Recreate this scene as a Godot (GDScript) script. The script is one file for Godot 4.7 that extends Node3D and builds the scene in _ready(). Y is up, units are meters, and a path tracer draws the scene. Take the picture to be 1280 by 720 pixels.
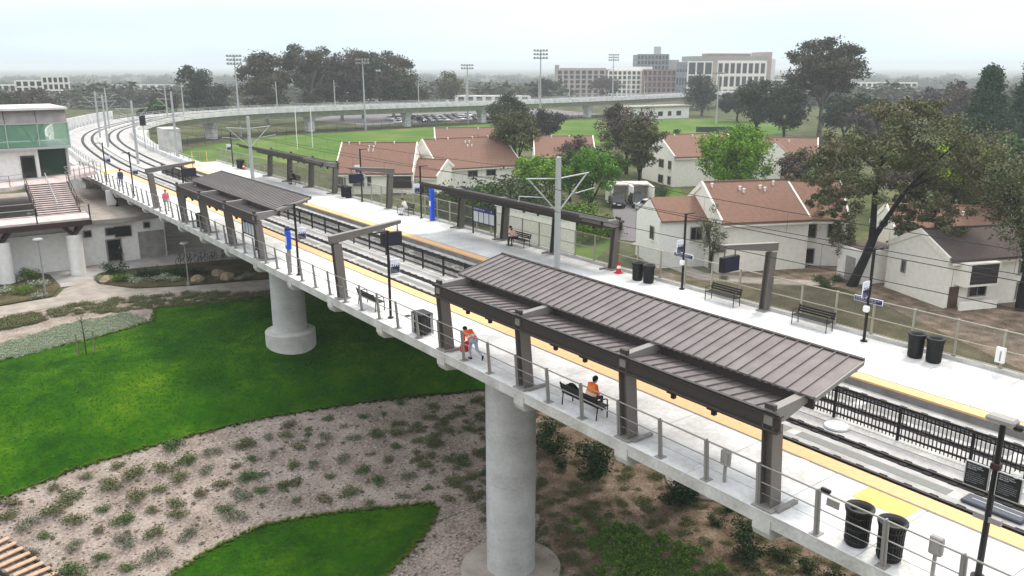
extends Node3D
# Elevated light-rail station seen from the air, under a bright overcast sky.
# Axes: x runs across the tracks (p), -z along them (t), y is up. W(t, p, y) turns those into a point.

const PY := 10.5            # platform level
const RY := 10.25           # top of rail
const MIDP := 24.9          # middle between the two tracks
const CAM := Vector3(0, 22, 0)
const FOCAL := 1030.0
const PITCH := 0.262716
const YAW := 0.648316
var rng := RandomNumberGenerator.new()
var M := {}
var taken := {}

class MB:
	var v := PackedVector3Array()
	var n := PackedVector3Array()
	var c := PackedColorArray()
	var uv := PackedVector2Array()
	var col = null

	func tri(a: Vector3, b: Vector3, d: Vector3) -> void:
		var nn := (b - a).cross(d - a)
		if nn.length_squared() < 1e-16:
			return
		nn = nn.normalized()
		v.append(a); v.append(d); v.append(b)
		n.append(nn); n.append(nn); n.append(nn)
		if col != null:
			c.append(col); c.append(col); c.append(col)

	func trin(a: Vector3, b: Vector3, d: Vector3, na: Vector3, nb: Vector3, nd: Vector3) -> void:
		v.append(a); v.append(d); v.append(b)
		n.append(na); n.append(nd); n.append(nb)
		if col != null:
			c.append(col); c.append(col); c.append(col)

	func quad(a: Vector3, b: Vector3, d: Vector3, e: Vector3) -> void:
		tri(a, b, d); tri(a, d, e)

	func face(pts: Array, away: Vector3) -> void:
		# convex polygon turned to face away from a point inside the solid
		var mid := Vector3.ZERO
		for q in pts: mid += q
		mid /= pts.size()
		var nn: Vector3 = (pts[1] - pts[0]).cross(pts[2] - pts[0])
		var flip := nn.dot(mid - away) < 0.0
		for i in range(1, pts.size() - 1):
			if flip: tri(pts[0], pts[i + 1], pts[i])
			else: tri(pts[0], pts[i], pts[i + 1])

	func hexa(q: Array) -> void:
		# eight corners: bottom ring 0-3, top ring 4-7
		var mid := Vector3.ZERO
		for x in q: mid += x
		mid /= 8.0
		for f in [[0, 1, 2, 3], [4, 5, 6, 7], [0, 1, 5, 4], [1, 2, 6, 5], [2, 3, 7, 6], [3, 0, 4, 7]]:
			face([q[f[0]], q[f[1]], q[f[2]], q[f[3]]], mid)

	func box(ctr: Vector3, size: Vector3, b := Basis.IDENTITY) -> void:
		var h := size * 0.5
		var q := []
		for y in [-1, 1]:
			for xz in [[-1, -1], [1, -1], [1, 1], [-1, 1]]:
				q.append(ctr + b * Vector3(h.x * xz[0], h.y * y, h.z * xz[1]))
		hexa(q)

	func cham(ctr: Vector3, size: Vector3, ch: float, b := Basis.IDENTITY) -> void:
		var h := size * 0.5
		var k := {}
		for x in [-1, 1]:
			for y in [-1, 1]:
				for z in [-1, 1]:
					var s := Vector3(x, y, z)
					for ax in 3:
						var q := h - Vector3.ONE * ch
						q[ax] = h[ax]
						k[[x, y, z, ax]] = ctr + b * (q * s)
		for ax in 3:
			var u := (ax + 1) % 3
			var w := (ax + 2) % 3
			for s in [-1, 1]:
				var pts := []
				for e in [[-1, -1], [1, -1], [1, 1], [-1, 1]]:
					var t := [0, 0, 0]
					t[ax] = s; t[u] = e[0]; t[w] = e[1]
					pts.append(k[[t[0], t[1], t[2], ax]])
				face(pts, ctr)
				for e2 in [-1, 1]:
					var pa := []
					for z2 in [-1, 1]:
						var t2 := [0, 0, 0]
						t2[u] = s; t2[w] = e2; t2[ax] = z2
						pa.append(k[[t2[0], t2[1], t2[2], u]])
						pa.append(k[[t2[0], t2[1], t2[2], w]])
					face([pa[0], pa[1], pa[3], pa[2]], ctr)
		for x in [-1, 1]:
			for y in [-1, 1]:
				for z in [-1, 1]:
					face([k[[x, y, z, 0]], k[[x, y, z, 1]], k[[x, y, z, 2]]], ctr)

	func bar(a: Vector3, b: Vector3, w: float, h: float, up := Vector3.UP) -> void:
		var d := b - a
		var l := d.length()
		if l < 1e-5: return
		d /= l
		var x := d.cross(up)
		if x.length() < 0.01: x = d.cross(Vector3.RIGHT)
		x = x.normalized()
		box((a + b) * 0.5, Vector3(w, h, l), Basis(x, x.cross(d).normalized() * 1.0, -d))

	func tube(pts: Array, radii, sides := 6, cap := true) -> void:
		var rings := []
		var m := pts.size()
		var ref := Vector3.UP
		var d0: Vector3 = (pts[1] - pts[0]).normalized()
		if absf(d0.dot(ref)) > 0.9: ref = Vector3.RIGHT
		var x := d0.cross(ref).normalized()
		for i in m:
			var d: Vector3 = (pts[mini(i + 1, m - 1)] - pts[maxi(i - 1, 0)]).normalized()
			x = (x - d * x.dot(d)).normalized()
			var y := d.cross(x)
			var r: float = radii[i] if radii is Array else radii
			var ring := []
			for k in sides:
				var a := TAU * k / sides
				ring.append([pts[i] + (x * cos(a) + y * sin(a)) * r, x * cos(a) + y * sin(a)])
			rings.append(ring)
		for i in m - 1:
			for k in sides:
				var k2 := (k + 1) % sides
				var a = rings[i][k]; var b = rings[i][k2]; var e = rings[i + 1][k2]; var f = rings[i + 1][k]
				trin(a[0], b[0], e[0], a[1], b[1], e[1])
				trin(a[0], e[0], f[0], a[1], e[1], f[1])
		if cap:
			for k in range(1, sides - 1):
				tri(rings[0][0][0], rings[0][k + 1][0], rings[0][k][0])
				tri(rings[m - 1][0][0], rings[m - 1][k][0], rings[m - 1][k + 1][0])

	func lathe(prof: Array, sides: int, at := Vector3.ZERO, flute := 0.0, flutes := 0) -> void:
		# prof: [radius, y] from bottom to top; flat across each band
		for i in prof.size() - 1:
			var r0: float = prof[i][0]; var y0: float = prof[i][1]
			var r1: float = prof[i + 1][0]; var y1: float = prof[i + 1][1]
			var slope := Vector2(y1 - y0, r0 - r1).normalized()
			for k in sides:
				var a0 := TAU * k / sides
				var a1 := TAU * (k + 1) / sides
				var f0 := 1.0; var f1 := 1.0
				if flutes > 0:
					f0 = 1.0 + flute * (1.0 if (k * flutes * 2 / sides) % 2 == 0 else -1.0)
					f1 = f0
				var d0 := Vector3(cos(a0), 0, sin(a0)); var d1 := Vector3(cos(a1), 0, sin(a1))
				var n0 := (d0 * slope.x + Vector3.UP * slope.y); var n1 := (d1 * slope.x + Vector3.UP * slope.y)
				var A := at + d0 * r0 * f0 + Vector3.UP * y0; var B := at + d1 * r0 * f1 + Vector3.UP * y0
				var C := at + d1 * r1 * f1 + Vector3.UP * y1; var D := at + d0 * r1 * f0 + Vector3.UP * y1
				if r0 > 1e-5: trin(A, C, B, n0, n1, n1)
				if r1 > 1e-5: trin(A, D, C, n0, n0, n1)

	func prism(poly: PackedVector2Array, x: Transform3D, depth: float) -> void:
		# polygon in the xy plane of x, pushed along its z
		var ids := Geometry2D.triangulate_polygon(poly)
		var cw := Geometry2D.is_polygon_clockwise(poly)
		var f := func(q: Vector2, z: float) -> Vector3: return x * Vector3(q.x, q.y, z)
		for i in range(0, ids.size(), 3):
			var a := poly[ids[i]]; var b := poly[ids[i + 1]]; var d := poly[ids[i + 2]]
			if (b - a).cross(d - a) < 0:
				var s := b; b = d; d = s
			tri(f.call(a, depth), f.call(b, depth), f.call(d, depth))
			tri(f.call(a, 0.0), f.call(d, 0.0), f.call(b, 0.0))
		for i in poly.size():
			var a := poly[i]; var b := poly[(i + 1) % poly.size()]
			if cw:
				var s := a; a = b; b = s
			quad(f.call(a, 0.0), f.call(b, 0.0), f.call(b, depth), f.call(a, depth))

	func sweep(sec: PackedVector2Array, frames: Array, closed := true) -> void:
		# section x to the right of the way, y up; frames are Transform3D whose -z runs along the way
		var cw := Geometry2D.is_polygon_clockwise(sec) if closed else false
		var m := sec.size()
		for i in frames.size() - 1:
			for k in (m if closed else m - 1):
				var a := sec[k]; var b := sec[(k + 1) % m]
				if cw:
					var s := a; a = b; b = s
				var A: Vector3 = frames[i] * Vector3(a.x, a.y, 0); var B: Vector3 = frames[i] * Vector3(b.x, b.y, 0)
				var C: Vector3 = frames[i + 1] * Vector3(b.x, b.y, 0); var D: Vector3 = frames[i + 1] * Vector3(a.x, a.y, 0)
				quad(B, A, D, C)
		if closed:
			var ids := Geometry2D.triangulate_polygon(sec)
			for e in [0, frames.size() - 1]:
				for i in range(0, ids.size(), 3):
					var q := [sec[ids[i]], sec[ids[i + 1]], sec[ids[i + 2]]]
					var ccw: bool = (q[1] - q[0]).cross(q[2] - q[0]) > 0
					if ccw != (e == 0): q.reverse()
					tri(frames[e] * Vector3(q[0].x, q[0].y, 0), frames[e] * Vector3(q[1].x, q[1].y, 0), frames[e] * Vector3(q[2].x, q[2].y, 0))

	func mesh() -> ArrayMesh:
		var am := ArrayMesh.new()
		if v.size() == 0: return am
		var arr := []
		arr.resize(Mesh.ARRAY_MAX)
		arr[Mesh.ARRAY_VERTEX] = v
		arr[Mesh.ARRAY_NORMAL] = n
		if c.size() == v.size(): arr[Mesh.ARRAY_COLOR] = c
		if uv.size() == v.size(): arr[Mesh.ARRAY_TEX_UV] = uv
		am.add_surface_from_arrays(Mesh.PRIMITIVE_TRIANGLES, arr)
		return am

# ---------------------------------------------------------------- places
func W(t: float, p: float, y: float) -> Vector3:
	return Vector3(p, y, -t)

func look(u: float, v: float) -> Vector3:
	var b := Basis.from_euler(Vector3(-PITCH, -YAW, 0))
	return (b * Vector3((u - 640.0) / FOCAL, -(v - 360.0) / FOCAL, -1)).normalized()

func onY(u: float, v: float, y: float) -> Vector3:
	var d := look(u, v)
	return CAM + d * ((y - CAM.y) / d.y)

func onground(u: float, v: float) -> Vector3:
	var y := 3.0
	var q := Vector3.ZERO
	for i in 14:
		q = onY(u, v, y)
		y = lerpf(y, gy(-q.z, q.x), 0.7)
	q = onY(u, v, y)
	q.y = gy(-q.z, q.x)
	return q

func far(u: float, dist: float) -> Vector3:
	# ground point straight below picture column u at a distance from the camera
	var d := look(u, 100)
	d.y = 0
	var q := CAM + d.normalized() * dist
	q.y = gy(-q.z, q.x)
	return q

func ss(a: float, b: float, x: float) -> float:
	return smoothstep(a, b, x)

func gy(t: float, p: float) -> float:
	var left := 4.5 * ss(30.0, 54.0, t)
	var y := lerpf(left, 3.0, ss(37.0, 50.0, p))
	y = lerpf(y, 3.6, ss(135.0, 165.0, t + 0.15 * p))
	var r := sqrt(t * t + p * p)
	return lerpf(y, -3.0, ss(420.0, 800.0, r))

# ---------------------------------------------------------------- objects
func numbered(s: String) -> String:
	if not taken.has(s):
		taken[s] = 0
		return s
	taken[s] += 1
	return "%s_%03d" % [s, taken[s]]

func tag(o: Node, label: String, category: String, group := "", kind := "") -> Node:
	if label: o.set_meta("label", label)
	if category: o.set_meta("category", category)
	if group: o.set_meta("group", group)
	if kind: o.set_meta("kind", kind)
	return o

func thing(called: String, label: String, category: String, at := Vector3.ZERO, turn := 0.0, group := "") -> Node3D:
	var o := Node3D.new()
	o.name = numbered(called)
	add_child(o)
	o.position = at
	o.rotation.y = turn
	tag(o, label, category, group)
	return o

func part(b, called: String, m, parent: Node, at := Vector3.ZERO) -> MeshInstance3D:
	var o := MeshInstance3D.new()
	o.mesh = b.mesh() if b is MB else b
	o.material_override = M[m] if m is String else m
	o.name = called
	o.position = at
	parent.add_child(o, true)
	return o

func solo(b, called: String, m, label: String, category: String, group := "", at := Vector3.ZERO) -> MeshInstance3D:
	var o := MeshInstance3D.new()
	o.mesh = b.mesh() if b is MB else b
	o.material_override = M[m] if m is String else m
	o.name = numbered(called)
	o.position = at
	add_child(o)
	tag(o, label, category, group)
	return o

func struct(b, called: String, m) -> MeshInstance3D:
	var o := MeshInstance3D.new()
	o.mesh = b.mesh() if b is MB else b
	o.material_override = M[m] if m is String else m
	o.name = numbered(called)
	add_child(o)
	o.set_meta("kind", "structure")
	return o

func dup(src: Node3D, at: Vector3, turn := 0.0, label := "", s := Vector3.ONE, group := "") -> Node3D:
	var o: Node3D = src.duplicate()
	var base := String(src.name)
	if base.length() > 4 and base[base.length() - 4] == "_" and base.right(3).is_valid_int(): base = base.left(base.length() - 4)
	o.name = numbered(base)
	add_child(o)
	o.position = at
	o.rotation = Vector3(0, turn, 0)
	o.scale = s
	if label: o.set_meta("label", label)
	if group: o.set_meta("group", group)
	return o

# ---------------------------------------------------------------- materials
func mix_noise(size: int, layers: Array) -> PackedFloat32Array:
	# layers: [frequency, weight, seed, octaves]
	var out := PackedFloat32Array()
	out.resize(size * size)
	for l in layers:
		var f := FastNoiseLite.new()
		f.seed = l[2]
		f.frequency = l[0]
		f.noise_type = FastNoiseLite.TYPE_SIMPLEX_SMOOTH
		f.fractal_octaves = l[3]
		var im := f.get_seamless_image(size, size)
		im.convert(Image.FORMAT_L8)
		var d := im.get_data()
		var w: float = l[1] / 255.0
		for i in size * size: out[i] += d[i] * w
	return out

func ramp_tex(size: int, layers: Array, stops: Array) -> ImageTexture:
	# stops: [[at, Color], ...]
	var g := Gradient.new()
	var offs := PackedFloat32Array(); var cols := PackedColorArray()
	for s in stops:
		offs.append(s[0]); cols.append(s[1])
	g.offsets = offs; g.colors = cols
	var lut := PackedByteArray()
	for i in 256:
		var q := g.sample(i / 255.0)
		lut.append(clampi(int(q.r * 255.0), 0, 255)); lut.append(clampi(int(q.g * 255.0), 0, 255)); lut.append(clampi(int(q.b * 255.0), 0, 255))
	var f := mix_noise(size, layers)
	var data := PackedByteArray()
	data.resize(size * size * 3)
	for i in size * size:
		var k := clampi(int(f[i] * 255.0), 0, 255) * 3
		data[i * 3] = lut[k]; data[i * 3 + 1] = lut[k + 1]; data[i * 3 + 2] = lut[k + 2]
	return ImageTexture.create_from_image(Image.create_from_data(size, size, false, Image.FORMAT_RGB8, data))

func std(color: Color, rough := 0.7, metal := 0.0, tex: Texture2D = null, metres := 4.0, relief := 0.0) -> StandardMaterial3D:
	var m := StandardMaterial3D.new()
	m.albedo_color = color
	m.roughness = rough
	m.metallic = metal
	if tex:
		m.albedo_texture = tex
		m.uv1_triplanar = true
		m.uv1_world_triplanar = true
		m.uv1_scale = Vector3.ONE / metres
		if relief > 0.0:
			m.heightmap_enabled = true
			m.heightmap_texture = tex
			m.heightmap_scale = relief
	return m

func leafy(rough := 0.75, back := 0.25) -> StandardMaterial3D:
	var m := StandardMaterial3D.new()
	m.vertex_color_use_as_albedo = true
	m.roughness = rough
	m.cull_mode = BaseMaterial3D.CULL_DISABLED
	m.metallic_specular = 0.25
	if back > 0.0:
		m.backlight_enabled = true
		m.backlight = Color(back, back, back * 0.6)
	return m

func make_materials() -> void:
	var grime := ramp_tex(512, [[0.006, 0.55, 3, 4], [0.06, 0.3, 5, 3], [0.25, 0.15, 8, 2]], [[0.0, Color(0.72, 0.71, 0.69)], [0.35, Color(0.88, 0.87, 0.86)], [0.7, Color(1, 1, 1)]])
	var speck := ramp_tex(512, [[0.02, 0.3, 13, 3], [0.35, 0.7, 15, 2]], [[0.15, Color(0.82, 0.81, 0.8)], [0.55, Color(0.96, 0.96, 0.95)], [0.8, Color(1, 1, 1)]])
	var shingle := ramp_tex(512, [[0.01, 0.3, 23, 3], [0.12, 0.3, 25, 3], [0.45, 0.4, 27, 1]], [[0.2, Color(0.74, 0.72, 0.72)], [0.5, Color(0.9, 0.89, 0.88)], [0.75, Color(1, 1, 1)]])
	var lawn := ramp_tex(1024, [[0.0045, 0.36, 33, 4], [0.018, 0.22, 34, 4], [0.06, 0.16, 35, 3], [0.28, 0.26, 37, 2]], [[0.25, Color(0.065, 0.205, 0.006)], [0.42, Color(0.12, 0.285, 0.01)], [0.55, Color(0.195, 0.35, 0.015)], [0.74, Color(0.34, 0.43, 0.05)]])
	var field := ramp_tex(512, [[0.006, 0.5, 43, 3], [0.05, 0.25, 45, 3], [0.3, 0.25, 47, 2]], [[0.2, Color(0.24, 0.36, 0.13)], [0.5, Color(0.32, 0.42, 0.18)], [0.78, Color(0.44, 0.46, 0.26)]])
	var mulch := ramp_tex(1024, [[0.006, 0.22, 53, 3], [0.06, 0.24, 55, 3], [0.42, 0.54, 57, 2]], [[0.22, Color(0.27, 0.235, 0.21)], [0.4, Color(0.46, 0.41, 0.38)], [0.55, Color(0.6, 0.55, 0.515)], [0.78, Color(0.76, 0.715, 0.68)]])
	var soil := ramp_tex(512, [[0.008, 0.35, 63, 4], [0.08, 0.3, 65, 3], [0.4, 0.35, 67, 2]], [[0.2, Color(0.16, 0.17, 0.09)], [0.42, Color(0.27, 0.25, 0.18)], [0.6, Color(0.36, 0.33, 0.25)], [0.8, Color(0.48, 0.44, 0.36)]])
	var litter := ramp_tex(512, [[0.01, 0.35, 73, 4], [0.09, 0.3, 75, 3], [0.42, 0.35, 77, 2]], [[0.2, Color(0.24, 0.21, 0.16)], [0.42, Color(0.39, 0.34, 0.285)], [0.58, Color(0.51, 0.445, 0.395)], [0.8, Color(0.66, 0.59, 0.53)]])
	var plain := ramp_tex(512, [[0.01, 0.5, 83, 4], [0.07, 0.3, 85, 3], [0.3, 0.2, 87, 2]], [[0.2, Color(0.19, 0.24, 0.13)], [0.5, Color(0.3, 0.32, 0.21)], [0.8, Color(0.43, 0.41, 0.32)]])
	M.platform = std(Color(0.85, 0.85, 0.85), 0.85, 0, grime, 9.0)
	M.concrete = std(Color(0.76, 0.755, 0.74), 0.85, 0, grime, 5.0)
	M.pier = std(Color(0.71, 0.71, 0.71), 0.85, 0, grime, 6.0)
	M.trackbed = std(Color(0.7, 0.69, 0.685), 0.85, 0, grime, 7.0)
	M.tactile = std(Color(0.91, 0.715, 0.51), 0.7, 0, speck, 3.0)
	M.yellow = std(Color(0.94, 0.745, 0.42), 0.7, 0, speck, 3.0)
	M.edge_grey = std(Color(0.5, 0.48, 0.46), 0.8, 0, speck, 3.0)
	M.shaded_face_grey = std(Color(0.5, 0.495, 0.49), 0.85, 0, grime, 4.0)  # concrete with the shade of the platform face put into its grey
	M.dark_slot = std(Color(0.06, 0.052, 0.05), 0.85, 0, speck, 2.0)
	M.drain = std(Color(0.52, 0.52, 0.51), 0.85, 0, speck, 2.0)
	M.rail = std(Color(0.17, 0.15, 0.14), 0.5, 0.3, speck, 1.0)
	M.black = std(Color(0.055, 0.055, 0.06), 0.5, 0.2, speck, 1.0)
	M.bin = std(Color(0.12, 0.12, 0.125), 0.55, 0.3, speck, 0.6)
	M.steel = std(Color(0.46, 0.435, 0.42), 0.55, 0.35, speck, 1.5)
	M.steel_dark = std(Color(0.26, 0.235, 0.225), 0.55, 0.3, speck, 1.5)
	M.roof_metal = std(Color(0.465, 0.435, 0.435), 0.5, 0.2, grime, 3.0)
	M.rafter = std(Color(0.55, 0.53, 0.52), 0.55, 0.3, speck, 1.5)
	M.galv = std(Color(0.6, 0.585, 0.575), 0.5, 0.3, speck, 0.8)
	M.galv_light = std(Color(0.7, 0.71, 0.72), 0.5, 0.3, speck, 1.2)
	M.fence = std(Color(0.66, 0.64, 0.58), 0.6, 0.2, speck, 0.8)
	M.wire = std(Color(0.09, 0.09, 0.09), 0.6, 0.4)
	M.mesh_wire = std(Color(0.5, 0.49, 0.45), 0.6, 0.3)
	M.navy = std(Color(0.04, 0.05, 0.16), 0.45)
	M.sign_white = std(Color(0.86, 0.86, 0.9), 0.5)
	M.blue = std(Color(0.05, 0.3, 0.78), 0.35)
	M.blue_dark = std(Color(0.05, 0.08, 0.3), 0.4)
	M.poster = std(Color(0.8, 0.82, 0.84), 0.4, 0, grime, 0.7)
	M.red = std(Color(0.75, 0.08, 0.06), 0.55)
	M.orange = std(Color(0.95, 0.3, 0.06), 0.7)
	M.white = std(Color(0.88, 0.88, 0.87), 0.6)
	M.stucco = std(Color(0.95, 0.93, 0.895), 0.9, 0, speck, 6.0)
	M.stucco_cool = std(Color(0.92, 0.91, 0.9), 0.9, 0, speck, 6.0)
	M.shingle = std(Color(0.525, 0.395, 0.335), 0.9, 0, shingle, 3.0)
	M.shingle_dark = std(Color(0.36, 0.31, 0.3), 0.9, 0, shingle, 3.0)
	M.frame = std(Color(0.5, 0.48, 0.44), 0.6)
	M.glass_dark = std(Color(0.09, 0.11, 0.11), 0.12, 0.0)
	M.glass_green = std(Color(0.13, 0.22, 0.18), 0.1, 0.0)
	var pane := StandardMaterial3D.new()
	pane.albedo_color = Color(0.5, 0.72, 0.6, 0.3)
	pane.transparency = BaseMaterial3D.TRANSPARENCY_ALPHA
	pane.roughness = 0.05
	M.pane = pane
	M.lawn = std(Color(1, 1, 1), 0.95, 0, lawn, 26.0)
	M.field = std(Color(1, 1, 1), 0.95, 0, field, 60.0)
	M.mulch = std(Color(1, 1, 1), 0.95, 0, mulch, 14.0, 3.0)
	M.soil = std(Color(1, 1, 1), 0.95, 0, soil, 11.0)
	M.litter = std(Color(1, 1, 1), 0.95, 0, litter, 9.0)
	M.ground = std(Color(1, 1, 1), 0.95, 0, plain, 60.0)
	for k in ["lawn", "field", "mulch", "soil", "litter", "ground"]: M[k].metallic_specular = 0.15
	M.path = std(Color(0.62, 0.585, 0.55), 0.9, 0, grime, 5.0)
	M.paving = std(Color(0.66, 0.645, 0.63), 0.9, 0, grime, 6.0)
	M.asphalt = std(Color(0.44, 0.42, 0.43), 0.9, 0, speck, 3.0)
	M.bark = std(Color(0.2, 0.16, 0.14), 0.9, 0, litter, 1.2)
	M.bark_dark = std(Color(0.075, 0.06, 0.057), 0.9, 0, speck, 0.5)
	M.bark_pale = std(Color(0.5, 0.46, 0.42), 0.9, 0, grime, 1.5)
	M.rock = std(Color(0.62, 0.56, 0.46), 0.9, 0, grime, 1.0)
	M.wood = std(Color(0.75, 0.62, 0.52), 0.8, 0, grime, 1.0)
	M.maroon = std(Color(0.2, 0.09, 0.09), 0.6, 0.1, speck, 1.0)
	M.pink_deck = std(Color(0.8, 0.74, 0.73), 0.85, 0, grime, 4.0)
	M.panel_grey = std(Color(0.6, 0.58, 0.57), 0.6, 0.1, grime, 3.0)
	M.brick = std(Color(0.7, 0.63, 0.595), 0.9, 0, grime, 8.0)
	M.brick_red = std(Color(0.6, 0.455, 0.43), 0.9, 0, grime, 8.0)
	M.slate_wall = std(Color(0.47, 0.49, 0.515), 0.8, 0, grime, 12.0)
	M.leaf = leafy()
	M.vertex = leafy(0.8, 0.0)
	M.car_white = std(Color(0.85, 0.85, 0.86), 0.25, 0.1)
	M.car_dark = std(Color(0.09, 0.1, 0.12), 0.25, 0.2)
	M.car_silver = std(Color(0.55, 0.56, 0.57), 0.3, 0.4)
	M.car_blue = std(Color(0.13, 0.2, 0.33), 0.25, 0.2)
	M.tyre = std(Color(0.05, 0.05, 0.05), 0.9)
	M.porch_shade_brown = std(Color(0.34, 0.25, 0.21), 0.6, 0, speck, 1.0)  # dark brown that paints in the shade of the porch opening
	M.liner = std(Color(0.3, 0.3, 0.3), 0.7, 0, grime, 0.5)
	M.lamp_glass = std(Color(0.85, 0.86, 0.86), 0.2)
	M.green_screen = std(Color(0.1, 0.24, 0.2), 0.9, 0, speck, 2.0)
	M.slate_box = std(Color(0.25, 0.27, 0.32), 0.5, 0.1, speck, 1.0)

# ---------------------------------------------------------------- the scene
func _ready() -> void:
	rng.seed = 4711
	var cam := Camera3D.new()
	cam.name = "camera"
	cam.position = CAM
	cam.rotation = Vector3(-PITCH, -YAW, 0)
	cam.fov = rad_to_deg(2.0 * atan(360.0 / FOCAL))
	cam.near = 0.1
	cam.far = 14000.0
	add_child(cam)
	cam.current = true
	var sky_mat := ProceduralSkyMaterial.new()
	sky_mat.sky_top_color = Color(0.97, 0.985, 1.0)
	sky_mat.sky_horizon_color = Color(0.66, 0.715, 0.745)
	sky_mat.sky_curve = 0.25
	sky_mat.ground_bottom_color = Color(0.4, 0.42, 0.38)
	sky_mat.ground_horizon_color = Color(0.72, 0.75, 0.765)
	sky_mat.sky_energy_multiplier = 1.0
	# faint layered cloud: the cover only adds a little light here and there
	var cn := mix_noise(512, [[0.006, 0.6, 91, 4], [0.02, 0.4, 92, 4]])
	var ci := Image.create(512, 512, false, Image.FORMAT_RGBA8)
	for y in 512:
		for x in 512:
			ci.set_pixel(x, y, Color(0.5, 0.51, 0.52, clampf((cn[((y * 3) % 512) * 512 + x] - 0.36) * 1.5, 0.0, 0.6)))
	sky_mat.sky_cover = ImageTexture.create_from_image(ci)
	var sky := Sky.new()
	sky.sky_material = sky_mat
	var env := Environment.new()
	env.background_mode = Environment.BG_SKY
	env.sky = sky
	env.background_energy_multiplier = 1.0
	env.tonemap_mode = Environment.TONE_MAPPER_LINEAR
	env.tonemap_exposure = 1.9
	env.fog_enabled = true
	env.fog_density = 0.00036
	env.fog_light_color = Color(0.9, 0.92, 0.935)
	env.sdfgi_enabled = true
	env.ssao_enabled = true
	env.ssil_enabled = true
	var we := WorldEnvironment.new()
	we.name = "world_environment"
	we.environment = env
	add_child(we)
	var sun := DirectionalLight3D.new()
	sun.name = "sun"
	sun.light_energy = 0.5
	sun.light_color = Color(1.0, 0.97, 0.92)
	sun.light_angular_distance = 12.0
	sun.shadow_enabled = true
	# high in the sky, from beyond the housing on the right
	sun.look_at_from_position(Vector3(60, 100, -15), Vector3.ZERO, Vector3.UP)
	add_child(sun)

	make_materials()
	make_centre_line()
	make_ground()
	make_station()
	make_guideway()
	make_canopies()
	make_platform_things()
	make_left_building()
	make_houses()
	make_background()
	make_plants()
	make_vehicles()
	make_people()

# ---------------------------------------------------------------- ground
func drape(poly: PackedVector2Array, lift: float, cell: float, mb: MB) -> void:
	# poly in (t, p); cut into cells that follow the terrain
	var lo := poly[0]; var hi := poly[0]
	for q in poly:
		lo = lo.min(q); hi = hi.max(q)
	var nt := int(ceil((hi.x - lo.x) / cell)); var np := int(ceil((hi.y - lo.y) / cell))
	for i in nt:
		for j in np:
			var a := lo + Vector2(i, j) * cell
			var sq := PackedVector2Array([a, a + Vector2(cell, 0), a + Vector2(cell, cell), a + Vector2(0, cell)])
			for piece in Geometry2D.intersect_polygons(sq, poly):
				var ids := Geometry2D.triangulate_polygon(piece)
				for k in range(0, ids.size(), 3):
					var q := [piece[ids[k]], piece[ids[k + 1]], piece[ids[k + 2]]]
					if (q[1] - q[0]).cross(q[2] - q[0]) < 0: q.reverse()
					var w := []; var nn := []
					for e in q:
						w.append(W(e.x, e.y, gy(e.x, e.y) + lift))
						nn.append(gn(e.x, e.y))
					# (t, p) -> (-z, x): keep the face up
					if (w[1] - w[0]).cross(w[2] - w[0]).y < 0:
						w.reverse(); nn.reverse()
					mb.trin(w[0], w[1], w[2], nn[0], nn[1], nn[2])

func gn(t: float, p: float) -> Vector3:
	var e := 0.4
	var dt := (gy(t + e, p) - gy(t - e, p)) / (2 * e)
	var dp := (gy(t, p + e) - gy(t, p - e)) / (2 * e)
	return Vector3(-dp, 1, dt).normalized()

func pix(l: Array) -> PackedVector2Array:
	var out := PackedVector2Array()
	for q in l:
		var w := onground(q[0], q[1])
		out.append(Vector2(-w.z, w.x))
	return out

func sheet(called: String, poly: PackedVector2Array, lift: float, cell: float, m: String) -> MeshInstance3D:
	var b := MB.new()
	drape(poly, lift, cell, b)
	return struct(b, called, m)

func soften(poly: PackedVector2Array, rounds := 2) -> PackedVector2Array:
	for r in rounds:
		var out := PackedVector2Array()
		for i in poly.size():
			var a := poly[i]; var b := poly[(i + 1) % poly.size()]
			out.append(a.lerp(b, 0.25)); out.append(a.lerp(b, 0.75))
		poly = out
	return poly

var lawn_a := PackedVector2Array()
var lawn_b := PackedVector2Array()
var bed_poly := PackedVector2Array()

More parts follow.
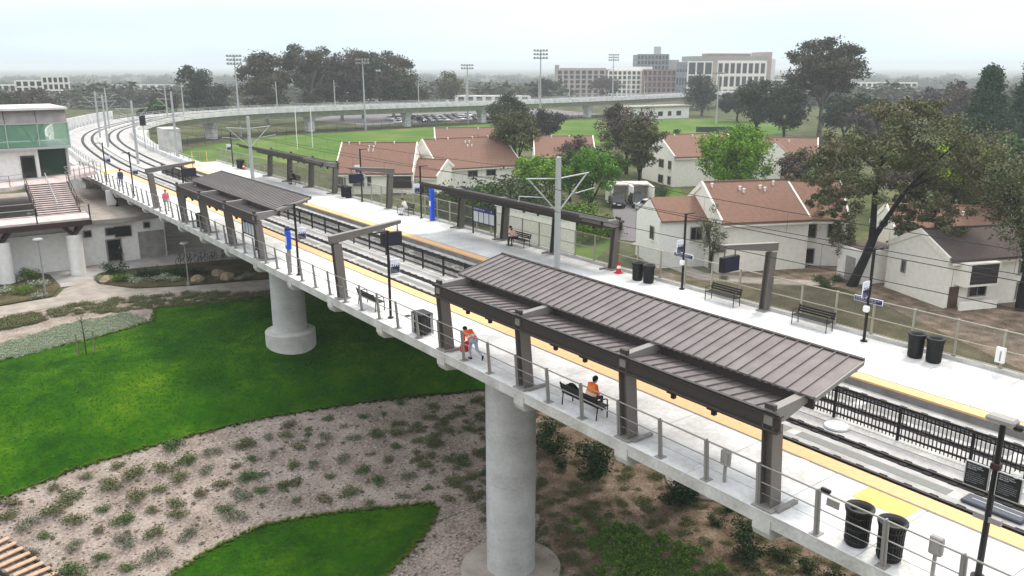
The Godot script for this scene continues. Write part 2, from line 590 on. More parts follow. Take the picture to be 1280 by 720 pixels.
func make_ground() -> void:
	var lines := []
	for side in 2:
		var a := []
		var x := -30.0
		while x < 130.0:
			a.append(x); x += 2.5
		var s := 2.5
		while x < 9000.0:
			a.append(x); x += s; s *= 1.12
		a.append(9000.0)
		x = -32.5; s = 2.5
		var pre := []
		while x > (-900.0 if side == 0 else -5000.0):
			pre.push_front(x); x -= s; s *= 1.25
		lines.append(pre + a)
	var g := MB.new()
	for i in lines[0].size() - 1:
		for j in lines[1].size() - 1:
			var q := []; var nn := []
			for e in [[i, j], [i, j + 1], [i + 1, j + 1], [i + 1, j]]:
				var t: float = lines[0][e[0]]; var p: float = lines[1][e[1]]
				q.append(W(t, p, gy(t, p))); nn.append(gn(t, p))
			g.trin(q[0], q[1], q[2], nn[0], nn[1], nn[2])
			g.trin(q[0], q[2], q[3], nn[0], nn[2], nn[3])
	struct(g, "ground", "ground")
	# planting bed between the two lawns, running on under the viaduct
	bed_poly = PackedVector2Array([Vector2(12, -14), Vector2(12, 41), Vector2(46, 41), Vector2(48, 30), Vector2(49, 12), Vector2(49, -14)])
	sheet("planting_bed", bed_poly, 0.03, 1.5, "mulch")
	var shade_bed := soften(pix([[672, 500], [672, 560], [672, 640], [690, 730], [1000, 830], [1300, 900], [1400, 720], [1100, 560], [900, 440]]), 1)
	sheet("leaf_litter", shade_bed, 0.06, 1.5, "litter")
	lawn_a = pix([[-160, 690], [0, 625], [55, 603], [100, 586], [200, 556], [300, 530], [375, 516], [450, 505], [530, 496], [608, 488]])
	lawn_a.append_array(PackedVector2Array([Vector2(40, 32), Vector2(57, 33), Vector2(61, 27)]))
	lawn_a.append_array(pix([[335, 371], [262, 377], [194, 386], [191, 402], [150, 415], [110, 426], [50, 439], [0, 452], [-160, 492]]))
	sheet("lawn", lawn_a, 0.07, 1.5, "lawn")
	lawn_b = pix([[180, 768], [215, 720], [262, 690], [330, 657], [380, 648], [430, 641], [500, 634], [540, 630], [548, 636], [540, 655], [525, 676], [505, 698], [480, 722], [450, 768]])
	sheet("lawn", lawn_b, 0.07, 1.5, "lawn")
	# beds, path and paving at the foot of the service building
	sheet("planting_bed", pix([[-120, 470], [0, 452], [110, 426], [191, 402], [194, 386], [262, 377], [335, 371], [335, 364], [230, 366], [130, 374], [60, 386], [0, 396], [-120, 420]]), 0.05, 1.5, "mulch")
	sheet("path", pix([[-120, 422], [0, 396], [60, 386], [130, 374], [230, 366], [335, 364], [350, 349], [300, 353], [240, 358], [170, 362], [125, 356], [112, 350], [80, 362], [70, 372], [0, 384], [-120, 398]]), 0.06, 1.5, "path")
	sheet("plaza", PackedVector2Array([Vector2(74.2, -20), Vector2(74.4, 9), Vector2(74.0, 12), Vector2(75.5, 14.2), Vector2(76.0, 21), Vector2(74, 27), Vector2(72, 34), Vector2(104, 36), Vector2(104, -20)]), 0.04, 2.0, "paving")
	sheet("planting_bed", soften(pix([[116, 350], [125, 341], [160, 337], [215, 332], [320, 322], [352, 330], [345, 349], [300, 352], [240, 357], [170, 361], [128, 356]]), 1), 0.08, 1.5, "soil")
	sheet("planting_bed", pix([[-100, 396], [0, 383], [65, 371], [76, 358], [62, 344], [30, 340], [-100, 350]]), 0.08, 1.5, "soil")
	# sports field beyond the housing, with a drier strip along its far edge
	var fld := PackedVector2Array([Vector2(160, 44), Vector2(150, 92), Vector2(150, 160), Vector2(140, 215), Vector2(180, 246), Vector2(205, 238), Vector2(226, 205), Vector2(226, 160), Vector2(222, 112), Vector2(220, 84), Vector2(202, 60), Vector2(180, 46)])
	sheet("sports_field", soften(fld, 1), 0.06, 8.0, "field")
	# housing estate: road, drive and lawns
	sheet("grass_patch", pix([[560, 330], [700, 270], [770, 300], [740, 330], [830, 420], [760, 440]]), 0.03, 2.0, "field")
	sheet("grass_patch", pix([[800, 302], [826, 302], [832, 318], [815, 330], [806, 325]]), 0.09, 2.0, "field")
	sheet("grass_patch", pix([[806, 236], [850, 236], [858, 250], [826, 254], [808, 248]]), 0.09, 2.0, "field")
	sheet("road", pix([[765, 256], [770, 300], [800, 303], [838, 300], [842, 262], [826, 256]]), 0.06, 2.0, "asphalt")
	sheet("footpath", pix([[818, 318], [826, 318], [880, 342], [960, 349], [1040, 352], [1040, 358], [960, 356], [872, 350], [812, 326]]), 0.07, 1.5, "path")
	sheet("bare_ground", pix([[800, 330], [850, 345], [1040, 330], [1120, 350], [1290, 380], [1500, 420], [1500, 560], [1300, 480], [1100, 420], [860, 370]]), 0.05, 2.0, "litter")
	sheet("grass_patch", pix([[840, 350], [960, 357], [1050, 360], [1100, 380], [1290, 470], [1300, 500], [960, 400], [850, 370]]), 0.08, 2.0, "soil")
	sheet("car_park", PackedVector2Array([Vector2(243, 126), Vector2(246, 140), Vector2(244, 230), Vector2(290, 240), Vector2(300, 140), Vector2(280, 122)]), 0.05, 8.0, "asphalt")

# ---------------------------------------------------------------- centre line of the two tracks
var cl := []          # Transform3D frames, -z along the way
var cl_s := []        # distance along the way

func make_centre_line() -> void:
	var k := [[24.9, 92], [24.9, 104], [25.3, 114], [26.1, 125], [27.3, 138], [29.1, 151], [31.8, 164], [35.3, 175.5], [38.6, 183], [42.7, 192], [47.8, 201], [54.3, 210], [62, 217.5], [72, 224], [84, 228.8], [98, 231.4], [114, 232.2], [135, 232.4], [160, 232.2], [185, 232.4], [215, 234.5], [245, 239], [280, 246], [330, 255], [400, 258], [480, 254], [560, 244]]
	var pts := [Vector2(24.9, -14.0), Vector2(24.9, 104.0)]
	for i in range(1, k.size() - 2):
		var a := Vector2(k[i - 1][0], k[i - 1][1]); var b := Vector2(k[i][0], k[i][1]); var c := Vector2(k[i + 1][0], k[i + 1][1]); var d := Vector2(k[i + 2][0], k[i + 2][1])
		var steps := maxi(2, int(b.distance_to(c) / 4.0))
		for s in range(1, steps + 1):
			pts.append(b.cubic_interpolate(c, a, d, float(s) / steps))
	var run := 0.0
	for i in pts.size():
		var d: Vector2 = (pts[mini(i + 1, pts.size() - 1)] - pts[maxi(i - 1, 0)]).normalized()
		if i == 1: d = Vector2(0, 1)
		var dir := Vector3(d.x, 0, -d.y)
		var right := dir.cross(Vector3.UP).normalized()
		cl.append(Transform3D(Basis(right, Vector3.UP, -dir), Vector3(pts[i].x, 0, -pts[i].y)))
		if i > 0: run += pts[i].distance_to(pts[i - 1])
		cl_s.append(run)

func along(s: float) -> Transform3D:
	for i in cl.size() - 1:
		if cl_s[i + 1] >= s:
			return cl[i].interpolate_with(cl[i + 1], (s - cl_s[i]) / (cl_s[i + 1] - cl_s[i]))
	return cl[-1]

func rect(x0: float, x1: float, y0: float, y1: float) -> PackedVector2Array:
	return PackedVector2Array([Vector2(x0, y0), Vector2(x1, y0), Vector2(x1, y1), Vector2(x0, y1)])

func strip(b: MB, t0: float, t1: float, p0: float, p1: float, y0: float, y1: float) -> void:
	b.box(W((t0 + t1) * 0.5, (p0 + p1) * 0.5, (y0 + y1) * 0.5), Vector3(p1 - p0, y1 - y0, t1 - t0))

# ---------------------------------------------------------------- station deck and tracks
const T0 := -12.0
const T1 := 104.0
const BAY := 5.35

func make_station() -> void:
	# platform over the lawn
	var a := thing("station_platform", "pale concrete platform beside the lawn with a peach tactile strip along its track edge", "platform", W(45, 19.4, PY))
	var o := a.position
	var b := MB.new()
	b.prism(PackedVector2Array([Vector2(17.3, 10.478), Vector2(17.3, 10.08), Vector2(17.5, 10.0), Vector2(19.2, 9.9), Vector2(21.4, 9.7), Vector2(21.4, 10.12), Vector2(21.44, 10.478)]), Transform3D(Basis.IDENTITY, Vector3(0, 0, -T1)), T1 - T0)
	part(b, "slab", "concrete", a, -o)
	deck_panels(a, 17.28, 20.8)
	b = MB.new(); strip(b, T0, T1, 20.87, 21.5, 10.42, 10.512); part(b, "tactile_strip", "tactile", a, -o)
	b = MB.new()
	var t := T0
	while t < T1:
		var gap := 3.2 + 2.0 * fmod(absf(t) * 0.37, 1.0)
		strip(b, t, minf(t + gap, T1), 20.78, 20.872, 10.44, 10.508)
		t += gap + (0.35 if fmod(absf(t) * 1.7, 3.0) < 1.0 else 0.02)
	part(b, "edge_band", "edge_grey", a, -o)
	b = MB.new(); strip(b, T0, T1, 21.44, 21.56, 10.14, 10.47); part(b, "rubber_edge", "dark_slot", a, -o)
	b = MB.new(); strip(b, 9.2, 10.7, 19.92, 20.775, 10.4, 10.506); part(b, "boarding_pad", "yellow", a, -o)
	b = MB.new(); strip(b, 101.0, 103.6, 19.2, 20.775, 10.4, 10.506); part(b, "warning_pad", "yellow", a, -o)
	b = MB.new()
	t = 11.7 - BAY * 4
	while t < T1:
		b = MB.new()
		b.prism(PackedVector2Array([Vector2(17.26, 10.3), Vector2(17.26, 9.92), Vector2(17.36, 9.72), Vector2(18.6, 9.55), Vector2(18.6, 10.0)]), Transform3D(Basis.IDENTITY, W(t - 0.28 + 0.56, 0, 0)), 0.56)
		part(b, "corbel", "concrete", a, -o)
		t += BAY
	# platform by the houses
	a = thing("station_platform", "pale concrete platform beside the houses, backed by a beige mesh fence", "platform", W(45, 31, PY))
	o = a.position
	b = MB.new()
	b.prism(PackedVector2Array([Vector2(33.6, 10.478), Vector2(28.36, 10.478), Vector2(28.36, 9.9), Vector2(31.0, 9.8), Vector2(33.6, 10.05)]), Transform3D(Basis.IDENTITY, Vector3(0, 0, -T1 - 1.5)), T1 + 1.5 - T0)
	part(b, "slab", "concrete", a, -o)
	deck_panels(a, 28.99, 33.24)
	b = MB.new(); strip(b, T0, T1, 28.33, 28.93, 10.42, 10.512); part(b, "tactile_strip", "tactile", a, -o)
	b = MB.new(); strip(b, T0, T1, 28.928, 29.01, 10.44, 10.508); part(b, "edge_band", "edge_grey", a, -o)
	b = MB.new(); strip(b, T0, T1, 28.3, 28.362, 9.95, 10.44); part(b, "platform_face", "shaded_face_grey", a, -o)  # track-side face, coloured darker than the slab to paint its shade
	b = MB.new(); strip(b, T0, T1 + 1.5, 33.22, 33.5, 10.4, 10.66); part(b, "kerb", "concrete", a, -o)
	b = MB.new(); strip(b, 101.3, 104.0, 29.01, 30.6, 10.4, 10.507); part(b, "warning_pad", "yellow", a, -o)
	# trackbed with girder
	var tb := thing("trackbed", "concrete slab carrying the two tracks between the platforms", "trackbed", W(45, MIDP, 10))
	o = tb.position
	b = MB.new(); strip(b, T0, T1, 21.44, 28.36, 9.7, 10.17); part(b, "slab", "trackbed", tb, -o)
	b = MB.new()
	b.prism(PackedVector2Array([Vector2(19.4, 9.75), Vector2(31.2, 9.75), Vector2(29.6, 8.1), Vector2(21.0, 8.1)]), Transform3D(Basis.IDENTITY, Vector3(0, 0, -T1)), T1 - T0)
	part(b, "girder", "concrete", tb, -o)
	for tc in [22.9, 26.9]:
		b = MB.new()
		t = T0
		while t < T1:
			strip(b, t, t + 5.0, tc - 0.2, tc + 0.22, 10.1, 10.176)
			t += 5.35
		part(b, "drain_cover", "drain", tb, -o)
		b = MB.new(); strip(b, T0, T1, tc - 0.2, tc + 0.22, 10.1, 10.172); part(b, "drain_channel", "concrete", tb, -o)
	b = MB.new(); strip(b, T0, T1, 24.5, 25.5, 10.1, 10.2); part(b, "median_kerb", "concrete", tb, -o)
	# rails of both tracks, straight and curved in one sweep each
	for tr in [[-2.0, "light-rail track next to the lawn-side platform"], [2.0, "light-rail track next to the house-side platform"]]:
		var th := thing("railway_track", tr[1], "track", Vector3.ZERO)
		for s in [-0.7175, 0.7175]:
			var x: float = tr[0] + s
			b = MB.new()
			b.sweep(rect(x - 0.2, x + 0.2, 10.1, 10.182), cl)
			part(b, "rail_boot", "dark_slot", th)
			b = MB.new()
			b.sweep(PackedVector2Array([Vector2(x - 0.06, 10.18), Vector2(x + 0.06, 10.18), Vector2(x + 0.02, 10.2), Vector2(x + 0.036, 10.225), Vector2(x + 0.036, 10.25), Vector2(x - 0.036, 10.25), Vector2(x - 0.036, 10.225), Vector2(x - 0.02, 10.2)]), cl)
			part(b, "rail", "rail", th)
			b = MB.new()
			t = 2.0
			while t < 100.0:
				for e in [-1, 1]:
					b.box(W(t, MIDP + x + e * 0.125, 10.19), Vector3(0.17, 0.04, 0.24))
				t += 0.76
			var f := part(b, "rail_fastener", "dark_slot", th)
			f.set_meta("kind", "stuff")
	# railing over the lawn: leaning posts, two rails and a cable
	var rl := thing("platform_railing", "galvanised railing with leaning posts along the platform edge above the lawn", "railing", W(45, 17.45, PY))
	o = rl.position
	var pm := MB.new()
	pm.prism(PackedVector2Array([Vector2(-0.07, 0.0), Vector2(0.07, 0.0), Vector2(-0.06, 1.3), Vector2(-0.15, 1.3)]), Transform3D(Basis.IDENTITY, Vector3(0, 0, -0.02)), 0.04)
	pm.prism(PackedVector2Array([Vector2(-0.03, 0.0), Vector2(0.03, 0.0), Vector2(-0.08, 1.26), Vector2(-0.13, 1.26)]), Transform3D(Basis.IDENTITY, Vector3(0, 0, -0.07)), 0.14)
	pm.box(Vector3(0.0, 0.012, 0), Vector3(0.3, 0.024, 0.26))
	var post_mesh := pm.mesh()
	t = 8.41 - 1.7833 * 10
	while t < 103.8:
		part(post_mesh, "post", "galv", rl, W(t, 17.45, PY) - o)
		t += 1.7833
	for r in [[1.25, -0.095, 0.026], [0.74, -0.05, 0.02], [0.42, -0.03, 0.007]]:
		b = MB.new(); b.tube([W(T0, 17.45 + r[1], PY + r[0]), W(T1, 17.45 + r[1], PY + r[0])], r[2], 8); part(b, "rail" if r[2] > 0.01 else "cable", "galv", rl, -o)
	# mesh fence along the back of the house-side platform
	var fl := thing("mesh_fence", "beige mesh fence with square posts along the back of the platform by the houses", "fence", W(45, 33.36, PY))
	o = fl.position
	pm = MB.new()
	pm.cham(Vector3(0, 0.87, 0), Vector3(0.085, 1.72, 0.085), 0.012)
	pm.box(Vector3(0, 0.172, 0), Vector3(0.16, 0.02, 0.16))
	post_mesh = pm.mesh()
	var wm := MB.new()
	for k in 29:
		wm.box(Vector3(0, 0.24 + k * 0.05, -0.89), Vector3(0.004, 0.004, 1.7))
	for k in 34:
		wm.box(Vector3(0, 0.94, -0.06 - k * 0.05), Vector3(0.004, 1.42, 0.004))
	var infill := wm.mesh()
	t = 14.35 - 1.7833 * 12
	while t < 104.5:
		part(post_mesh, "post", "fence", fl, W(t, 33.36, PY) - o)
		var im := part(infill, "mesh_panel", "mesh_wire", fl, W(t, 33.36, PY) - o)
		im.set_meta("kind", "stuff")
		t += 1.7833
	for y in [1.7, 0.9, 0.22]:
		b = MB.new(); b.tube([W(T0, 33.3, PY + y), W(T1 + 1.0, 33.3, PY + y)], 0.026, 6); part(b, "rail", "fence", fl, -o)
	# picket fence between the tracks
	var pf := thing("picket_fence", "black metal picket fence between the two tracks", "fence", W(45, 24.97, RY))
	o = pf.position
	pm = MB.new()
	pm.cham(Vector3(0, 0.56, 0), Vector3(0.09, 1.2, 0.09), 0.012)
	post_mesh = pm.mesh()
	t = 9.82 - 2.29 * 7
	while t < 99.0:
		part(post_mesh, "post", "black", pf, W(t, 24.97, RY - 0.04) - o)
		t += 2.29
	for y in [1.1, 0.93, 0.14]:
		b = MB.new(); strip(b, -6.2, 99.0, 24.945, 24.995, RY + y - 0.032, RY + y + 0.032); part(b, "rail", "black", pf, -o)
	pm = MB.new(); pm.box(Vector3(0, 0.54, 0), Vector3(0.03, 1.06, 0.03))
	post_mesh = pm.mesh()
	var rest := MB.new()
	var count := 0
	t = 4.0
	while t < 99.0:
		if fposmod(t - 9.82 + 0.06, 2.29) > 0.12:
			if count < 290:
				part(post_mesh, "picket", "black", pf, W(t, 24.97, RY) - o)
			else:
				rest.box(W(t, 24.97, RY + 0.54), Vector3(0.024, 1.06, 0.024))
			count += 1
		t += 0.127
	part(rest, "picket_row", "black", pf, -o).set_meta("kind", "stuff")
	# piers: a round column under each bent
	pier(26.15, 19.75, 2.18, false, "tall round concrete pier standing in the gravel bed under the platform")
	pier(50.2, 19.65, 2.18, true, "round concrete pier with a thick collar standing in the lawn")
	for q in [26.15, 50.2, 74.5]:
		pier(q, 33.2, 2.0, false, "round concrete pier on the house side of the viaduct", "piers on the house side")
	# overhead line: poles between the tracks, wires above each track
	for x in [[-2.0, "lawn-side"], [2.0, "house-side"]]:
		b = MB.new()
		var line := []
		var mess := []
		var s := 0.0
		while s < 300.0:
			var f := along(s)
			line.append(f * Vector3(x[0], 15.9, 0))
			var k: float = fposmod(s - 43.3, 40.3) / 40.3
			mess.append(f * Vector3(x[0], 16.95 - 0.32 * 4.0 * k * (1 - k), 0))
			s += 4.03
		var w := thing("overhead_wire", "black overhead contact wire above the %s track" % x[1], "wire")
		b.tube(line, 0.013, 5); part(b, "contact_wire", "wire", w)
		b = MB.new(); b.tube(mess, 0.013, 5); part(b, "messenger_wire", "wire", w)
		b = MB.new()
		for i in line.size():
			b.tube([line[i], mess[i]], 0.005, 4)
		part(b, "dropper", "wire", w)

func deck_panels(a: Node3D, p0: float, p1: float) -> void:
	# cast panels with open joints between them
	var b := MB.new()
	b.cham(Vector3.ZERO, Vector3(p1 - p0, 0.03, BAY * 0.5 - 0.018), 0.004)
	var m := b.mesh()
	var t := 11.7 - BAY * 4
	while t < T1 - 1.0:
		part(m, "deck_panel", "platform", a, W(t + BAY * 0.25, (p0 + p1) * 0.5, 10.485) - a.position)
		t += BAY * 0.5

func pier(t: float, p: float, d: float, collar: bool, label: String, group := "") -> void:
	var y := gy(t, p)
	var th := thing("viaduct_pier", label, "pier", W(t, p, y), 0.0, group)
	var b := MB.new()
	var prof := [[d * 0.5, -0.6]]
	var jy := 9.4 - y
	var js := []
	while jy > 0.6:
		js.push_front(jy); jy -= 2.44
	for q in js:
		prof.append_array([[d * 0.5, q - 0.02], [d * 0.5 - 0.018, q - 0.008], [d * 0.5 - 0.018, q + 0.008], [d * 0.5, q + 0.02]])
	prof.append_array([[d * 0.5, 9.72 - y], [d * 0.5 + 0.1, 10.0 - y], [0, 10.0 - y]])
	b.lathe(prof, 48)
	part(b, "column", "pier", th)
	b = MB.new()
	if collar:
		b.lathe([[1.62, -0.4], [1.62, 0.98], [1.56, 1.04], [d * 0.5, 1.1]], 40)
		part(b, "collar", "concrete", th)
	else:
		b.lathe([[2.25, -0.3], [2.25, 0.16], [2.2, 0.2], [d * 0.5, 0.22]], 40)
		part(b, "collar", "path", th)

func catenary_pole(at: Vector3, right: Vector3, h: float, arms: Array, label: String, group := "poles of the overhead line") -> void:
	var th := thing("catenary_pole", label, "pole", at, 0.0, group)
	var b := MB.new()
	b.lathe([[0.3, 0.0], [0.3, 0.05], [0.17, 0.051], [0.17, 0.4], [0.13, h], [0, h + 0.03]], 14)
	part(b, "mast", "galv_light", th)
	for s in arms:
		var r: Vector3 = right * s
		b = MB.new()
		b.tube([Vector3(0, h - 1.0, 0), r * 1.9 + Vector3(0, h - 0.86, 0)], 0.035, 6)
		b.tube([Vector3(0, h - 2.6, 0), r * 1.75 + Vector3(0, h - 0.92, 0)], 0.035, 6)
		b.tube([r * 0.9 + Vector3(0, h - 1.8, 0), r * 2.3 + Vector3(0, h - 1.62, 0), r * 2.32 + Vector3(0, h - 1.86, 0)], 0.025, 6)
		part(b, "bracket_arm", "galv_light", th)

# ---------------------------------------------------------------- viaduct beyond the platforms
func make_guideway() -> void:
	var fr := []
	var s := 118.0
	while s < cl_s[-1]:
		fr.append(along(s)); s += 5.0
	var th := thing("railway_viaduct", "long concrete railway viaduct curving away behind the sports field", "viaduct", Vector3.ZERO)
	var b := MB.new()
	b.sweep(PackedVector2Array([Vector2(-5.2, 10.16), Vector2(-5.2, 9.7), Vector2(-2.9, 9.3), Vector2(2.9, 9.3), Vector2(5.2, 9.7), Vector2(5.2, 10.16)]), fr)
	part(b, "deck", "trackbed", th)
	b = MB.new()
	b.sweep(PackedVector2Array([Vector2(-3.0, 9.4), Vector2(-2.3, 7.9), Vector2(2.3, 7.9), Vector2(3.0, 9.4)]), fr)
	part(b, "girder", "concrete", th)
	for e in [-1, 1]:
		b = MB.new()
		b.sweep(rect(e * 5.25 - 0.14, e * 5.25 + 0.14, 9.55, 10.62), fr)
		part(b, "parapet", "platform", th)
		b = MB.new()
		for y in [10.95, 11.3]:
			var l := []
			for f in fr: l.append(f * Vector3(e * 5.25, y, 0))
			b.tube(l, 0.04, 4)
		part(b, "handrail", "galv_light", th)
		b = MB.new()
		s = 118.0
		while s < cl_s[-1]:
			b.tube([along(s) * Vector3(e * 5.25, 10.6, 0), along(s) * Vector3(e * 5.25, 11.32, 0)], 0.05, 4)
			s += 2.5
		part(b, "handrail_post", "galv_light", th)
	b = MB.new()
	b.sweep(rect(-0.45, 0.45, 10.1, 10.3), fr)
	part(b, "cable_trough", "concrete", th)
	# its piers
	var pn := 0
	for q in [[262, 178], [388, 165], [509, 158], [602, 153], [735, 147]]:
		pn += 1
		# nearest point of the way to the picture column
		var best := 0.0
		var err := 1e9
		s = 200.0
		while s < cl_s[-1]:
			var w := along(s).origin
			var d := look(q[0], 150)
			var x := absf(atan2(w.x, -w.z) - atan2(d.x, -d.z))
			if x < err:
				err = x; best = s
			s += 1.0
		var f := along(best)
		var y := gy(-f.origin.z, f.origin.x)
		var pt := thing("viaduct_pier", "%s flared pier under the viaduct, counted from the bend along the sports field" % ["first", "second", "third", "fourth", "fifth"][pn - 1], "pier", Vector3(f.origin.x, y, f.origin.z), f.basis.get_euler().y, "piers by the sports field")
		b = MB.new()
		var h := 7.95 - y
		b.hexa([Vector3(-1.1, -0.5, 1), Vector3(1.1, -0.5, 1), Vector3(1.1, -0.5, -1), Vector3(-1.1, -0.5, -1), Vector3(-1.2, h - 1.6, 1), Vector3(1.2, h - 1.6, 1), Vector3(1.2, h - 1.6, -1), Vector3(-1.2, h - 1.6, -1)])
		part(b, "shaft", "platform", pt)
		b = MB.new()
		b.hexa([Vector3(-1.2, h - 1.6, 1), Vector3(1.2, h - 1.6, 1), Vector3(1.2, h - 1.6, -1), Vector3(-1.2, h - 1.6, -1), Vector3(-2.2, h, 1.05), Vector3(2.2, h, 1.05), Vector3(2.2, h, -1.05), Vector3(-2.2, h, -1.05)])
		part(b, "pier_head", "platform", pt)
	# approach between platform ends and viaduct
	var ap := thing("approach_slab", "concrete approach slab where the tracks leave the platforms", "slab", Vector3.ZERO)
	var f2 := []
	s = 117.0
	while s <= 190.0:
		f2.append(along(s)); s += 4.0
	b = MB.new()
	b.sweep(PackedVector2Array([Vector2(-7.2, 10.12), Vector2(-7.2, 4.0), Vector2(7.4, 4.0), Vector2(7.4, 10.12)]), f2)
	part(b, "retaining_wall", "concrete", ap)
	b = MB.new()
	b.sweep(rect(-7.5, -7.2, 9.4, 11.0), f2)
	part(b, "side_wall", "platform", ap)
	# pale sound wall on the outside of the bend
	var f3 := []
	s = 150.0
	while s <= 222.0:
		f3.append(along(s)); s += 4.0
	var sw := thing("sound_wall", "pale panelled sound wall on the outside of the bend", "wall", Vector3.ZERO)
	for i in f3.size() - 1:
		b = MB.new()
		b.sweep(rect(-7.9, -7.6, 4.0, 12.2), [f3[i], f3[i + 1]])
		part(b, "panel", "platform", sw)
	# low concrete block and yellow barrier at the inner side
	var q1 := onY(176, 181, 10.1)
	b = MB.new(); b.cham(Vector3(0, 1.6, 0), Vector3(2.4, 3.4, 5.0), 0.05)
	var bl := solo(b, "signal_hut", "concrete", "plain grey concrete hut beside the bend", "hut", "", Vector3(33.6, 10.1, -127))
	bl.rotation.y = -0.1
	var br := thing("barrier", "yellow and grey barrier at the end of the house-side platform", "barrier", W(106, 30.5, PY))
	for k in 4:
		b = MB.new(); b.tube([Vector3(k * 0.9, 0, 0), Vector3(k * 0.9, 1.3, 0)], 0.05, 6); part(b, "post", "yellow" if k % 2 == 0 else "galv", br)
	for y in [0.65, 1.28]:
		b = MB.new(); b.tube([Vector3(0, y, 0), Vector3(2.7, y, 0)], 0.03, 6); part(b, "rail", "galv", br)
	# poles of the overhead line
	catenary_pole(W(29.3, MIDP, 10.2), Vector3(1, 0, 0), 7.75, [-1, 1], "grey overhead-line pole rising behind the ribbed roof of the lawn-side canopy", "")
	catenary_pole(W(69.6, MIDP, 10.2), Vector3(1, 0, 0), 7.75, [-1, 1], "grey overhead-line pole rising behind the canopy nearest the stairs", "")
	var spots := []
	for ss_ in [124.0, 150.0, 170.0, 192.0]:
		spots.append([ss_, 0.0])
	for k in 12:
		spots.append([222.0 + k * 24.0, 4.6 if k % 2 == 0 else -4.6])
	var nth := ["first", "second", "third", "fourth", "fifth", "sixth", "seventh", "eighth", "ninth", "tenth", "eleventh", "twelfth", "thirteenth", "fourteenth", "fifteenth", "sixteenth"]
	var which := 0
	for q in spots:
		var f := along(q[0])
		which += 1
		catenary_pole(f * Vector3(q[1], 10.2, 0), f.basis.x, 7.75, [-1, 1] if q[1] == 0.0 else [-signf(q[1])], "%s grey overhead-line pole along the tracks beyond the platform ends" % nth[which - 1])
	catenary_pole(onY(222, 197, 10.2), Vector3(1, 0, 0), 8.6, [-1], "grey overhead-line pole beside the yellow barrier", "")
	# signal beside the bend
	var sg := thing("railway_signal", "black railway signal head beside the bend", "signal", along(146.0) * Vector3(4.6, 10.2, 0))
	b = MB.new(); b.tube([Vector3.ZERO, Vector3(0, 3.4, 0)], 0.07, 6); part(b, "post", "galv_light", sg)
	b = MB.new(); b.cham(Vector3(0, 4.1, 0), Vector3(0.8, 1.5, 0.4), 0.06); part(b, "signal_head", "black", sg)

# ---------------------------------------------------------------- canopies (local: x towards the tracks, -z along the platform)
func canopy_column(b: MB, z: float, h: float) -> void:
	# two tapered flanges and a web, leaning outwards
	for s in [-0.17, 0.15]:
		b.prism(PackedVector2Array([Vector2(0.14, 0.03), Vector2(0.6, 0.03), Vector2(0.38, h), Vector2(-0.06, h)]), Transform3D(Basis.IDENTITY, Vector3(0, 0, z + s)), 0.024)
	b.hexa([Vector3(0.33, 0.03, z + 0.15), Vector3(0.38, 0.03, z + 0.15), Vector3(0.38, 0.03, z - 0.15), Vector3(0.33, 0.03, z - 0.15), Vector3(0.13, h, z + 0.15), Vector3(0.18, h, z + 0.15), Vector3(0.18, h, z - 0.15), Vector3(0.13, h, z - 0.15)])

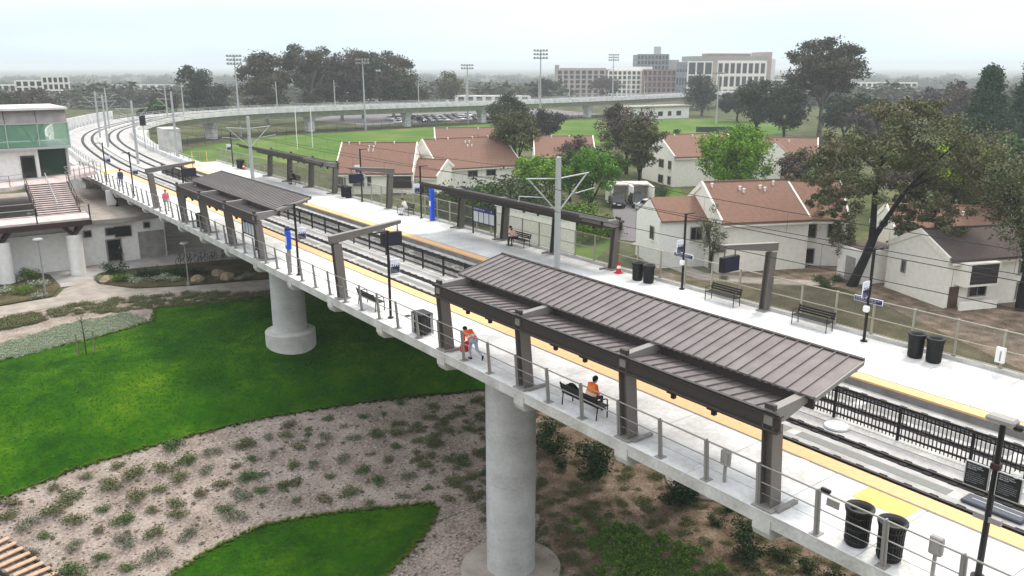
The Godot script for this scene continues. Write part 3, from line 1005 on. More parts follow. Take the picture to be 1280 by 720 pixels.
func make_canopy(label: String, at: Vector3, turn: float) -> Node3D:
	var th := thing("platform_canopy", label, "canopy", at, turn)
	var L := BAY * 3
	var b: MB
	for k in 4:
		var z := -BAY * k
		b = MB.new(); canopy_column(b, z, 2.46)
		var col := part(b, "column", "steel", th)
		b = MB.new()
		b.cham(Vector3(0.36, 0.045, z), Vector3(0.74, 0.05, 0.62), 0.01)
		part(b, "base_plate", "galv", col)
		b = MB.new()
		b.box(Vector3(0.62, 0.06, z + 0.34), Vector3(0.86, 0.1, 0.14))
		part(b, "base_rail", "rafter", col)
		# rafter: crosses the lower roof, then carries the upper one
		b = MB.new()
		b.prism(PackedVector2Array([Vector2(-0.06, 2.5), Vector2(0.5, 2.5), Vector2(3.3, 3.28), Vector2(3.3, 3.38), Vector2(1.4, 3.0), Vector2(-0.06, 2.92)]), Transform3D(Basis.IDENTITY, Vector3(0, 0, z - 0.13)), 0.26)
		part(b, "rafter", "rafter", th)
		b = MB.new(); b.box(Vector3(0.02, 2.98, z), Vector3(0.12, 0.16, 0.3)); part(b, "bracket", "steel_dark", th)
	# long outer beam: an I-section
	b = MB.new()
	b.cham(Vector3(0.0, 2.8, -L / 2), Vector3(0.22, 0.06, L + 0.7), 0.01)
	b.box(Vector3(0.02, 2.58, -L / 2), Vector3(0.05, 0.4, L + 0.66))
	b.cham(Vector3(0.0, 2.36, -L / 2), Vector3(0.22, 0.06, L + 0.7), 0.01)
	part(b, "outer_beam", "steel_dark", th)
	b = MB.new(); b.box(Vector3(-0.1, 2.85, -L / 2), Vector3(0.03, 0.05, L + 0.72)); part(b, "drip_edge", "black", th)
	# clerestory strip between the two roofs
	b = MB.new(); b.box(Vector3(1.52, 2.82, -L / 2), Vector3(0.05, 0.42, L + 0.6)); part(b, "clerestory", "steel_dark", th)
	b = MB.new(); b.box(Vector3(1.36, 3.0, -L / 2), Vector3(0.1, 0.07, L + 0.86)); part(b, "gutter", "steel_dark", th)
	b = MB.new()
	for k in 70:
		b.box(Vector3(1.3, 3.02, 0.35 - k * 0.24), Vector3(0.03, 0.05, 0.1))
	part(b, "snow_guard", "rafter", th).set_meta("kind", "stuff")
	# inner beam and end fascias under the upper roof
	b = MB.new(); b.box(Vector3(3.28, 3.38, -L / 2), Vector3(0.1, 0.16, L + 0.8)); part(b, "inner_beam", "steel_dark", th)
	for e in [0.46, -L - 0.46]:
		b = MB.new()
		b.prism(PackedVector2Array([Vector2(1.28, 2.96), Vector2(3.5, 3.48), Vector2(3.5, 3.6), Vector2(1.28, 3.08)]), Transform3D(Basis.IDENTITY, Vector3(0, 0, e - 0.03)), 0.06)
		part(b, "end_fascia", "rafter", th)
	# standing-seam roof panels
	var w := (L + 0.86) / 41.0
	b = MB.new()
	b.prism(PackedVector2Array([Vector2(1.26, 3.03), Vector2(3.52, 3.555), Vector2(3.52, 3.6), Vector2(1.26, 3.075)]), Transform3D(Basis.IDENTITY, Vector3(0, 0, 0.012)), w - 0.024)
	b.prism(PackedVector2Array([Vector2(1.26, 3.05), Vector2(3.52, 3.575), Vector2(3.52, 3.645), Vector2(1.26, 3.12)]), Transform3D(Basis.IDENTITY, Vector3(0, 0, -0.016)), 0.028)
	var up := b.mesh()
	for k in 41:
		part(up, "roof_panel", "roof_metal", th, Vector3(0, 0, 0.43 - (k + 1) * w))
	b = MB.new(); b.prism(PackedVector2Array([Vector2(3.5, 3.5), Vector2(3.58, 3.52), Vector2(3.58, 3.67), Vector2(3.5, 3.65)]), Transform3D(Basis.IDENTITY, Vector3(0, 0, -L - 0.45)), L + 0.9); part(b, "roof_edge", "steel_dark", th)
	# lower roof, bay by bay between the rafters
	var w2 := (BAY - 0.3) / 12.0
	b = MB.new()
	b.prism(PackedVector2Array([Vector2(0.08, 2.74), Vector2(1.5, 2.6), Vector2(1.5, 2.64), Vector2(0.08, 2.78)]), Transform3D(Basis.IDENTITY, Vector3(0, 0, 0.012)), w2 - 0.024)
	b.prism(PackedVector2Array([Vector2(0.1, 2.75), Vector2(1.49, 2.61), Vector2(1.49, 2.69), Vector2(0.1, 2.83)]), Transform3D(Basis.IDENTITY, Vector3(0, 0, -0.016)), 0.028)
	var lp := b.mesh()
	for bay in 3:
		for k in 12:
			part(lp, "lower_roof_panel", "roof_metal", th, Vector3(0, 0, -BAY * bay - 0.15 - (k + 1) * w2))
	# paired floodlights below the beam
	for bay in 3:
		for q in [0.34, 0.62]:
			b = MB.new()
			b.box(Vector3(-0.02, 2.3, -BAY * (bay + q)), Vector3(0.12, 0.08, 0.34))
			b.cham(Vector3(0.05, 2.2, -BAY * (bay + q)), Vector3(0.14, 0.2, 0.14), 0.02)
			part(b, "floodlight", "black", th)
	return th

func portal(label: String, at: Vector3, turn: float) -> void:
	var th := thing("portal_frame", label, "frame", at, turn)
	var b := MB.new(); canopy_column(b, 0.0, 2.9)
	part(b, "column", "steel", th)
	b = MB.new(); b.cham(Vector3(0.36, 0.045, 0), Vector3(0.74, 0.05, 0.5), 0.01); part(b, "base_plate", "galv", th)
	b = MB.new()
	b.prism(PackedVector2Array([Vector2(-0.2, 2.94), Vector2(0.42, 2.98), Vector2(3.85, 3.53), Vector2(3.85, 3.68), Vector2(-0.2, 3.29)]), Transform3D(Basis.IDENTITY, Vector3(0, 0, -0.13)), 0.26)
	part(b, "arm", "steel", th)
	b = MB.new(); b.box(Vector3(1.82, 3.503, 0), Vector3(4.1, 0.03, 0.3), Basis(Vector3(0, 0, 1), 0.0963)); part(b, "arm_cap", "rafter", th)

func display(label: String, at: Vector3, turn: float) -> void:
	var th := thing("hanging_display", label, "display", at, turn)
	var b := MB.new(); b.cham(Vector3(0, -0.62, 0), Vector3(1.15, 0.72, 0.3), 0.03); part(b, "casing", "black", th)
	for e in [-1, 1]:
		b = MB.new(); b.box(Vector3(0, -0.62, e * 0.156), Vector3(1.02, 0.58, 0.012)); part(b, "screen", "navy", th)
		b = MB.new(); b.tube([Vector3(e * 0.38, -0.26, 0), Vector3(e * 0.38, 0.12, 0)], 0.035, 6); part(b, "hanger", "steel", th)

func make_canopies() -> void:
	make_canopy("large ribbed metal canopy on the lawn-side platform above the seated worker", W(11.75, 17.3, PY), 0)
	make_canopy("ribbed metal canopy on the lawn-side platform next to the stairs building", W(48.7, 17.3, PY), 0)
	make_canopy("metal canopy on the house-side platform over the map board", W(49.95, 33.45, PY), PI)
	make_canopy("metal canopy on the house-side platform by the sports field end", W(87.1, 33.45, PY), PI)
	for q in [[37.7, 0, "steel portal arm on the lawn-side platform next to the blue help point", " by the help point"], [72.9, 0, "steel portal arm on the lawn-side platform near the stairs building", " by the stairs"], [60.7, 1, "steel portal arm on the house-side platform in front of a white house with a balcony", " before the houses"], [23.3, 1, "steel portal arm on the house-side platform above the black bench", " above a bench"]]:
		var near: bool = q[1] == 0
		portal(q[2], W(q[0], 17.3 if near else 33.45, PY), 0.0 if near else PI)
		display("dark hanging display under the " + q[2].replace("steel ", "").replace("on the ", "of the ").split(" in front")[0].split(" next to")[0].split(" near ")[0].split(" above")[0] + q[3], W(q[0], 20.6 if near else 30.15, PY + 3.38), 0.0)
	# two more displays on posts close to the end of the platform
	post_sign_group()

# ---------------------------------------------------------------- signs with lettering drawn as print
func text_tex(w: int, h: int, back: Color, rows: Array) -> ImageTexture:
	# rows: [y0, y1, x0, x1, colour, broken into words]
	var im := Image.create(w, h, false, Image.FORMAT_RGB8)
	im.fill(back)
	var r := RandomNumberGenerator.new()
	r.seed = w * 31 + rows.size()
	for q in rows:
		var y0 := int(q[0] * h); var y1 := int(q[1] * h)
		var x := int(q[2] * w); var x1 := int(q[3] * w)
		while x < x1:
			# letters a few pixels wide, words apart
			var word := r.randi_range(2, 7) if q[5] else 999
			for k in word:
				var lw := maxi(2, int((y1 - y0) * r.randf_range(0.4, 0.7)))
				if x + lw > x1: break
				im.fill_rect(Rect2i(x, y0 + (r.randi_range(0, 2) if r.randf() < 0.5 else 0), maxi(1, int(lw * 0.4)), y1 - y0), q[4])
				im.fill_rect(Rect2i(x, y0 + r.randi_range(0, maxi(1, (y1 - y0) / 2)), lw, maxi(1, (y1 - y0) / 4)), q[4])
				x += lw + 2
			x += maxi(3, (y1 - y0) / 2)
			if not q[5]: break
	im.generate_mipmaps()
	return ImageTexture.create_from_image(im)

func printed(tex: Texture2D) -> StandardMaterial3D:
	var m := StandardMaterial3D.new()
	m.albedo_texture = tex
	m.roughness = 0.5
	return m

func board(parent: Node3D, called: String, w: float, h: float, at: Vector3, turn: float, m) -> MeshInstance3D:
	var q := QuadMesh.new()
	q.size = Vector2(w, h)
	var o := part(q, called, m, parent, at)
	o.rotation.y = turn
	return o

func make_sign_materials() -> void:
	var wht := Color(0.86, 0.86, 0.9)
	M.name_sign = printed(text_tex(128, 176, Color(0.05, 0.06, 0.2), [[0.0, 0.3, 0.0, 1.0, wht, false], [0.46, 0.52, 0.1, 0.3, wht, true], [0.62, 0.7, 0.1, 0.62, wht, true], [0.8, 0.88, 0.1, 0.85, wht, true]]))
	var top := text_tex(128, 52, wht, [[0.2, 0.4, 0.1, 0.85, Color(0.3, 0.3, 0.6), true], [0.58, 0.8, 0.1, 0.7, Color(0.3, 0.3, 0.6), true]])
	M.name_top = printed(top)
	var rows := []
	for k in 3: rows.append([0.07 + k * 0.085, 0.115 + k * 0.085, 0.07, [0.7, 0.78, 0.5][k], wht, true])
	for k in 6: rows.append([0.4 + k * 0.085, 0.43 + k * 0.085, 0.07, [0.72, 0.9, 0.88, 0.86, 0.92, 0.6][k], Color(0.75, 0.75, 0.78), true])
	M.notice = printed(text_tex(320, 320, Color(0.03, 0.03, 0.04), rows))
	M.map_head = printed(text_tex(256, 40, Color(0.05, 0.11, 0.42), [[0.3, 0.7, 0.06, 0.6, wht, true], [0.25, 0.75, 0.86, 0.93, wht, true]]))
	var pr := []
	for k in 9: pr.append([0.08 + k * 0.1, 0.12 + k * 0.1, 0.08, 0.9 - 0.05 * (k % 3), [Color(0.5, 0.55, 0.6), Color(0.65, 0.5, 0.5), Color(0.45, 0.6, 0.55)][k % 3], true])
	M.poster_print = printed(text_tex(96, 160, Color(0.83, 0.85, 0.87), pr))
	M.wide_sign = printed(text_tex(256, 48, Color(0.07, 0.08, 0.25), [[0.18, 0.42, 0.05, 0.94, wht, true], [0.6, 0.8, 0.05, 0.8, wht, true]]))

func sign_pole(label: String, at: Vector3, h: float, side: float, wide: bool, group := "") -> void:
	var th := thing("sign_pole", label, "sign", at, 0, group)
	var b := MB.new()
	b.lathe([[0.15, 0.0], [0.15, 0.05], [0.065, 0.06], [0.065, h], [0.0, h + 0.02]], 10)
	part(b, "pole", "black", th)
	b = MB.new()
	b.box(Vector3(-side * 0.3, h - 0.04, 0), Vector3(0.75, 0.05, 0.08))
	part(b, "lamp_arm", "black", th)
	b = MB.new(); b.cham(Vector3(side * 0.33, h - 1.72, 0), Vector3(0.5, 0.7, 0.04), 0.008)
	var pn := part(b, "sign_panel", "sign_white", th)
	for e in [0.0, PI]:
		var z := 0.024 if e == 0.0 else -0.024
		board(pn, "sign_print", 0.46, 0.44, Vector3(side * 0.33, h - 1.83, z), e, "name_sign")
		board(pn, "sign_heading", 0.46, 0.2, Vector3(side * 0.33, h - 1.49, z), e, "name_top")
	if wide:
		b = MB.new(); b.cham(Vector3(0, h - 2.25, 0), Vector3(0.05, 0.24, 1.3), 0.008)
		var wd := part(b, "direction_panel", "sign_white", th)
		for e in [-PI / 2, PI / 2]:
			board(wd, "sign_print", 1.26, 0.2, Vector3(-0.028 if e < 0 else 0.028, h - 2.25, 0), e, "wide_sign")
		b = MB.new(); b.cham(Vector3(-0.1, h - 2.62, 0), Vector3(0.2, 0.28, 0.26), 0.05); part(b, "camera_housing", "white", th)

func post_sign_group() -> void:
	make_sign_materials()
	sign_pole("black sign pole on the lawn-side platform next to the grey mesh bin", W(33.2, 17.95, PY), 4.2, 1, false)
	sign_pole("black sign pole on the lawn-side platform beside the blue help point", W(43.7, 17.85, PY), 4.1, 1, false)
	sign_pole("black sign pole on the lawn-side platform at the canopy by the stairs", W(66.2, 18.2, PY), 4.1, 1, false)
	sign_pole("black sign pole on the lawn-side platform beside the stairs building", W(81.0, 17.8, PY), 4.0, 1, false)
	sign_pole("black sign pole at the far end of the lawn-side platform", W(93.0, 18.0, PY), 4.0, 1, false)
	sign_pole("black sign pole on the house-side platform beside two bins and a cone", W(28.4, 32.9, PY), 4.1, -1, true)
	sign_pole("black sign pole with a wide board in front of the leaning tree trunk", W(17.8, 32.6, PY), 4.1, -1, true)
	sign_pole("black sign pole on the house-side platform by a white house", W(65.4, 33.0, PY), 4.6, -1, true)
	sign_pole("black sign pole on the house-side platform beside the tall blue help point", W(55.2, 32.9, PY), 4.1, -1, false)
	sign_pole("black sign pole at the end of the house-side platform", W(98.5, 33.0, PY), 4.0, -1, false)
	# notice pole at the railing corner: two black boards and a lamp head
	var th := thing("notice_pole", "tall black pole with two black notice boards beside the railing", "sign", W(6.83, 18.78, PY))
	var b := MB.new()
	b.lathe([[0.16, 0.0], [0.16, 0.06], [0.075, 0.07], [0.065, 3.85], [0.0, 3.87]], 12)
	part(b, "pole", "black", th)
	b = MB.new()
	b.cham(Vector3(0.05, 3.95, -0.05), Vector3(0.34, 0.16, 0.62), 0.05)
	var hd := part(b, "lamp_head", "galv", th)
	b = MB.new(); b.cham(Vector3(0.05, 3.87, 0.3), Vector3(0.18, 0.14, 0.2), 0.04); part(b, "camera_dome", "black", hd)
	b = MB.new(); b.cham(Vector3(0, 2.86, 0), Vector3(0.2, 0.16, 0.2), 0.02); part(b, "clamp", "maroon", th)
	b = MB.new(); b.box(Vector3(0, 1.55, 0), Vector3(0.12, 0.14, 0.6)); part(b, "cross_clamp", "galv", th)
	for e in [-0.34, 0.34]:
		b = MB.new(); b.cham(Vector3(-0.06, 2.5, e), Vector3(0.05, 0.6, 0.54), 0.008)
		var nb := part(b, "notice_board", "galv_light", th)
		board(nb, "notice_print", 0.49, 0.55, Vector3(-0.09, 2.5, e), -PI / 2, "notice")
		board(nb, "notice_print", 0.49, 0.55, Vector3(-0.03, 2.5, e), PI / 2, "notice")
	b = MB.new(); b.cham(Vector3(-0.06, 2.84, 0.45), Vector3(0.1, 0.16, 0.12), 0.03); part(b, "speaker", "white", th)

# ---------------------------------------------------------------- furniture
func bin_proto() -> MB:
	var b := MB.new()
	b.lathe([[0.25, 0.0], [0.262, 0.04], [0.268, 0.1], [0.28, 0.8], [0.31, 0.9], [0.325, 0.97]], 32)
	return b

func bin_slats() -> MB:
	var b := MB.new()
	for k in 26:
		var a := TAU * k / 26
		var d := Vector3(cos(a), 0, sin(a))
		var s := Vector3(-d.z, 0, d.x) * 0.02
		for e in [[0.27, 0.05, 0.29, 0.8], [0.29, 0.8, 0.335, 0.97]]:
			b.hexa([d * e[0] - s + Vector3.UP * e[1], d * e[0] + s + Vector3.UP * e[1], d * (e[0] + 0.016) + s + Vector3.UP * e[1], d * (e[0] + 0.016) - s + Vector3.UP * e[1], d * e[2] - s + Vector3.UP * e[3], d * e[2] + s + Vector3.UP * e[3], d * (e[2] + 0.016) + s + Vector3.UP * e[3], d * (e[2] + 0.016) - s + Vector3.UP * e[3]])
	return b

func make_bin(label: String, at: Vector3, group := "") -> void:
	var th := thing("litter_bin", label, "bin", at, 0, group)
	part(bin_proto(), "body", "black", th)
	part(bin_slats(), "slats", "bin", th).set_meta("kind", "stuff")
	var b := MB.new()
	b.lathe([[0.335, 0.95], [0.355, 0.98], [0.35, 1.02], [0.3, 1.03], [0.24, 0.99], [0.2, 0.93], [0.18, 0.84], [0, 0.82]], 32)
	part(b, "rim", "bin", th)
	b = MB.new()
	for y in [0.12, 0.45, 0.78]:
		b.lathe([[0.29 + y * 0.015, y], [0.3 + y * 0.015, y + 0.02], [0.29 + y * 0.015, y + 0.04]], 32)
	part(b, "band", "black", th)

func make_bench(label: String, at: Vector3, turn: float, group := "") -> void:
	# local: length along z, sitter looks along +x
	var th := thing("bench", label, "bench", at, turn, group)
	var b: MB
	for k in 5:
		b = MB.new(); b.cham(Vector3(-0.2 + k * 0.1, 0.45, 0), Vector3(0.085, 0.03, 1.9), 0.008); part(b, "slat", "bin", th)
	for k in 3:
		b = MB.new(); b.cham(Vector3(-0.27 - k * 0.03, 0.58 + k * 0.11, 0), Vector3(0.025, 0.085, 1.9), 0.008); part(b, "back_slat", "bin", th)
	for z in [-0.88, 0.88]:
		b = MB.new()
		b.tube([Vector3(0.24, 0, z), Vector3(0.24, 0.43, z), Vector3(0.22, 0.66, z), Vector3(0.12, 0.7, z), Vector3(-0.3, 0.68, z)], 0.024, 6)
		b.tube([Vector3(-0.26, 0, z), Vector3(-0.22, 0.43, z), Vector3(-0.36, 0.88, z)], 0.024, 6)
		b.tube([Vector3(-0.24, 0.43, z), Vector3(0.24, 0.43, z)], 0.02, 6)
		part(b, "leg_frame", "black", th)

func make_platform_things() -> void:
	make_bin("dark fluted litter bin by the railing with the camera post", W(9.34, 17.85, PY))
	make_bin("dark fluted litter bin by the railing next to the black notice pole", W(8.5, 17.87, PY))
	make_bin("dark litter bin on the house-side platform, the one of two nearer the traffic cone", W(31.25, 32.45, PY), "pair of bins next to the traffic cone")
	make_bin("dark litter bin beside the cone's neighbour, nearer the pole with the wide sign", W(30.45, 32.48, PY), "pair of bins next to the traffic cone")
	make_bin("dark litter bin by the mesh fence, the one nearer the pole with the wide board", W(15.45, 32.4, PY), "pair of bins by the mesh fence")
	make_bin("dark litter bin by the mesh fence, the one nearer the small white cabinet", W(14.7, 32.42, PY), "pair of bins by the mesh fence")
	make_bin("black litter bin by the white house, the one nearer the furthest canopy", W(68.9, 33.0, PY), "bins under the display")
	make_bin("black litter bin by the white house, the one nearer the hanging display", W(68.1, 33.0, PY), "bins under the display")
	make_bin("black litter bin near the platform end, the one away from the small cone", W(96.3, 33.0, PY), "bins near the platform end")
	make_bin("black litter bin near the platform end, right beside the small cone", W(95.5, 33.0, PY), "bins near the platform end")
	make_bin("grey litter bin under the canopy by the stairs, nearer the person in pink", W(62.0, 18.0, PY), "bins under the canopy by the stairs")
	make_bin("grey litter bin under the canopy by the stairs, nearer the map board", W(61.1, 18.0, PY), "bins under the canopy by the stairs")
	# square mesh bin
	var th := thing("mesh_bin", "boxy grey mesh bin beside the walking worker", "bin", W(30.3, 17.95, PY))
	var b := MB.new()
	for k in 9:
		for e in [-0.3, 0.3]:
			b.box(Vector3(e, 0.48, -0.4 + k * 0.1), Vector3(0.03, 0.92, 0.03))
	for k in 5:
		for e in [-0.55, 0.55]:
			b.box(Vector3(-0.3 + k * 0.15, 0.48, e * 0.73), Vector3(0.03, 0.92, 0.03))
	part(b, "bars", "bin", th).set_meta("kind", "stuff")
	b = MB.new(); b.cham(Vector3(0, 0.46, 0), Vector3(0.5, 0.86, 0.7), 0.08); part(b, "liner", M.liner, th)
	b = MB.new(); b.cham(Vector3(0, 0.96, 0), Vector3(0.66, 0.06, 0.86), 0.025); part(b, "rim", "bin", th)
	make_bench("dark slatted bench carrying the seated worker in the orange vest", W(19.55, 17.95, PY), 0)
	make_bench("dark slatted bench on the lawn-side platform between sign pole and portal arm", W(35.4, 18.1, PY), 0)
	make_bench("dark slatted bench below the hanging monitor by the mesh fence", W(25.4, 32.5, PY), PI)
	make_bench("dark slatted bench by the mesh fence beside the pole with the wide board", W(20.3, 32.5, PY), PI)
	make_bench("dark slatted bench carrying the person in pink", W(42.5, 32.75, PY), PI)
	make_bench("dark slatted bench carrying the person in white", W(57.6, 32.85, PY), PI)
	make_bench("dark slatted bench carrying the person in black", W(80.0, 32.85, PY), PI)
	# help points
	th = thing("help_point", "blue help point on two grey legs beside a black sign pole", "help point", W(44.7, 17.75, PY))
	for e in [-0.13, 0.13]:
		b = MB.new(); b.cham(Vector3(0, 0.68, e), Vector3(0.12, 1.36, 0.06), 0.015); part(b, "leg", "galv", th)
	b = MB.new(); b.cham(Vector3(0, 1.9, 0), Vector3(0.26, 1.1, 0.36), 0.04); part(b, "cabinet", "blue", th)
	b = MB.new(); b.cham(Vector3(-0.135, 1.85, 0), Vector3(0.02, 0.5, 0.2), 0.005); part(b, "call_panel", "sign_white", th)
	b = MB.new(); b.lathe([[0.16, 2.45], [0.17, 2.55], [0.1, 2.68], [0, 2.7]], 14); part(b, "beacon", "blue_dark", th)
	th = thing("help_point", "tall solid blue help point column at the end of the house-side canopy", "help point", W(53.75, 33.0, PY))
	b = MB.new(); b.cham(Vector3(0, 1.25, 0), Vector3(0.34, 2.5, 0.34), 0.05); part(b, "cabinet", "blue", th)
	b = MB.new(); b.cham(Vector3(-0.175, 1.35, 0), Vector3(0.02, 0.4, 0.2), 0.005); part(b, "call_panel", "sign_white", th)
	b = MB.new(); b.lathe([[0.15, 2.5], [0.16, 2.58], [0.08, 2.68], [0, 2.7]], 14); part(b, "beacon", "blue_dark", th)
	# map boards
	for q in [["map board with blue heading under the house-side canopy", 46.5, 32.75, 2.65, 1.0], ["map board with blue heading under the lawn-side canopy by the stairs", 52.7, 18.3, 2.2, 1.0]]:
		var w: float = q[3]
		th = thing("map_board", q[0], "map board", W(q[1], q[2], PY))
		for e in [-0.5, 0.5]:
			b = MB.new(); b.cham(Vector3(0, 0.98, e * w), Vector3(0.09, 1.96, 0.09), 0.012); part(b, "leg", "black", th)
		b = MB.new(); b.cham(Vector3(0, 1.82, 0), Vector3(0.1, 0.34, w), 0.012)
		var hd := part(b, "heading", "blue_dark", th)
		board(hd, "heading_print", w - 0.06, 0.3, Vector3(-0.052, 1.82, 0), -PI / 2, "map_head")
		board(hd, "heading_print", w - 0.06, 0.3, Vector3(0.052, 1.82, 0), PI / 2, "map_head")
		b = MB.new(); b.box(Vector3(0, 0.86, 0), Vector3(0.05, 0.06, w - 0.09)); part(b, "bottom_rail", "black", th)
		for k in 4:
			var z := (k - 1.5) * (w - 0.12) / 4.0
			b = MB.new(); b.box(Vector3(0, 1.27, z), Vector3(0.02, 0.72, (w - 0.12) / 4.0 - 0.08))
			var ps := part(b, "poster", "poster", th)
			board(ps, "poster_print", (w - 0.12) / 4.0 - 0.1, 0.7, Vector3(-0.012, 1.27, z), -PI / 2, "poster_print")
			board(ps, "poster_print", (w - 0.12) / 4.0 - 0.1, 0.7, Vector3(0.012, 1.27, z), PI / 2, "poster_print")
			if k > 0:
				b = MB.new(); b.box(Vector3(0, 1.27, z - (w - 0.12) / 8.0), Vector3(0.045, 0.76, 0.05)); part(b, "mullion", "black", th)
	# traffic cones
	for q in [[33.0, 32.7, "red traffic cone with a pale collar at the foot of the canopy column"], [94.6, 32.9, "small red traffic cone beside the last bins of the house-side platform"]]:
		th = thing("traffic_cone", q[2], "cone", W(q[0], q[1], PY))
		b = MB.new(); b.cham(Vector3(0, 0.025, 0), Vector3(0.42, 0.05, 0.42), 0.012); b.lathe([[0.17, 0.05], [0.12, 0.3]], 20); b.lathe([[0.09, 0.46], [0.035, 0.76], [0, 0.77]], 20); part(b, "cone", "red", th)
		b = MB.new(); b.lathe([[0.12, 0.3], [0.09, 0.46]], 20); part(b, "collar", "white", th)
	# boxes and cameras on the railing
	for q in [[13.56, 0.75, "grey electrical box on the railing beneath the canopy edge"], [7.6, 0.95, "pale slotted box on a short grey post behind the railing"]]:
		th = thing("control_box", q[2], "box", W(q[0] - 0.2, 17.75, PY))
		b = MB.new(); b.tube([Vector3.ZERO, Vector3(0, q[1], 0)], 0.05, 8); part(b, "post", "galv", th)
		b = MB.new(); b.cham(Vector3(0, q[1], 0), Vector3(0.16, 0.46, 0.3), 0.03); part(b, "box", "galv", th)
		b = MB.new(); b.cham(Vector3(-0.07, q[1], 0), Vector3(0.05, 0.36, 0.22), 0.02); part(b, "lid", "panel_grey", th)
	th = thing("security_camera", "black camera and grey plate on the railing post beside two bins", "camera", W(10.02, 17.45, PY))
	b = MB.new(); b.cham(Vector3(-0.1, 1.335, 0.02), Vector3(0.1, 0.1, 0.26), 0.02); part(b, "camera_body", "black", th)
	b = MB.new(); b.box(Vector3(-0.02, 1.02, 0.2), Vector3(0.03, 0.2, 0.34)); part(b, "plate", "galv", th)
	th = thing("white_cabinet", "small white cabinet on the mesh fence", "cabinet", W(12.55, 33.15, PY))
	b = MB.new(); b.cham(Vector3(0, 0.75, 0), Vector3(0.14, 0.62, 0.34), 0.02); part(b, "door", "white", th)
	b = MB.new(); b.box(Vector3(-0.075, 0.72, 0.02), Vector3(0.012, 0.4, 0.05)); part(b, "slot", "galv", th)
	# low steel-blue box lying between the rails
	th = thing("track_equipment_box", "slate blue flat box with a pale stripe between the rails", "box", W(8.2, 22.9, 10.18))
	b = MB.new(); b.cham(Vector3(0, 0.05, 0), Vector3(0.55, 0.1, 1.6), 0.03); part(b, "casing", M.slate_box, th)
	b = MB.new(); b.box(Vector3(0, 0.104, 0.05), Vector3(0.04, 0.012, 1.3)); part(b, "stripe", "galv_light", th)
	th = thing("drain_lid", "round pale lid on the slab beside the picket fence", "lid", W(13.9, 24.35, 10.2))
	b = MB.new(); b.lathe([[0.42, 0.0], [0.4, 0.06], [0.2, 0.1], [0, 0.11]], 24); part(b, "lid", "platform", th)
	# small square hatch by the mesh bin
	b = MB.new(); b.cham(Vector3(0, 0.006, 0), Vector3(0.32, 0.012, 0.34), 0.004)
	solo(b, "floor_hatch", "bin", "small dark floor hatch on the platform beside the mesh bin", "hatch", "", W(33.0, 18.75, PY))

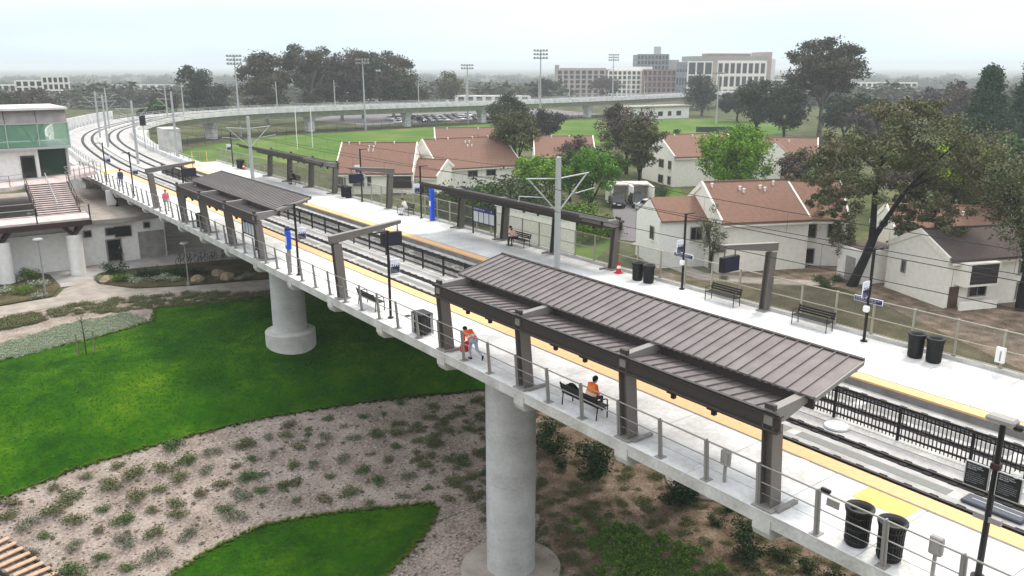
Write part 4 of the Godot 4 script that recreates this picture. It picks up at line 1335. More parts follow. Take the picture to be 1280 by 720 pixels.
# ---------------------------------------------------------------- stairs building on the left
func make_left_building() -> void:
	# service building with a plaza on its roof
	var th := thing("service_building", "grey concrete service building under the plaza, with windows and a rolling gate", "building", W(90, 10, 4.5))
	var o := th.position
	var b := MB.new()
	b.prism(PackedVector2Array([Vector2(-18, 81.2), Vector2(20.2, 81.2), Vector2(20.2, 88), Vector2(18, 103), Vector2(-18, 103)]), Transform3D(Basis(Vector3(1, 0, 0), Vector3(0, 0, -1), Vector3(0, 1, 0)), Vector3(0, 4.3, 0)), 4.0)
	part(b, "wall", "stucco_cool", th, -o)
	b = MB.new()
	b.prism(PackedVector2Array([Vector2(-18, 80.9), Vector2(13.5, 80.9), Vector2(16.4, 80.6), Vector2(20.6, 81.2), Vector2(22.5, 88), Vector2(20, 104), Vector2(-18, 104)]), Transform3D(Basis(Vector3(1, 0, 0), Vector3(0, 0, -1), Vector3(0, 1, 0)), Vector3(0, 8.25, 0)), 0.4)
	part(b, "roof_terrace", "path", th, -o)
	for q in [[128, 302, 5.0, 1.0], [141, 298, 1.9, 1.4], [158, 297, 2.9, 1.3], [108, 300, 0.9, 0.8], [185, 291, 0.8, 0.8]]:
		pass
	for q in [[13.55, 7.45, 0.7, 0.65], [15.45, 7.45, 0.9, 0.75], [16.5, 7.35, 1.5, 1.05], [18.6, 7.7, 0.6, 0.6]]:
		b = MB.new(); b.cham(Vector3(q[0], q[1], -81.14), Vector3(q[2], q[3], 0.16), 0.02)
		var f := part(b, "window", "frame", th, -o)
		b = MB.new(); b.box(Vector3(q[0], q[1], -81.05), Vector3(q[2] - 0.16, q[3] - 0.16, 0.03)); part(b, "pane", "glass_dark", f)
	b = MB.new(); b.cham(Vector3(15.6, 5.65, -81.14), Vector3(1.35, 2.2, 0.14), 0.02)
	var d := part(b, "door", "frame", th, -o)
	b = MB.new(); b.box(Vector3(15.6, 5.7, -81.06), Vector3(1.1, 1.9, 0.03)); part(b, "pane", "glass_dark", d)
	b = MB.new()
	for k in 12: b.box(Vector3(18.9, 4.7 + k * 0.21, -81.15), Vector3(2.3, 0.19, 0.14))
	part(b, "rolling_gate", "panel_grey", th, -o)
	# rounded stair pier in front
	b = MB.new(); b.lathe([[0.62, -0.3], [0.62, 3.4], [0.55, 3.55], [0, 3.6]], 36)
	solo(b, "stair_pier", "stucco_cool", "round grey pier carrying the stair landing's V strut", "pier", "", W(78.3, 11.97, 4.5))
	b = MB.new(); b.lathe([[0.62, -0.3], [0.62, 3.4], [0.55, 3.5], [0, 3.55]], 36)
	solo(b, "stair_pier", "stucco_cool", "round grey pier in front of the pale wall with the lamp post", "pier", "", W(78.4, 6.6, 4.5))
	b = MB.new()
	b.prism(PackedVector2Array([Vector2(-20, 82.2), Vector2(12.6, 80.4), Vector2(12.6, 84), Vector2(-20, 86)]), Transform3D(Basis(Vector3(1, 0, 0), Vector3(0, 0, -1), Vector3(0, 1, 0)), Vector3(0, 4.3, 0)), 3.6)
	solo(b, "retaining_wall", "stucco_cool", "long pale retaining wall behind the lamp post", "wall")
	# lower landing and stairs
	var st := thing("outdoor_staircase", "outdoor staircase with pink treads rising from a landing on dark red V struts", "staircase", W(80, 11, 9.5))
	o = st.position
	b = MB.new(); b.prism(PackedVector2Array([Vector2(-14, 77.9), Vector2(13.35, 77.4), Vector2(13.6, 81.2), Vector2(-14, 81.6)]), Transform3D(Basis(Vector3(1, 0, 0), Vector3(0, 0, -1), Vector3(0, 1, 0)), Vector3(0, 9.3, 0)), 0.2)
	part(b, "landing", "pink_deck", st, -o)
	b = MB.new(); b.bar(W(77.85, -14, 9.12), W(77.35, 13.35, 9.12), 0.24, 0.42); part(b, "edge_beam", "maroon", st, -o)
	b = MB.new(); b.bar(W(77.4, 13.3, 9.12), W(81.2, 13.55, 9.12), 0.2, 0.42); part(b, "end_beam", "maroon", st, -o)
	for q in [[11.97, 78.0, 8.1], [6.6, 78.1, 8.05]]:
		for e in [[-1.0, -0.25], [1.05, -0.25], [-1.0, 2.4], [1.05, 2.4]]:
			b = MB.new(); b.bar(W(q[1], q[0], q[2] - 0.1), W(q[1] + e[1], q[0] + e[0], 9.2), 0.24, 0.24); part(b, "strut", "maroon", st, -o)
	for k in 15:
		b = MB.new()
		var t := 81.1 + k * 0.31
		b.cham(W(t + 0.15, 11.5, 9.5 + (k + 1) * 0.147 - 0.04), Vector3(3.3, 0.08, 0.34), 0.01)
		var tr := part(b, "tread", "pink_deck", st, -o)
		b = MB.new(); b.box(W(t + 0.0, 11.5, 9.5 + (k + 0.5) * 0.147 - 0.04), Vector3(3.26, 0.1, 0.03)); part(b, "riser", "maroon", tr)
	for e in [9.8, 13.2]:
		b = MB.new(); b.bar(W(81.0, e, 9.4), W(85.8, e, 11.6), 0.1, 0.42); part(b, "stringer", "maroon", st, -o)
		b = MB.new(); b.tube([W(81.0, e, 10.5), W(85.8, e, 12.7), W(86.4, e, 12.75)], 0.03, 6)
		for k in 6: b.tube([W(81.0 + k * 0.95, e, 9.5 + k * 0.44), W(81.0 + k * 0.95, e, 10.5 + k * 0.435)], 0.022, 5)
		part(b, "handrail", "maroon", st, -o)
	b = MB.new(); b.tube([W(81.0, 11.5, 10.4), W(85.8, 11.5, 12.6)], 0.035, 6)
	for k in 6: b.tube([W(81.0 + k * 0.95, 11.5, 9.6 + k * 0.44), W(81.0 + k * 0.95, 11.5, 10.4 + k * 0.435)], 0.025, 5)
	part(b, "centre_handrail", "galv_light", st, -o)
	b = MB.new()
	for y in [10.0, 10.55]: b.tube([W(77.85, -14, y), W(77.4, 13.3, y), W(81.0, 13.5, y)], 0.03, 6)
	for y in [10.0, 10.55]: b.tube([W(81.5, -14, y), W(81.3, 9.6, y)], 0.03, 6)
	part(b, "landing_rail", "galv", st, -o)
	for k in 6:
		b = MB.new(); b.tube([W(77.4 + 0.02 * k, 13.3 - 4.0 * k, 9.4), W(77.4 + 0.02 * k, 13.3 - 4.0 * k, 10.65)], 0.06, 6); part(b, "rail_post", "black", st, -o)
	# upper deck
	b = MB.new()
	b.prism(PackedVector2Array([Vector2(-14, 86.2), Vector2(8.5, 84.4), Vector2(9.7, 85.6), Vector2(13.4, 85.6), Vector2(13.6, 89.0), Vector2(17.25, 93.0), Vector2(17.25, 98.5), Vector2(14, 101), Vector2(-14, 101)]), Transform3D(Basis(Vector3(1, 0, 0), Vector3(0, 0, -1), Vector3(0, 1, 0)), Vector3(0, 11.35, 0)), 0.34)
	part(b, "upper_deck", "pink_deck", st, -o)
	b = MB.new()
	for y in [12.2, 12.7]:
		b.tube([W(86.1, -14, y), W(84.5, 8.5, y), W(85.4, 9.7, y)], 0.03, 6)
		b.tube([W(85.6, 13.4, y), W(89.0, 13.6, y), W(93.0, 17.1, y)], 0.03, 6)
	for k in 10: b.tube([W(84.5 + 0.16 * k, 8.5 - 2.2 * k, 11.6), W(84.5 + 0.16 * k, 8.5 - 2.2 * k, 12.72)], 0.04, 5)
	for k in 6: b.tube([W(85.6 + 1.4 * k, 13.4 + 0.7 * k, 11.6), W(85.6 + 1.4 * k, 13.4 + 0.7 * k, 12.72)], 0.04, 5)
	part(b, "deck_rail", "galv", st, -o)
	# glazed upper hall
	var hl := thing("glazed_hall", "glazed hall with green glass band and grey fascia above the stairs", "building", W(94, 5, 11.7))
	o = hl.position
	var X1 := 14.6
	b = MB.new(); b.box(W(94.5, (X1 - 16) / 2, 14.5), Vector3(X1 + 16, 0.22, 9.0)); part(b, "floor_slab", "galv_light", hl, -o)
	b = MB.new(); b.box(W(94.5, (X1 - 16) / 2, 18.15), Vector3(X1 + 16.2, 0.2, 9.6)); part(b, "roof", "platform", hl, -o)
	b = MB.new(); b.box(W(94.5, (X1 - 16) / 2 - 0.3, 14.55), Vector3(X1 + 15, 0.1, 8.4)); part(b, "hall_floor", "paving", hl, -o)
	b = MB.new(); b.box(W(97.5, (X1 - 16) / 2 - 0.4, 16.4), Vector3(X1 + 14.8, 3.4, 0.2)); part(b, "back_wall", "panel_grey", hl, -o)
	var xs := []
	var x := X1
	while x > -15.9:
		xs.append(x); x -= 2.6
	for i in xs.size() - 1:
		var w: float = xs[i] - xs[i + 1]
		var mid: float = (xs[i] + xs[i + 1]) / 2
		b = MB.new(); b.box(W(90.05, mid, 15.72), Vector3(w - 0.08, 2.1, 0.02)); part(b, "pane", "pane", hl, -o)
		b = MB.new(); b.hexa([W(90.0, mid - w / 2 + 0.03, 16.85), W(90.0, mid + w / 2 - 0.03, 16.85), W(90.2, mid + w / 2 - 0.03, 16.85), W(90.2, mid - w / 2 + 0.03, 16.85), W(90.5, mid - w / 2 + 0.03, 18.02), W(90.5, mid + w / 2 - 0.03, 18.02), W(90.7, mid + w / 2 - 0.03, 18.02), W(90.7, mid - w / 2 + 0.03, 18.02)]); part(b, "fascia_panel", "panel_grey", hl, -o)
		b = MB.new(); b.box(W(90.02, xs[i], 15.7), Vector3(0.08, 2.2, 0.1)); part(b, "mullion", "galv_light", hl, -o)
	b = MB.new(); b.box(W(90.0, (X1 - 16) / 2, 16.8), Vector3(X1 + 16, 0.09, 0.16)); part(b, "transom", "galv_light", hl, -o)
	for q in [[12.0, 13.6], [12.0, 10.4], [8.0, 9.6], [8.0, 6.0], [4.0, 5.6], [0.5, 2.0]]:
		b = MB.new(); b.bar(W(93.5, q[0], 14.6), W(93.5, q[1], 18.0), 0.2, 0.2); part(b, "brace", "steel_dark", hl, -o)
	for k in 4:
		b = MB.new(); b.box(W(94.5 - 3.2 + k * 2.1, X1, 16.3), Vector3(0.02, 3.3, 2.0)); part(b, "side_pane", "pane", hl, -o)
	# ground storey of the hall: walls, door and glass
	b = MB.new(); b.box(W(92.6, 9.35, 13.05), Vector3(5.0, 2.7, 3.6)); part(b, "lift_wall", "stucco_cool", hl, -o)
	b = MB.new(); b.box(W(90.76, 10.9, 12.75), Vector3(1.2, 2.1, 0.12))
	var dr := part(b, "door", "steel_dark", hl, -o)
	b = MB.new(); b.box(W(90.68, 10.9, 12.7), Vector3(0.95, 1.85, 0.04)); part(b, "pane", "glass_dark", dr)
	b = MB.new(); b.box(W(91.5, 13.2, 13.05), Vector3(2.6, 2.65, 0.06)); part(b, "glass_wall", "glass_green", hl, -o)
	b = MB.new(); b.box(W(91.6, 5.0, 13.05), Vector3(3.6, 2.65, 0.06)); part(b, "glass_wall", "glass_green", hl, -o)
	b = MB.new(); b.box(W(90.74, 7.6, 12.75), Vector3(1.5, 2.0, 0.08)); part(b, "glass_wall", "glass_green", hl, -o)
	b = MB.new(); b.box(W(91.8, -6, 13.05), Vector3(18, 2.65, 0.06)); part(b, "glass_wall", "glass_green", hl, -o)
	for k in 7:
		b = MB.new(); b.tube([W(91.3, 14.4 - k * 4.0, 11.6), W(91.3, 14.4 - k * 4.0, 14.4)], 0.14, 10); part(b, "column", "galv_light", hl, -o)
	# lamp posts
	for q in [[48, 328, "grey lamp post in front of the long pale retaining wall"], [236, 357, "grey lamp post beside the boulders"], [58, 371, "slim grey lamp post standing in the pale shrubs"]]:
		var w := onY(q[0], q[1], 4.5)
		var lp := thing("lamp_post", q[2], "lamp post", w)
		var h := 4.6 if q[0] < 100 else 3.6
		b = MB.new(); b.lathe([[0.14, 0.0], [0.14, 0.3], [0.06, 0.32], [0.05, h], [0, h]], 10); part(b, "pole", "galv", lp)
		b = MB.new(); b.lathe([[0.05, h - 0.25], [0.36, h - 0.05], [0.34, h + 0.06], [0, h + 0.12]], 16); part(b, "lamp_head", "galv_light", lp)
	# boulders
	for q in [[247, 352, 0.48, 1], [272, 344, 0.46, 2], [284, 349, 0.52, 3], [134, 353, 0.5, 4]]:
		var w := onY(q[0], q[1], 4.55)
		b = rock_mesh(q[2], q[3])
		solo(b, "boulder", "rock", "rounded tan boulder in the planting bed beside the footpath", "boulder", "boulders in the planting bed", w)
	# bicycles at the racks
	var first: Node3D = null
	for k in 5:
		var w := onY(228.0 + k * 13.0, 330.0 - k * 1.2, 4.5)
		if first == null:
			first = bicycle("dark bicycle parked at the racks under the platform", w, "bicycles at the racks")
			first.rotation.y = 0.6
		else:
			dup(first, w, 0.4 + 0.15 * k)
	# timber deck at the picture's lower left: separate planks
	var td := thing("timber_deck", "pale timber deck of spaced planks at the edge of the gravel bed", "deck", onground(20, 706))
	o = td.position
	for k in 9:
		var a := onground(-30 + k * 9.5, 696 + k * 5.5); var c := onground(12 + k * 8.6, 676 + k * 6.2)
		b = MB.new(); b.bar(a + Vector3(0, 0.16, 0), c + Vector3(0, 0.16, 0), 0.25, 0.06); part(b, "plank", "wood", td, -o)
	b = MB.new()
	b.bar(onground(-30, 700) + Vector3(0, 0.07, 0), onground(46, 744) + Vector3(0, 0.07, 0), 0.1, 0.12)
	b.bar(onground(12, 680) + Vector3(0, 0.07, 0), onground(80, 728) + Vector3(0, 0.07, 0), 0.1, 0.12)
	part(b, "joist", "bark", td, -o)
	# young tree tied to three stakes
	var sk := onground(108, 444)
	var ys := thing("staked_tree", "leafless young tree tied to three stakes at the lawn's edge", "tree", sk)
	for e in [[-0.45, 0.05], [0.05, -0.3], [0.5, 0.1]]:
		b = MB.new(); b.tube([Vector3(e[0], -0.1, e[1]), Vector3(e[0], 1.5, e[1])], 0.045, 6); part(b, "stake", "bark_pale", ys)
	b = MB.new(); b.tube([Vector3.ZERO, Vector3(0.02, 1.4, 0), Vector3(-0.04, 2.6, 0.05)], [0.035, 0.03, 0.01], 6)
	var r := RandomNumberGenerator.new()
	r.seed = 9
	for k in 12:
		var y := 1.3 + k * 0.1
		var a := k * 2.4
		b.tube([Vector3(0, y, 0), Vector3(cos(a) * 0.35, y + 0.4, sin(a) * 0.35)], [0.012, 0.004], 4)
	part(b, "trunk", "bark", ys)

func rock_mesh(r: float, sd: int) -> MB:
	var nz := FastNoiseLite.new()
	nz.seed = sd; nz.frequency = 0.9
	var b := MB.new()
	var f := func(i: int, j: int) -> Vector3:
		var th := PI * i / 8.0; var ph := TAU * j / 14.0
		var d := Vector3(sin(th) * cos(ph), cos(th), sin(th) * sin(ph))
		return d * Vector3(1.15, 0.8, 0.95) * r * (1.0 + 0.45 * nz.get_noise_3dv(d * 1.2)) + Vector3(0, r * 0.35, 0)
	for i in 8:
		for j in 14:
			b.quad(f.call(i, j), f.call(i, j + 1), f.call(i + 1, j + 1), f.call(i + 1, j))
	return b

func bicycle(label: String, at: Vector3, group: String) -> Node3D:
	var th := thing("bicycle", label, "bicycle", at, 0, group)
	for x in [-0.52, 0.52]:
		var b := MB.new()
		var ring := []
		for k in 17: ring.append(Vector3(x + cos(TAU * k / 16) * 0.32, 0.34 + sin(TAU * k / 16) * 0.32, 0))
		b.tube(ring, 0.025, 5, false)
		part(b, "wheel", "tyre", th)
	var b := MB.new()
	b.tube([Vector3(-0.52, 0.34, 0), Vector3(-0.1, 0.32, 0), Vector3(0.4, 0.75, 0), Vector3(-0.25, 0.78, 0), Vector3(-0.52, 0.34, 0)], 0.022, 5)
	b.tube([Vector3(-0.1, 0.32, 0), Vector3(-0.28, 0.9, 0)], 0.022, 5)
	b.tube([Vector3(0.52, 0.34, 0), Vector3(0.38, 0.95, 0)], 0.022, 5)
	part(b, "frame", "car_blue", th)
	b = MB.new(); b.tube([Vector3(0.4, 0.98, -0.26), Vector3(0.36, 0.98, 0), Vector3(0.4, 0.98, 0.26)], 0.018, 5); part(b, "handlebar", "black", th)
	b = MB.new(); b.cham(Vector3(-0.29, 0.93, 0), Vector3(0.26, 0.06, 0.14), 0.02); part(b, "saddle", "black", th)
	return th

# ---------------------------------------------------------------- houses
func house(label: String, a: Vector3, c: Vector3, depth: float, ridge: float, base: float, o: Dictionary) -> Node3D:
	# a, c: the two ends of the eave facing the station
	var dir := (c - a); dir.y = 0
	var L := dir.length()
	dir /= L
	var front := dir.cross(Vector3.UP)
	var mid := (a + c) * 0.5 - front * depth * 0.5
	var eh: float = (a.y + c.y) * 0.5 - base
	var rh := ridge - base
	var th := thing("house", label, "house", Vector3(mid.x, base, mid.z), atan2(-dir.z, dir.x))
	var wallm: String = o.get("wall", "stucco")
	var roofm: String = o.get("roof", "shingle")
	var B := Basis(Vector3(0, 0, 1), Vector3.UP, Vector3(-1, 0, 0))
	var h := depth * 0.5
	var b := MB.new()
	b.prism(PackedVector2Array([Vector2(-h, -0.8), Vector2(h, -0.8), Vector2(h, eh), Vector2(0, rh), Vector2(-h, eh)]), Transform3D(B, Vector3(L / 2, 0, 0)), L)
	part(b, "wall", wallm, th)
	var sl := (rh - eh) / h
	for s in [-1, 1]:
		b = MB.new()
		var ov := 0.45
		b.prism(PackedVector2Array([Vector2(s * (h + ov), eh - sl * ov + 0.04), Vector2(s * (h + ov), eh - sl * ov + 0.2), Vector2(0, rh + 0.2), Vector2(0, rh + 0.04)]), Transform3D(B, Vector3(L / 2 + 0.02, 0, 0)), L + 0.04)
		var rf := part(b, "roof", roofm, th)
		# courses of shingles, proud of the slope
		b = MB.new()
		var n := 20
		for k in n:
			var x0: float = (h + ov) * (1.0 - float(k) / n)
			var y0: float = rh + 0.2 - sl * x0
			b.hexa([Vector3(-L / 2 + 0.1, y0 + 0.005, s * x0), Vector3(L / 2 - 0.1, y0 + 0.005, s * x0), Vector3(L / 2 - 0.1, y0 + 0.005 + sl * 0.35, s * (x0 - 0.35)), Vector3(-L / 2 + 0.1, y0 + 0.005 + sl * 0.35, s * (x0 - 0.35)), Vector3(-L / 2 + 0.1, y0 + 0.02, s * x0), Vector3(L / 2 - 0.1, y0 + 0.02, s * x0), Vector3(L / 2 - 0.1, y0 + 0.01 + sl * 0.35, s * (x0 - 0.35)), Vector3(-L / 2 + 0.1, y0 + 0.01 + sl * 0.35, s * (x0 - 0.35))])
		part(b, "shingle_course", roofm, rf)
	b = MB.new(); b.box(Vector3(0, rh + 0.2, 0), Vector3(L, 0.1, 0.3)); part(b, "ridge_cap", roofm, th)
	for e in [-1, 1]:
		# white coping rising above the roof at each gable
		b = MB.new()
		b.prism(PackedVector2Array([Vector2(h + 0.1, eh - 0.3), Vector2(h + 0.1, eh + 0.18), Vector2(0, rh + 0.3), Vector2(-h - 0.1, eh + 0.18), Vector2(-h - 0.1, eh - 0.3), Vector2(0, rh - 0.25)]), Transform3D(B, Vector3(e * L / 2 + 0.09, 0, 0)), 0.18)
		part(b, "gable_coping", wallm, th)
	for w in o.get("front", []): window(th, Vector3(w[0] * L, w[1], h), 0.0, w[2], w[3])
	for w in o.get("left", []): window(th, Vector3(-L / 2, w[1], w[0] * depth), -PI / 2, w[2], w[3])
	for w in o.get("right", []): window(th, Vector3(L / 2, w[1], w[0] * depth), PI / 2, w[2], w[3])
	for q in o.get("vents", []):
		b = MB.new()
		var z: float = h * (1.0 - q[1])
		b.lathe([[0.1, -0.1], [0.1, 0.32], [0.15, 0.34], [0.15, 0.42], [0, 0.45]], 10, Vector3(q[0] * L, rh + 0.15 - sl * z, z))
		part(b, "roof_vent", "white", th)
	b = MB.new(); b.box(Vector3(0, eh - 0.12 - sl * 0.45, h + 0.46), Vector3(L, 0.14, 0.1)); part(b, "eave_gutter", wallm, th)
	return th

func window(th: Node3D, at: Vector3, turn: float, w: float, h: float) -> void:
	var n := Node3D.new()
	var b := MB.new()
	for e in [-1, 1]:
		b.box(Vector3(e * (w / 2 + 0.03), 0, 0.03), Vector3(0.1, h + 0.16, 0.12))
		b.box(Vector3(0, e * (h / 2 + 0.03), 0.03), Vector3(w - 0.04, 0.1, 0.12))
	b.box(Vector3(0, 0, 0.03), Vector3(0.05, h - 0.04, 0.06))
	var f := part(b, "window", "frame", th, at)
	f.rotation.y = turn
	b = MB.new(); b.box(Vector3(0, 0, 0.01), Vector3(w - 0.02, h - 0.02, 0.03)); part(b, "pane", "glass_dark", f)
	b = MB.new(); b.box(Vector3(0, -h / 2 - 0.12, 0.07), Vector3(w + 0.3, 0.08, 0.2)); part(b, "sill", "stucco", f)
	n.free()

func dormer(th: Node3D, at: Vector3, w: float, h: float, d: float) -> void:
	var b := MB.new()
	b.prism(PackedVector2Array([Vector2(-w / 2, -h), Vector2(w / 2, -h), Vector2(w / 2, 0), Vector2(0, w * 0.45), Vector2(-w / 2, 0)]), Transform3D(Basis.IDENTITY, at - Vector3(0, 0, d)), d)
	var o := part(b, "gable_wing", "stucco", th)
	b = MB.new()
	for s in [-1, 1]:
		b.hexa([at + Vector3(0, w * 0.45 + 0.03, -0.25), at + Vector3(s * (w / 2 + 0.2), -0.15, -0.25), at + Vector3(s * (w / 2 + 0.2), -0.15, -d), at + Vector3(0, w * 0.45 + 0.03, -d), at + Vector3(0, w * 0.45 + 0.15, -0.25), at + Vector3(s * (w / 2 + 0.2), -0.03, -0.25), at + Vector3(s * (w / 2 + 0.2), -0.03, -d), at + Vector3(0, w * 0.45 + 0.15, -d)])
	part(b, "wing_roof", "shingle", o)

func make_houses() -> void:
	var b: MB
	# long white house behind the thin tree, with a lower wing
	var A := house("white house with a plain long wall behind the black hanging monitor", onY(902, 277, 8.0), onY(1012, 272.5, 8.0), 9.4, 10.9, 3.0, {"vents": [[-0.42, 0.85], [-0.12, 0.75], [-0.09, 0.68], [0.12, 0.76], [0.16, 0.7], [0.3, 0.86]], "left": [[0.2, 3.3, 1.2, 1.6], [0.33, 0.9, 0.8, 1.7]], "right": [[0.0, 3.6, 1.1, 1.2], [0.0, 1.2, 1.1, 1.2]]})
	b = MB.new()
	var B := Basis(Vector3(0, 0, 1), Vector3.UP, Vector3(-1, 0, 0))
	b.prism(PackedVector2Array([Vector2(-4.6, -0.8), Vector2(1.6, -0.8), Vector2(1.6, 4.6), Vector2(-1.4, 6.3), Vector2(-4.6, 4.6)]), Transform3D(B, Vector3(-4.2, 0, 0)), 5.2)
	part(b, "side_wing", "stucco_cool", A)
	for s in [[1.6, 4.6], [-4.6, 4.6]]:
		b = MB.new()
		b.hexa([Vector3(-9.3, 6.36, -1.4), Vector3(-4.4, 6.36, -1.4), Vector3(-4.4, s[1] - 0.05, s[0] + signf(s[0]) * 0.3), Vector3(-9.3, s[1] - 0.05, s[0] + signf(s[0]) * 0.3), Vector3(-9.3, 6.52, -1.4), Vector3(-4.4, 6.52, -1.4), Vector3(-4.4, s[1] + 0.11, s[0] + signf(s[0]) * 0.3), Vector3(-9.3, s[1] + 0.11, s[0] + signf(s[0]) * 0.3)])
		part(b, "wing_roof", "shingle", A)
	window(A, Vector3(-9.4, 3.2, -0.2), -PI / 2, 0.9, 1.2)
	window(A, Vector3(-5.6, 3.3, 1.6), 0, 1.1, 1.2)
	# house with the dark balcony
	var fl := onY(1178, 386, 3.0); fl.y = 7.1
	var C := house("white house with a dark screened balcony beside the leaning tree", fl, fl + Vector3(0.925, 0, 0.38) * 15.5, 7.0, 8.7, 2.8, {"roof": "shingle_dark", "front": [[0.0, 1.25, 1.2, 1.3], [0.17, 1.25, 1.2, 1.3], [0.0, 3.3, 1.3, 1.1], [0.36, 1.25, 1.2, 1.3]], "left": [[-0.2, 2.6, 0.4, 1.0]]})
	b = MB.new(); b.box(Vector3(-5.3, 3.15, 4.05), Vector3(3.3, 1.9, 1.1)); var bal := part(b, "balcony_box", "stucco", C)
	b = MB.new(); b.box(Vector3(-5.2, 3.2, 4.62), Vector3(2.6, 1.6, 0.06)); part(b, "screen", "steel_dark", bal)
	for k in 5:
		b = MB.new(); b.box(Vector3(-5.2, 2.55 + k * 0.33, 4.66), Vector3(2.56, 0.05, 0.04)); part(b, "screen_bar", "black", bal)
	b = MB.new(); b.box(Vector3(-5.2, 0.45, 4.4), Vector3(3.6, 1.0, 0.22)); part(b, "garden_wall", "stucco", C)
	b = MB.new(); b.box(Vector3(-6.9, 1.0, 3.53), Vector3(0.9, 2.0, 0.06)); part(b, "porch_shade_panel", "porch_shade_brown", C)  # flat panel coloured dark for the shaded opening under the balcony
	window(C, Vector3(-4.6, 1.5, 3.5), 0, 1.6, 0.8)
	# low flat-topped side wing with a garage door
	b = MB.new(); b.cham(Vector3(-7.3, 1.2, -6.4), Vector3(4.2, 4.2, 3.4), 0.04); part(b, "side_wing", "stucco_cool", C)
	b = MB.new(); b.box(Vector3(-7.3, 3.34, -6.4), Vector3(3.8, 0.1, 3.0)); part(b, "wing_roof", "shingle_dark", C)
	b = MB.new(); b.box(Vector3(-9.42, 1.2, -6.2), Vector3(0.08, 2.6, 1.3)); part(b, "garage_door", "panel_grey", C)
	# house between, half hidden by the forked tree
	var G := house("white house with two dark windows behind the forked tree", onY(1012, 281, 7.8) + Vector3(1.5, 0, -4), onY(1100, 283, 7.8) + Vector3(1.5, 0, -4), 9, 10.6, 3.0, {"front": [[-0.1, 3.5, 1.5, 1.3], [0.3, 3.6, 1.2, 1.3], [-0.1, 1.0, 1.5, 1.4]], "wall": "stucco_cool"})
	# more houses of the estate
	house("white house whose wide brown roof shows above the balcony house", onY(1128, 303, 6.2) + Vector3(1, 0, -1), onY(1290, 308, 6.2) + Vector3(1, 0, -1), 10, 8.6, 3.0, {"front": [[-0.3, 3.0, 1.4, 1.2]], "vents": [[0.0, 0.7], [0.1, 0.7]]})
	var Fh := house("white house with a steep white gable beside the bright green tree", onY(930, 203, 7.2), onY(1022, 206, 7.2), 13, 10.6, 3.0, {"front": [[0.3, 2.6, 1.0, 1.3]], "vents": [[-0.3, 0.85], [0.1, 0.8]]})
	dormer(Fh, Vector3(-1.0, 5.6, 8.2), 4.4, 6.0, 6.0)
	dormer(Fh, Vector3(2.2, 4.2, 9.4), 3.0, 4.6, 5.0)
	house("white house with a blank end wall beyond the parked cars", onY(843, 196, 7.9), onY(930, 193, 7.9), 11.5, 10.8, 3.0, {"left": [[0.38, 3.4, 0.9, 1.3], [0.38, 0.9, 0.9, 1.3], [0.12, 3.4, 1.6, 1.3], [0.12, 0.8, 1.6, 1.3]], "vents": [[-0.3, 0.9], [-0.05, 0.85], [0.12, 0.85], [0.3, 0.9]]})
	house("white house behind the purple-brown tree", onY(668, 197, 7.6), onY(745, 197, 7.6), 13, 10.4, 3.0, {"vents": [[-0.2, 0.9], [0.1, 0.9]], "front": [[0.2, 2.6, 1.2, 1.3]]})
	var D := house("white house with dark balconies behind the portal arm", onY(418, 216, 6.3), onY(516, 216, 6.3), 14, 10.1, 2.0, {"front": [[-0.2, 2.9, 1.7, 1.3], [-0.06, 3.0, 0.5, 1.4], [-0.42, 2.8, 1.3, 1.6], [-0.2, 0.3, 1.7, 1.3]], "vents": [[-0.4, 0.93], [-0.26, 0.93], [-0.05, 0.93], [0.2, 0.95], [-0.12, 0.8], [-0.06, 0.8], [-0.12, 0.68], [-0.06, 0.68]]})
	for q in [[4.2, 3.0], [3.4, 0.2]]:
		b = MB.new(); b.box(Vector3(q[0], q[1], 7.02), Vector3(3.0, 2.0, 0.2))
		var bb := part(b, "balcony", "steel_dark", D)
		b = MB.new(); b.box(Vector3(q[0], q[1] - 0.55, 7.2), Vector3(3.2, 0.9, 0.12)); part(b, "balcony_front", "maroon", bb)
	var E2 := house("long white house behind the dark green shrubs", onY(548, 211, 6.3), onY(652, 205, 6.3), 14, 10.2, 2.0, {"front": [[-0.1, 3.2, 1.6, 0.9], [0.12, 3.2, 1.6, 0.9]], "vents": [[-0.35, 0.95], [-0.2, 0.95], [0.1, 0.95], [0.3, 0.96], [-0.02, 0.8], [0.03, 0.8], [-0.02, 0.66], [0.03, 0.66]]})
	house("house with a brown roof between the long house and the field", onY(545, 187, 7.0), onY(625, 186, 7.0), 12, 10.4, 3.0, {"vents": [[-0.3, 0.9], [0.2, 0.9]]})
	house("low white link building with a stair between two houses", onY(508, 219, 5.6), onY(546, 221, 5.6), 8, 7.6, 2.0, {"front": [[0.1, 1.2, 1.6, 2.2]]})
	# flat white building seen through the canopy
	var s := onY(655, 316, 3.0)
	b = MB.new(); b.cham(Vector3(0, 2.2, 0), Vector3(1.8, 5.6, 10.5), 0.05)
	var fb := thing("flat_roofed_building", "low flat-roofed white building seen through the canopy", "building", W(63.6, 51.0, 3.0), 0.0)
	part(b, "wall", "stucco", fb)
	b = MB.new(); b.box(Vector3(0, 5.05, 0), Vector3(2.0, 0.16, 10.8)); part(b, "roof", "white", fb)
	for k in 4:
		b = MB.new(); b.cham(Vector3(-0.3 + 0.2 * k, 5.4, -3.5 + k * 2.4), Vector3(0.8, 0.6, 0.8), 0.06); part(b, "roof_unit", "galv_light", fb)
	# open carports with two cars
	var cp := thing("carport", "white walled carport holding two dark cars", "carport", onY(790, 257, 3.0), -0.62)
	for x in [-2.9, 0.0, 2.9]:
		b = MB.new(); b.box(Vector3(x, 1.35, -2.6), Vector3(0.25, 2.7, 6.0)); part(b, "wall", "stucco", cp)
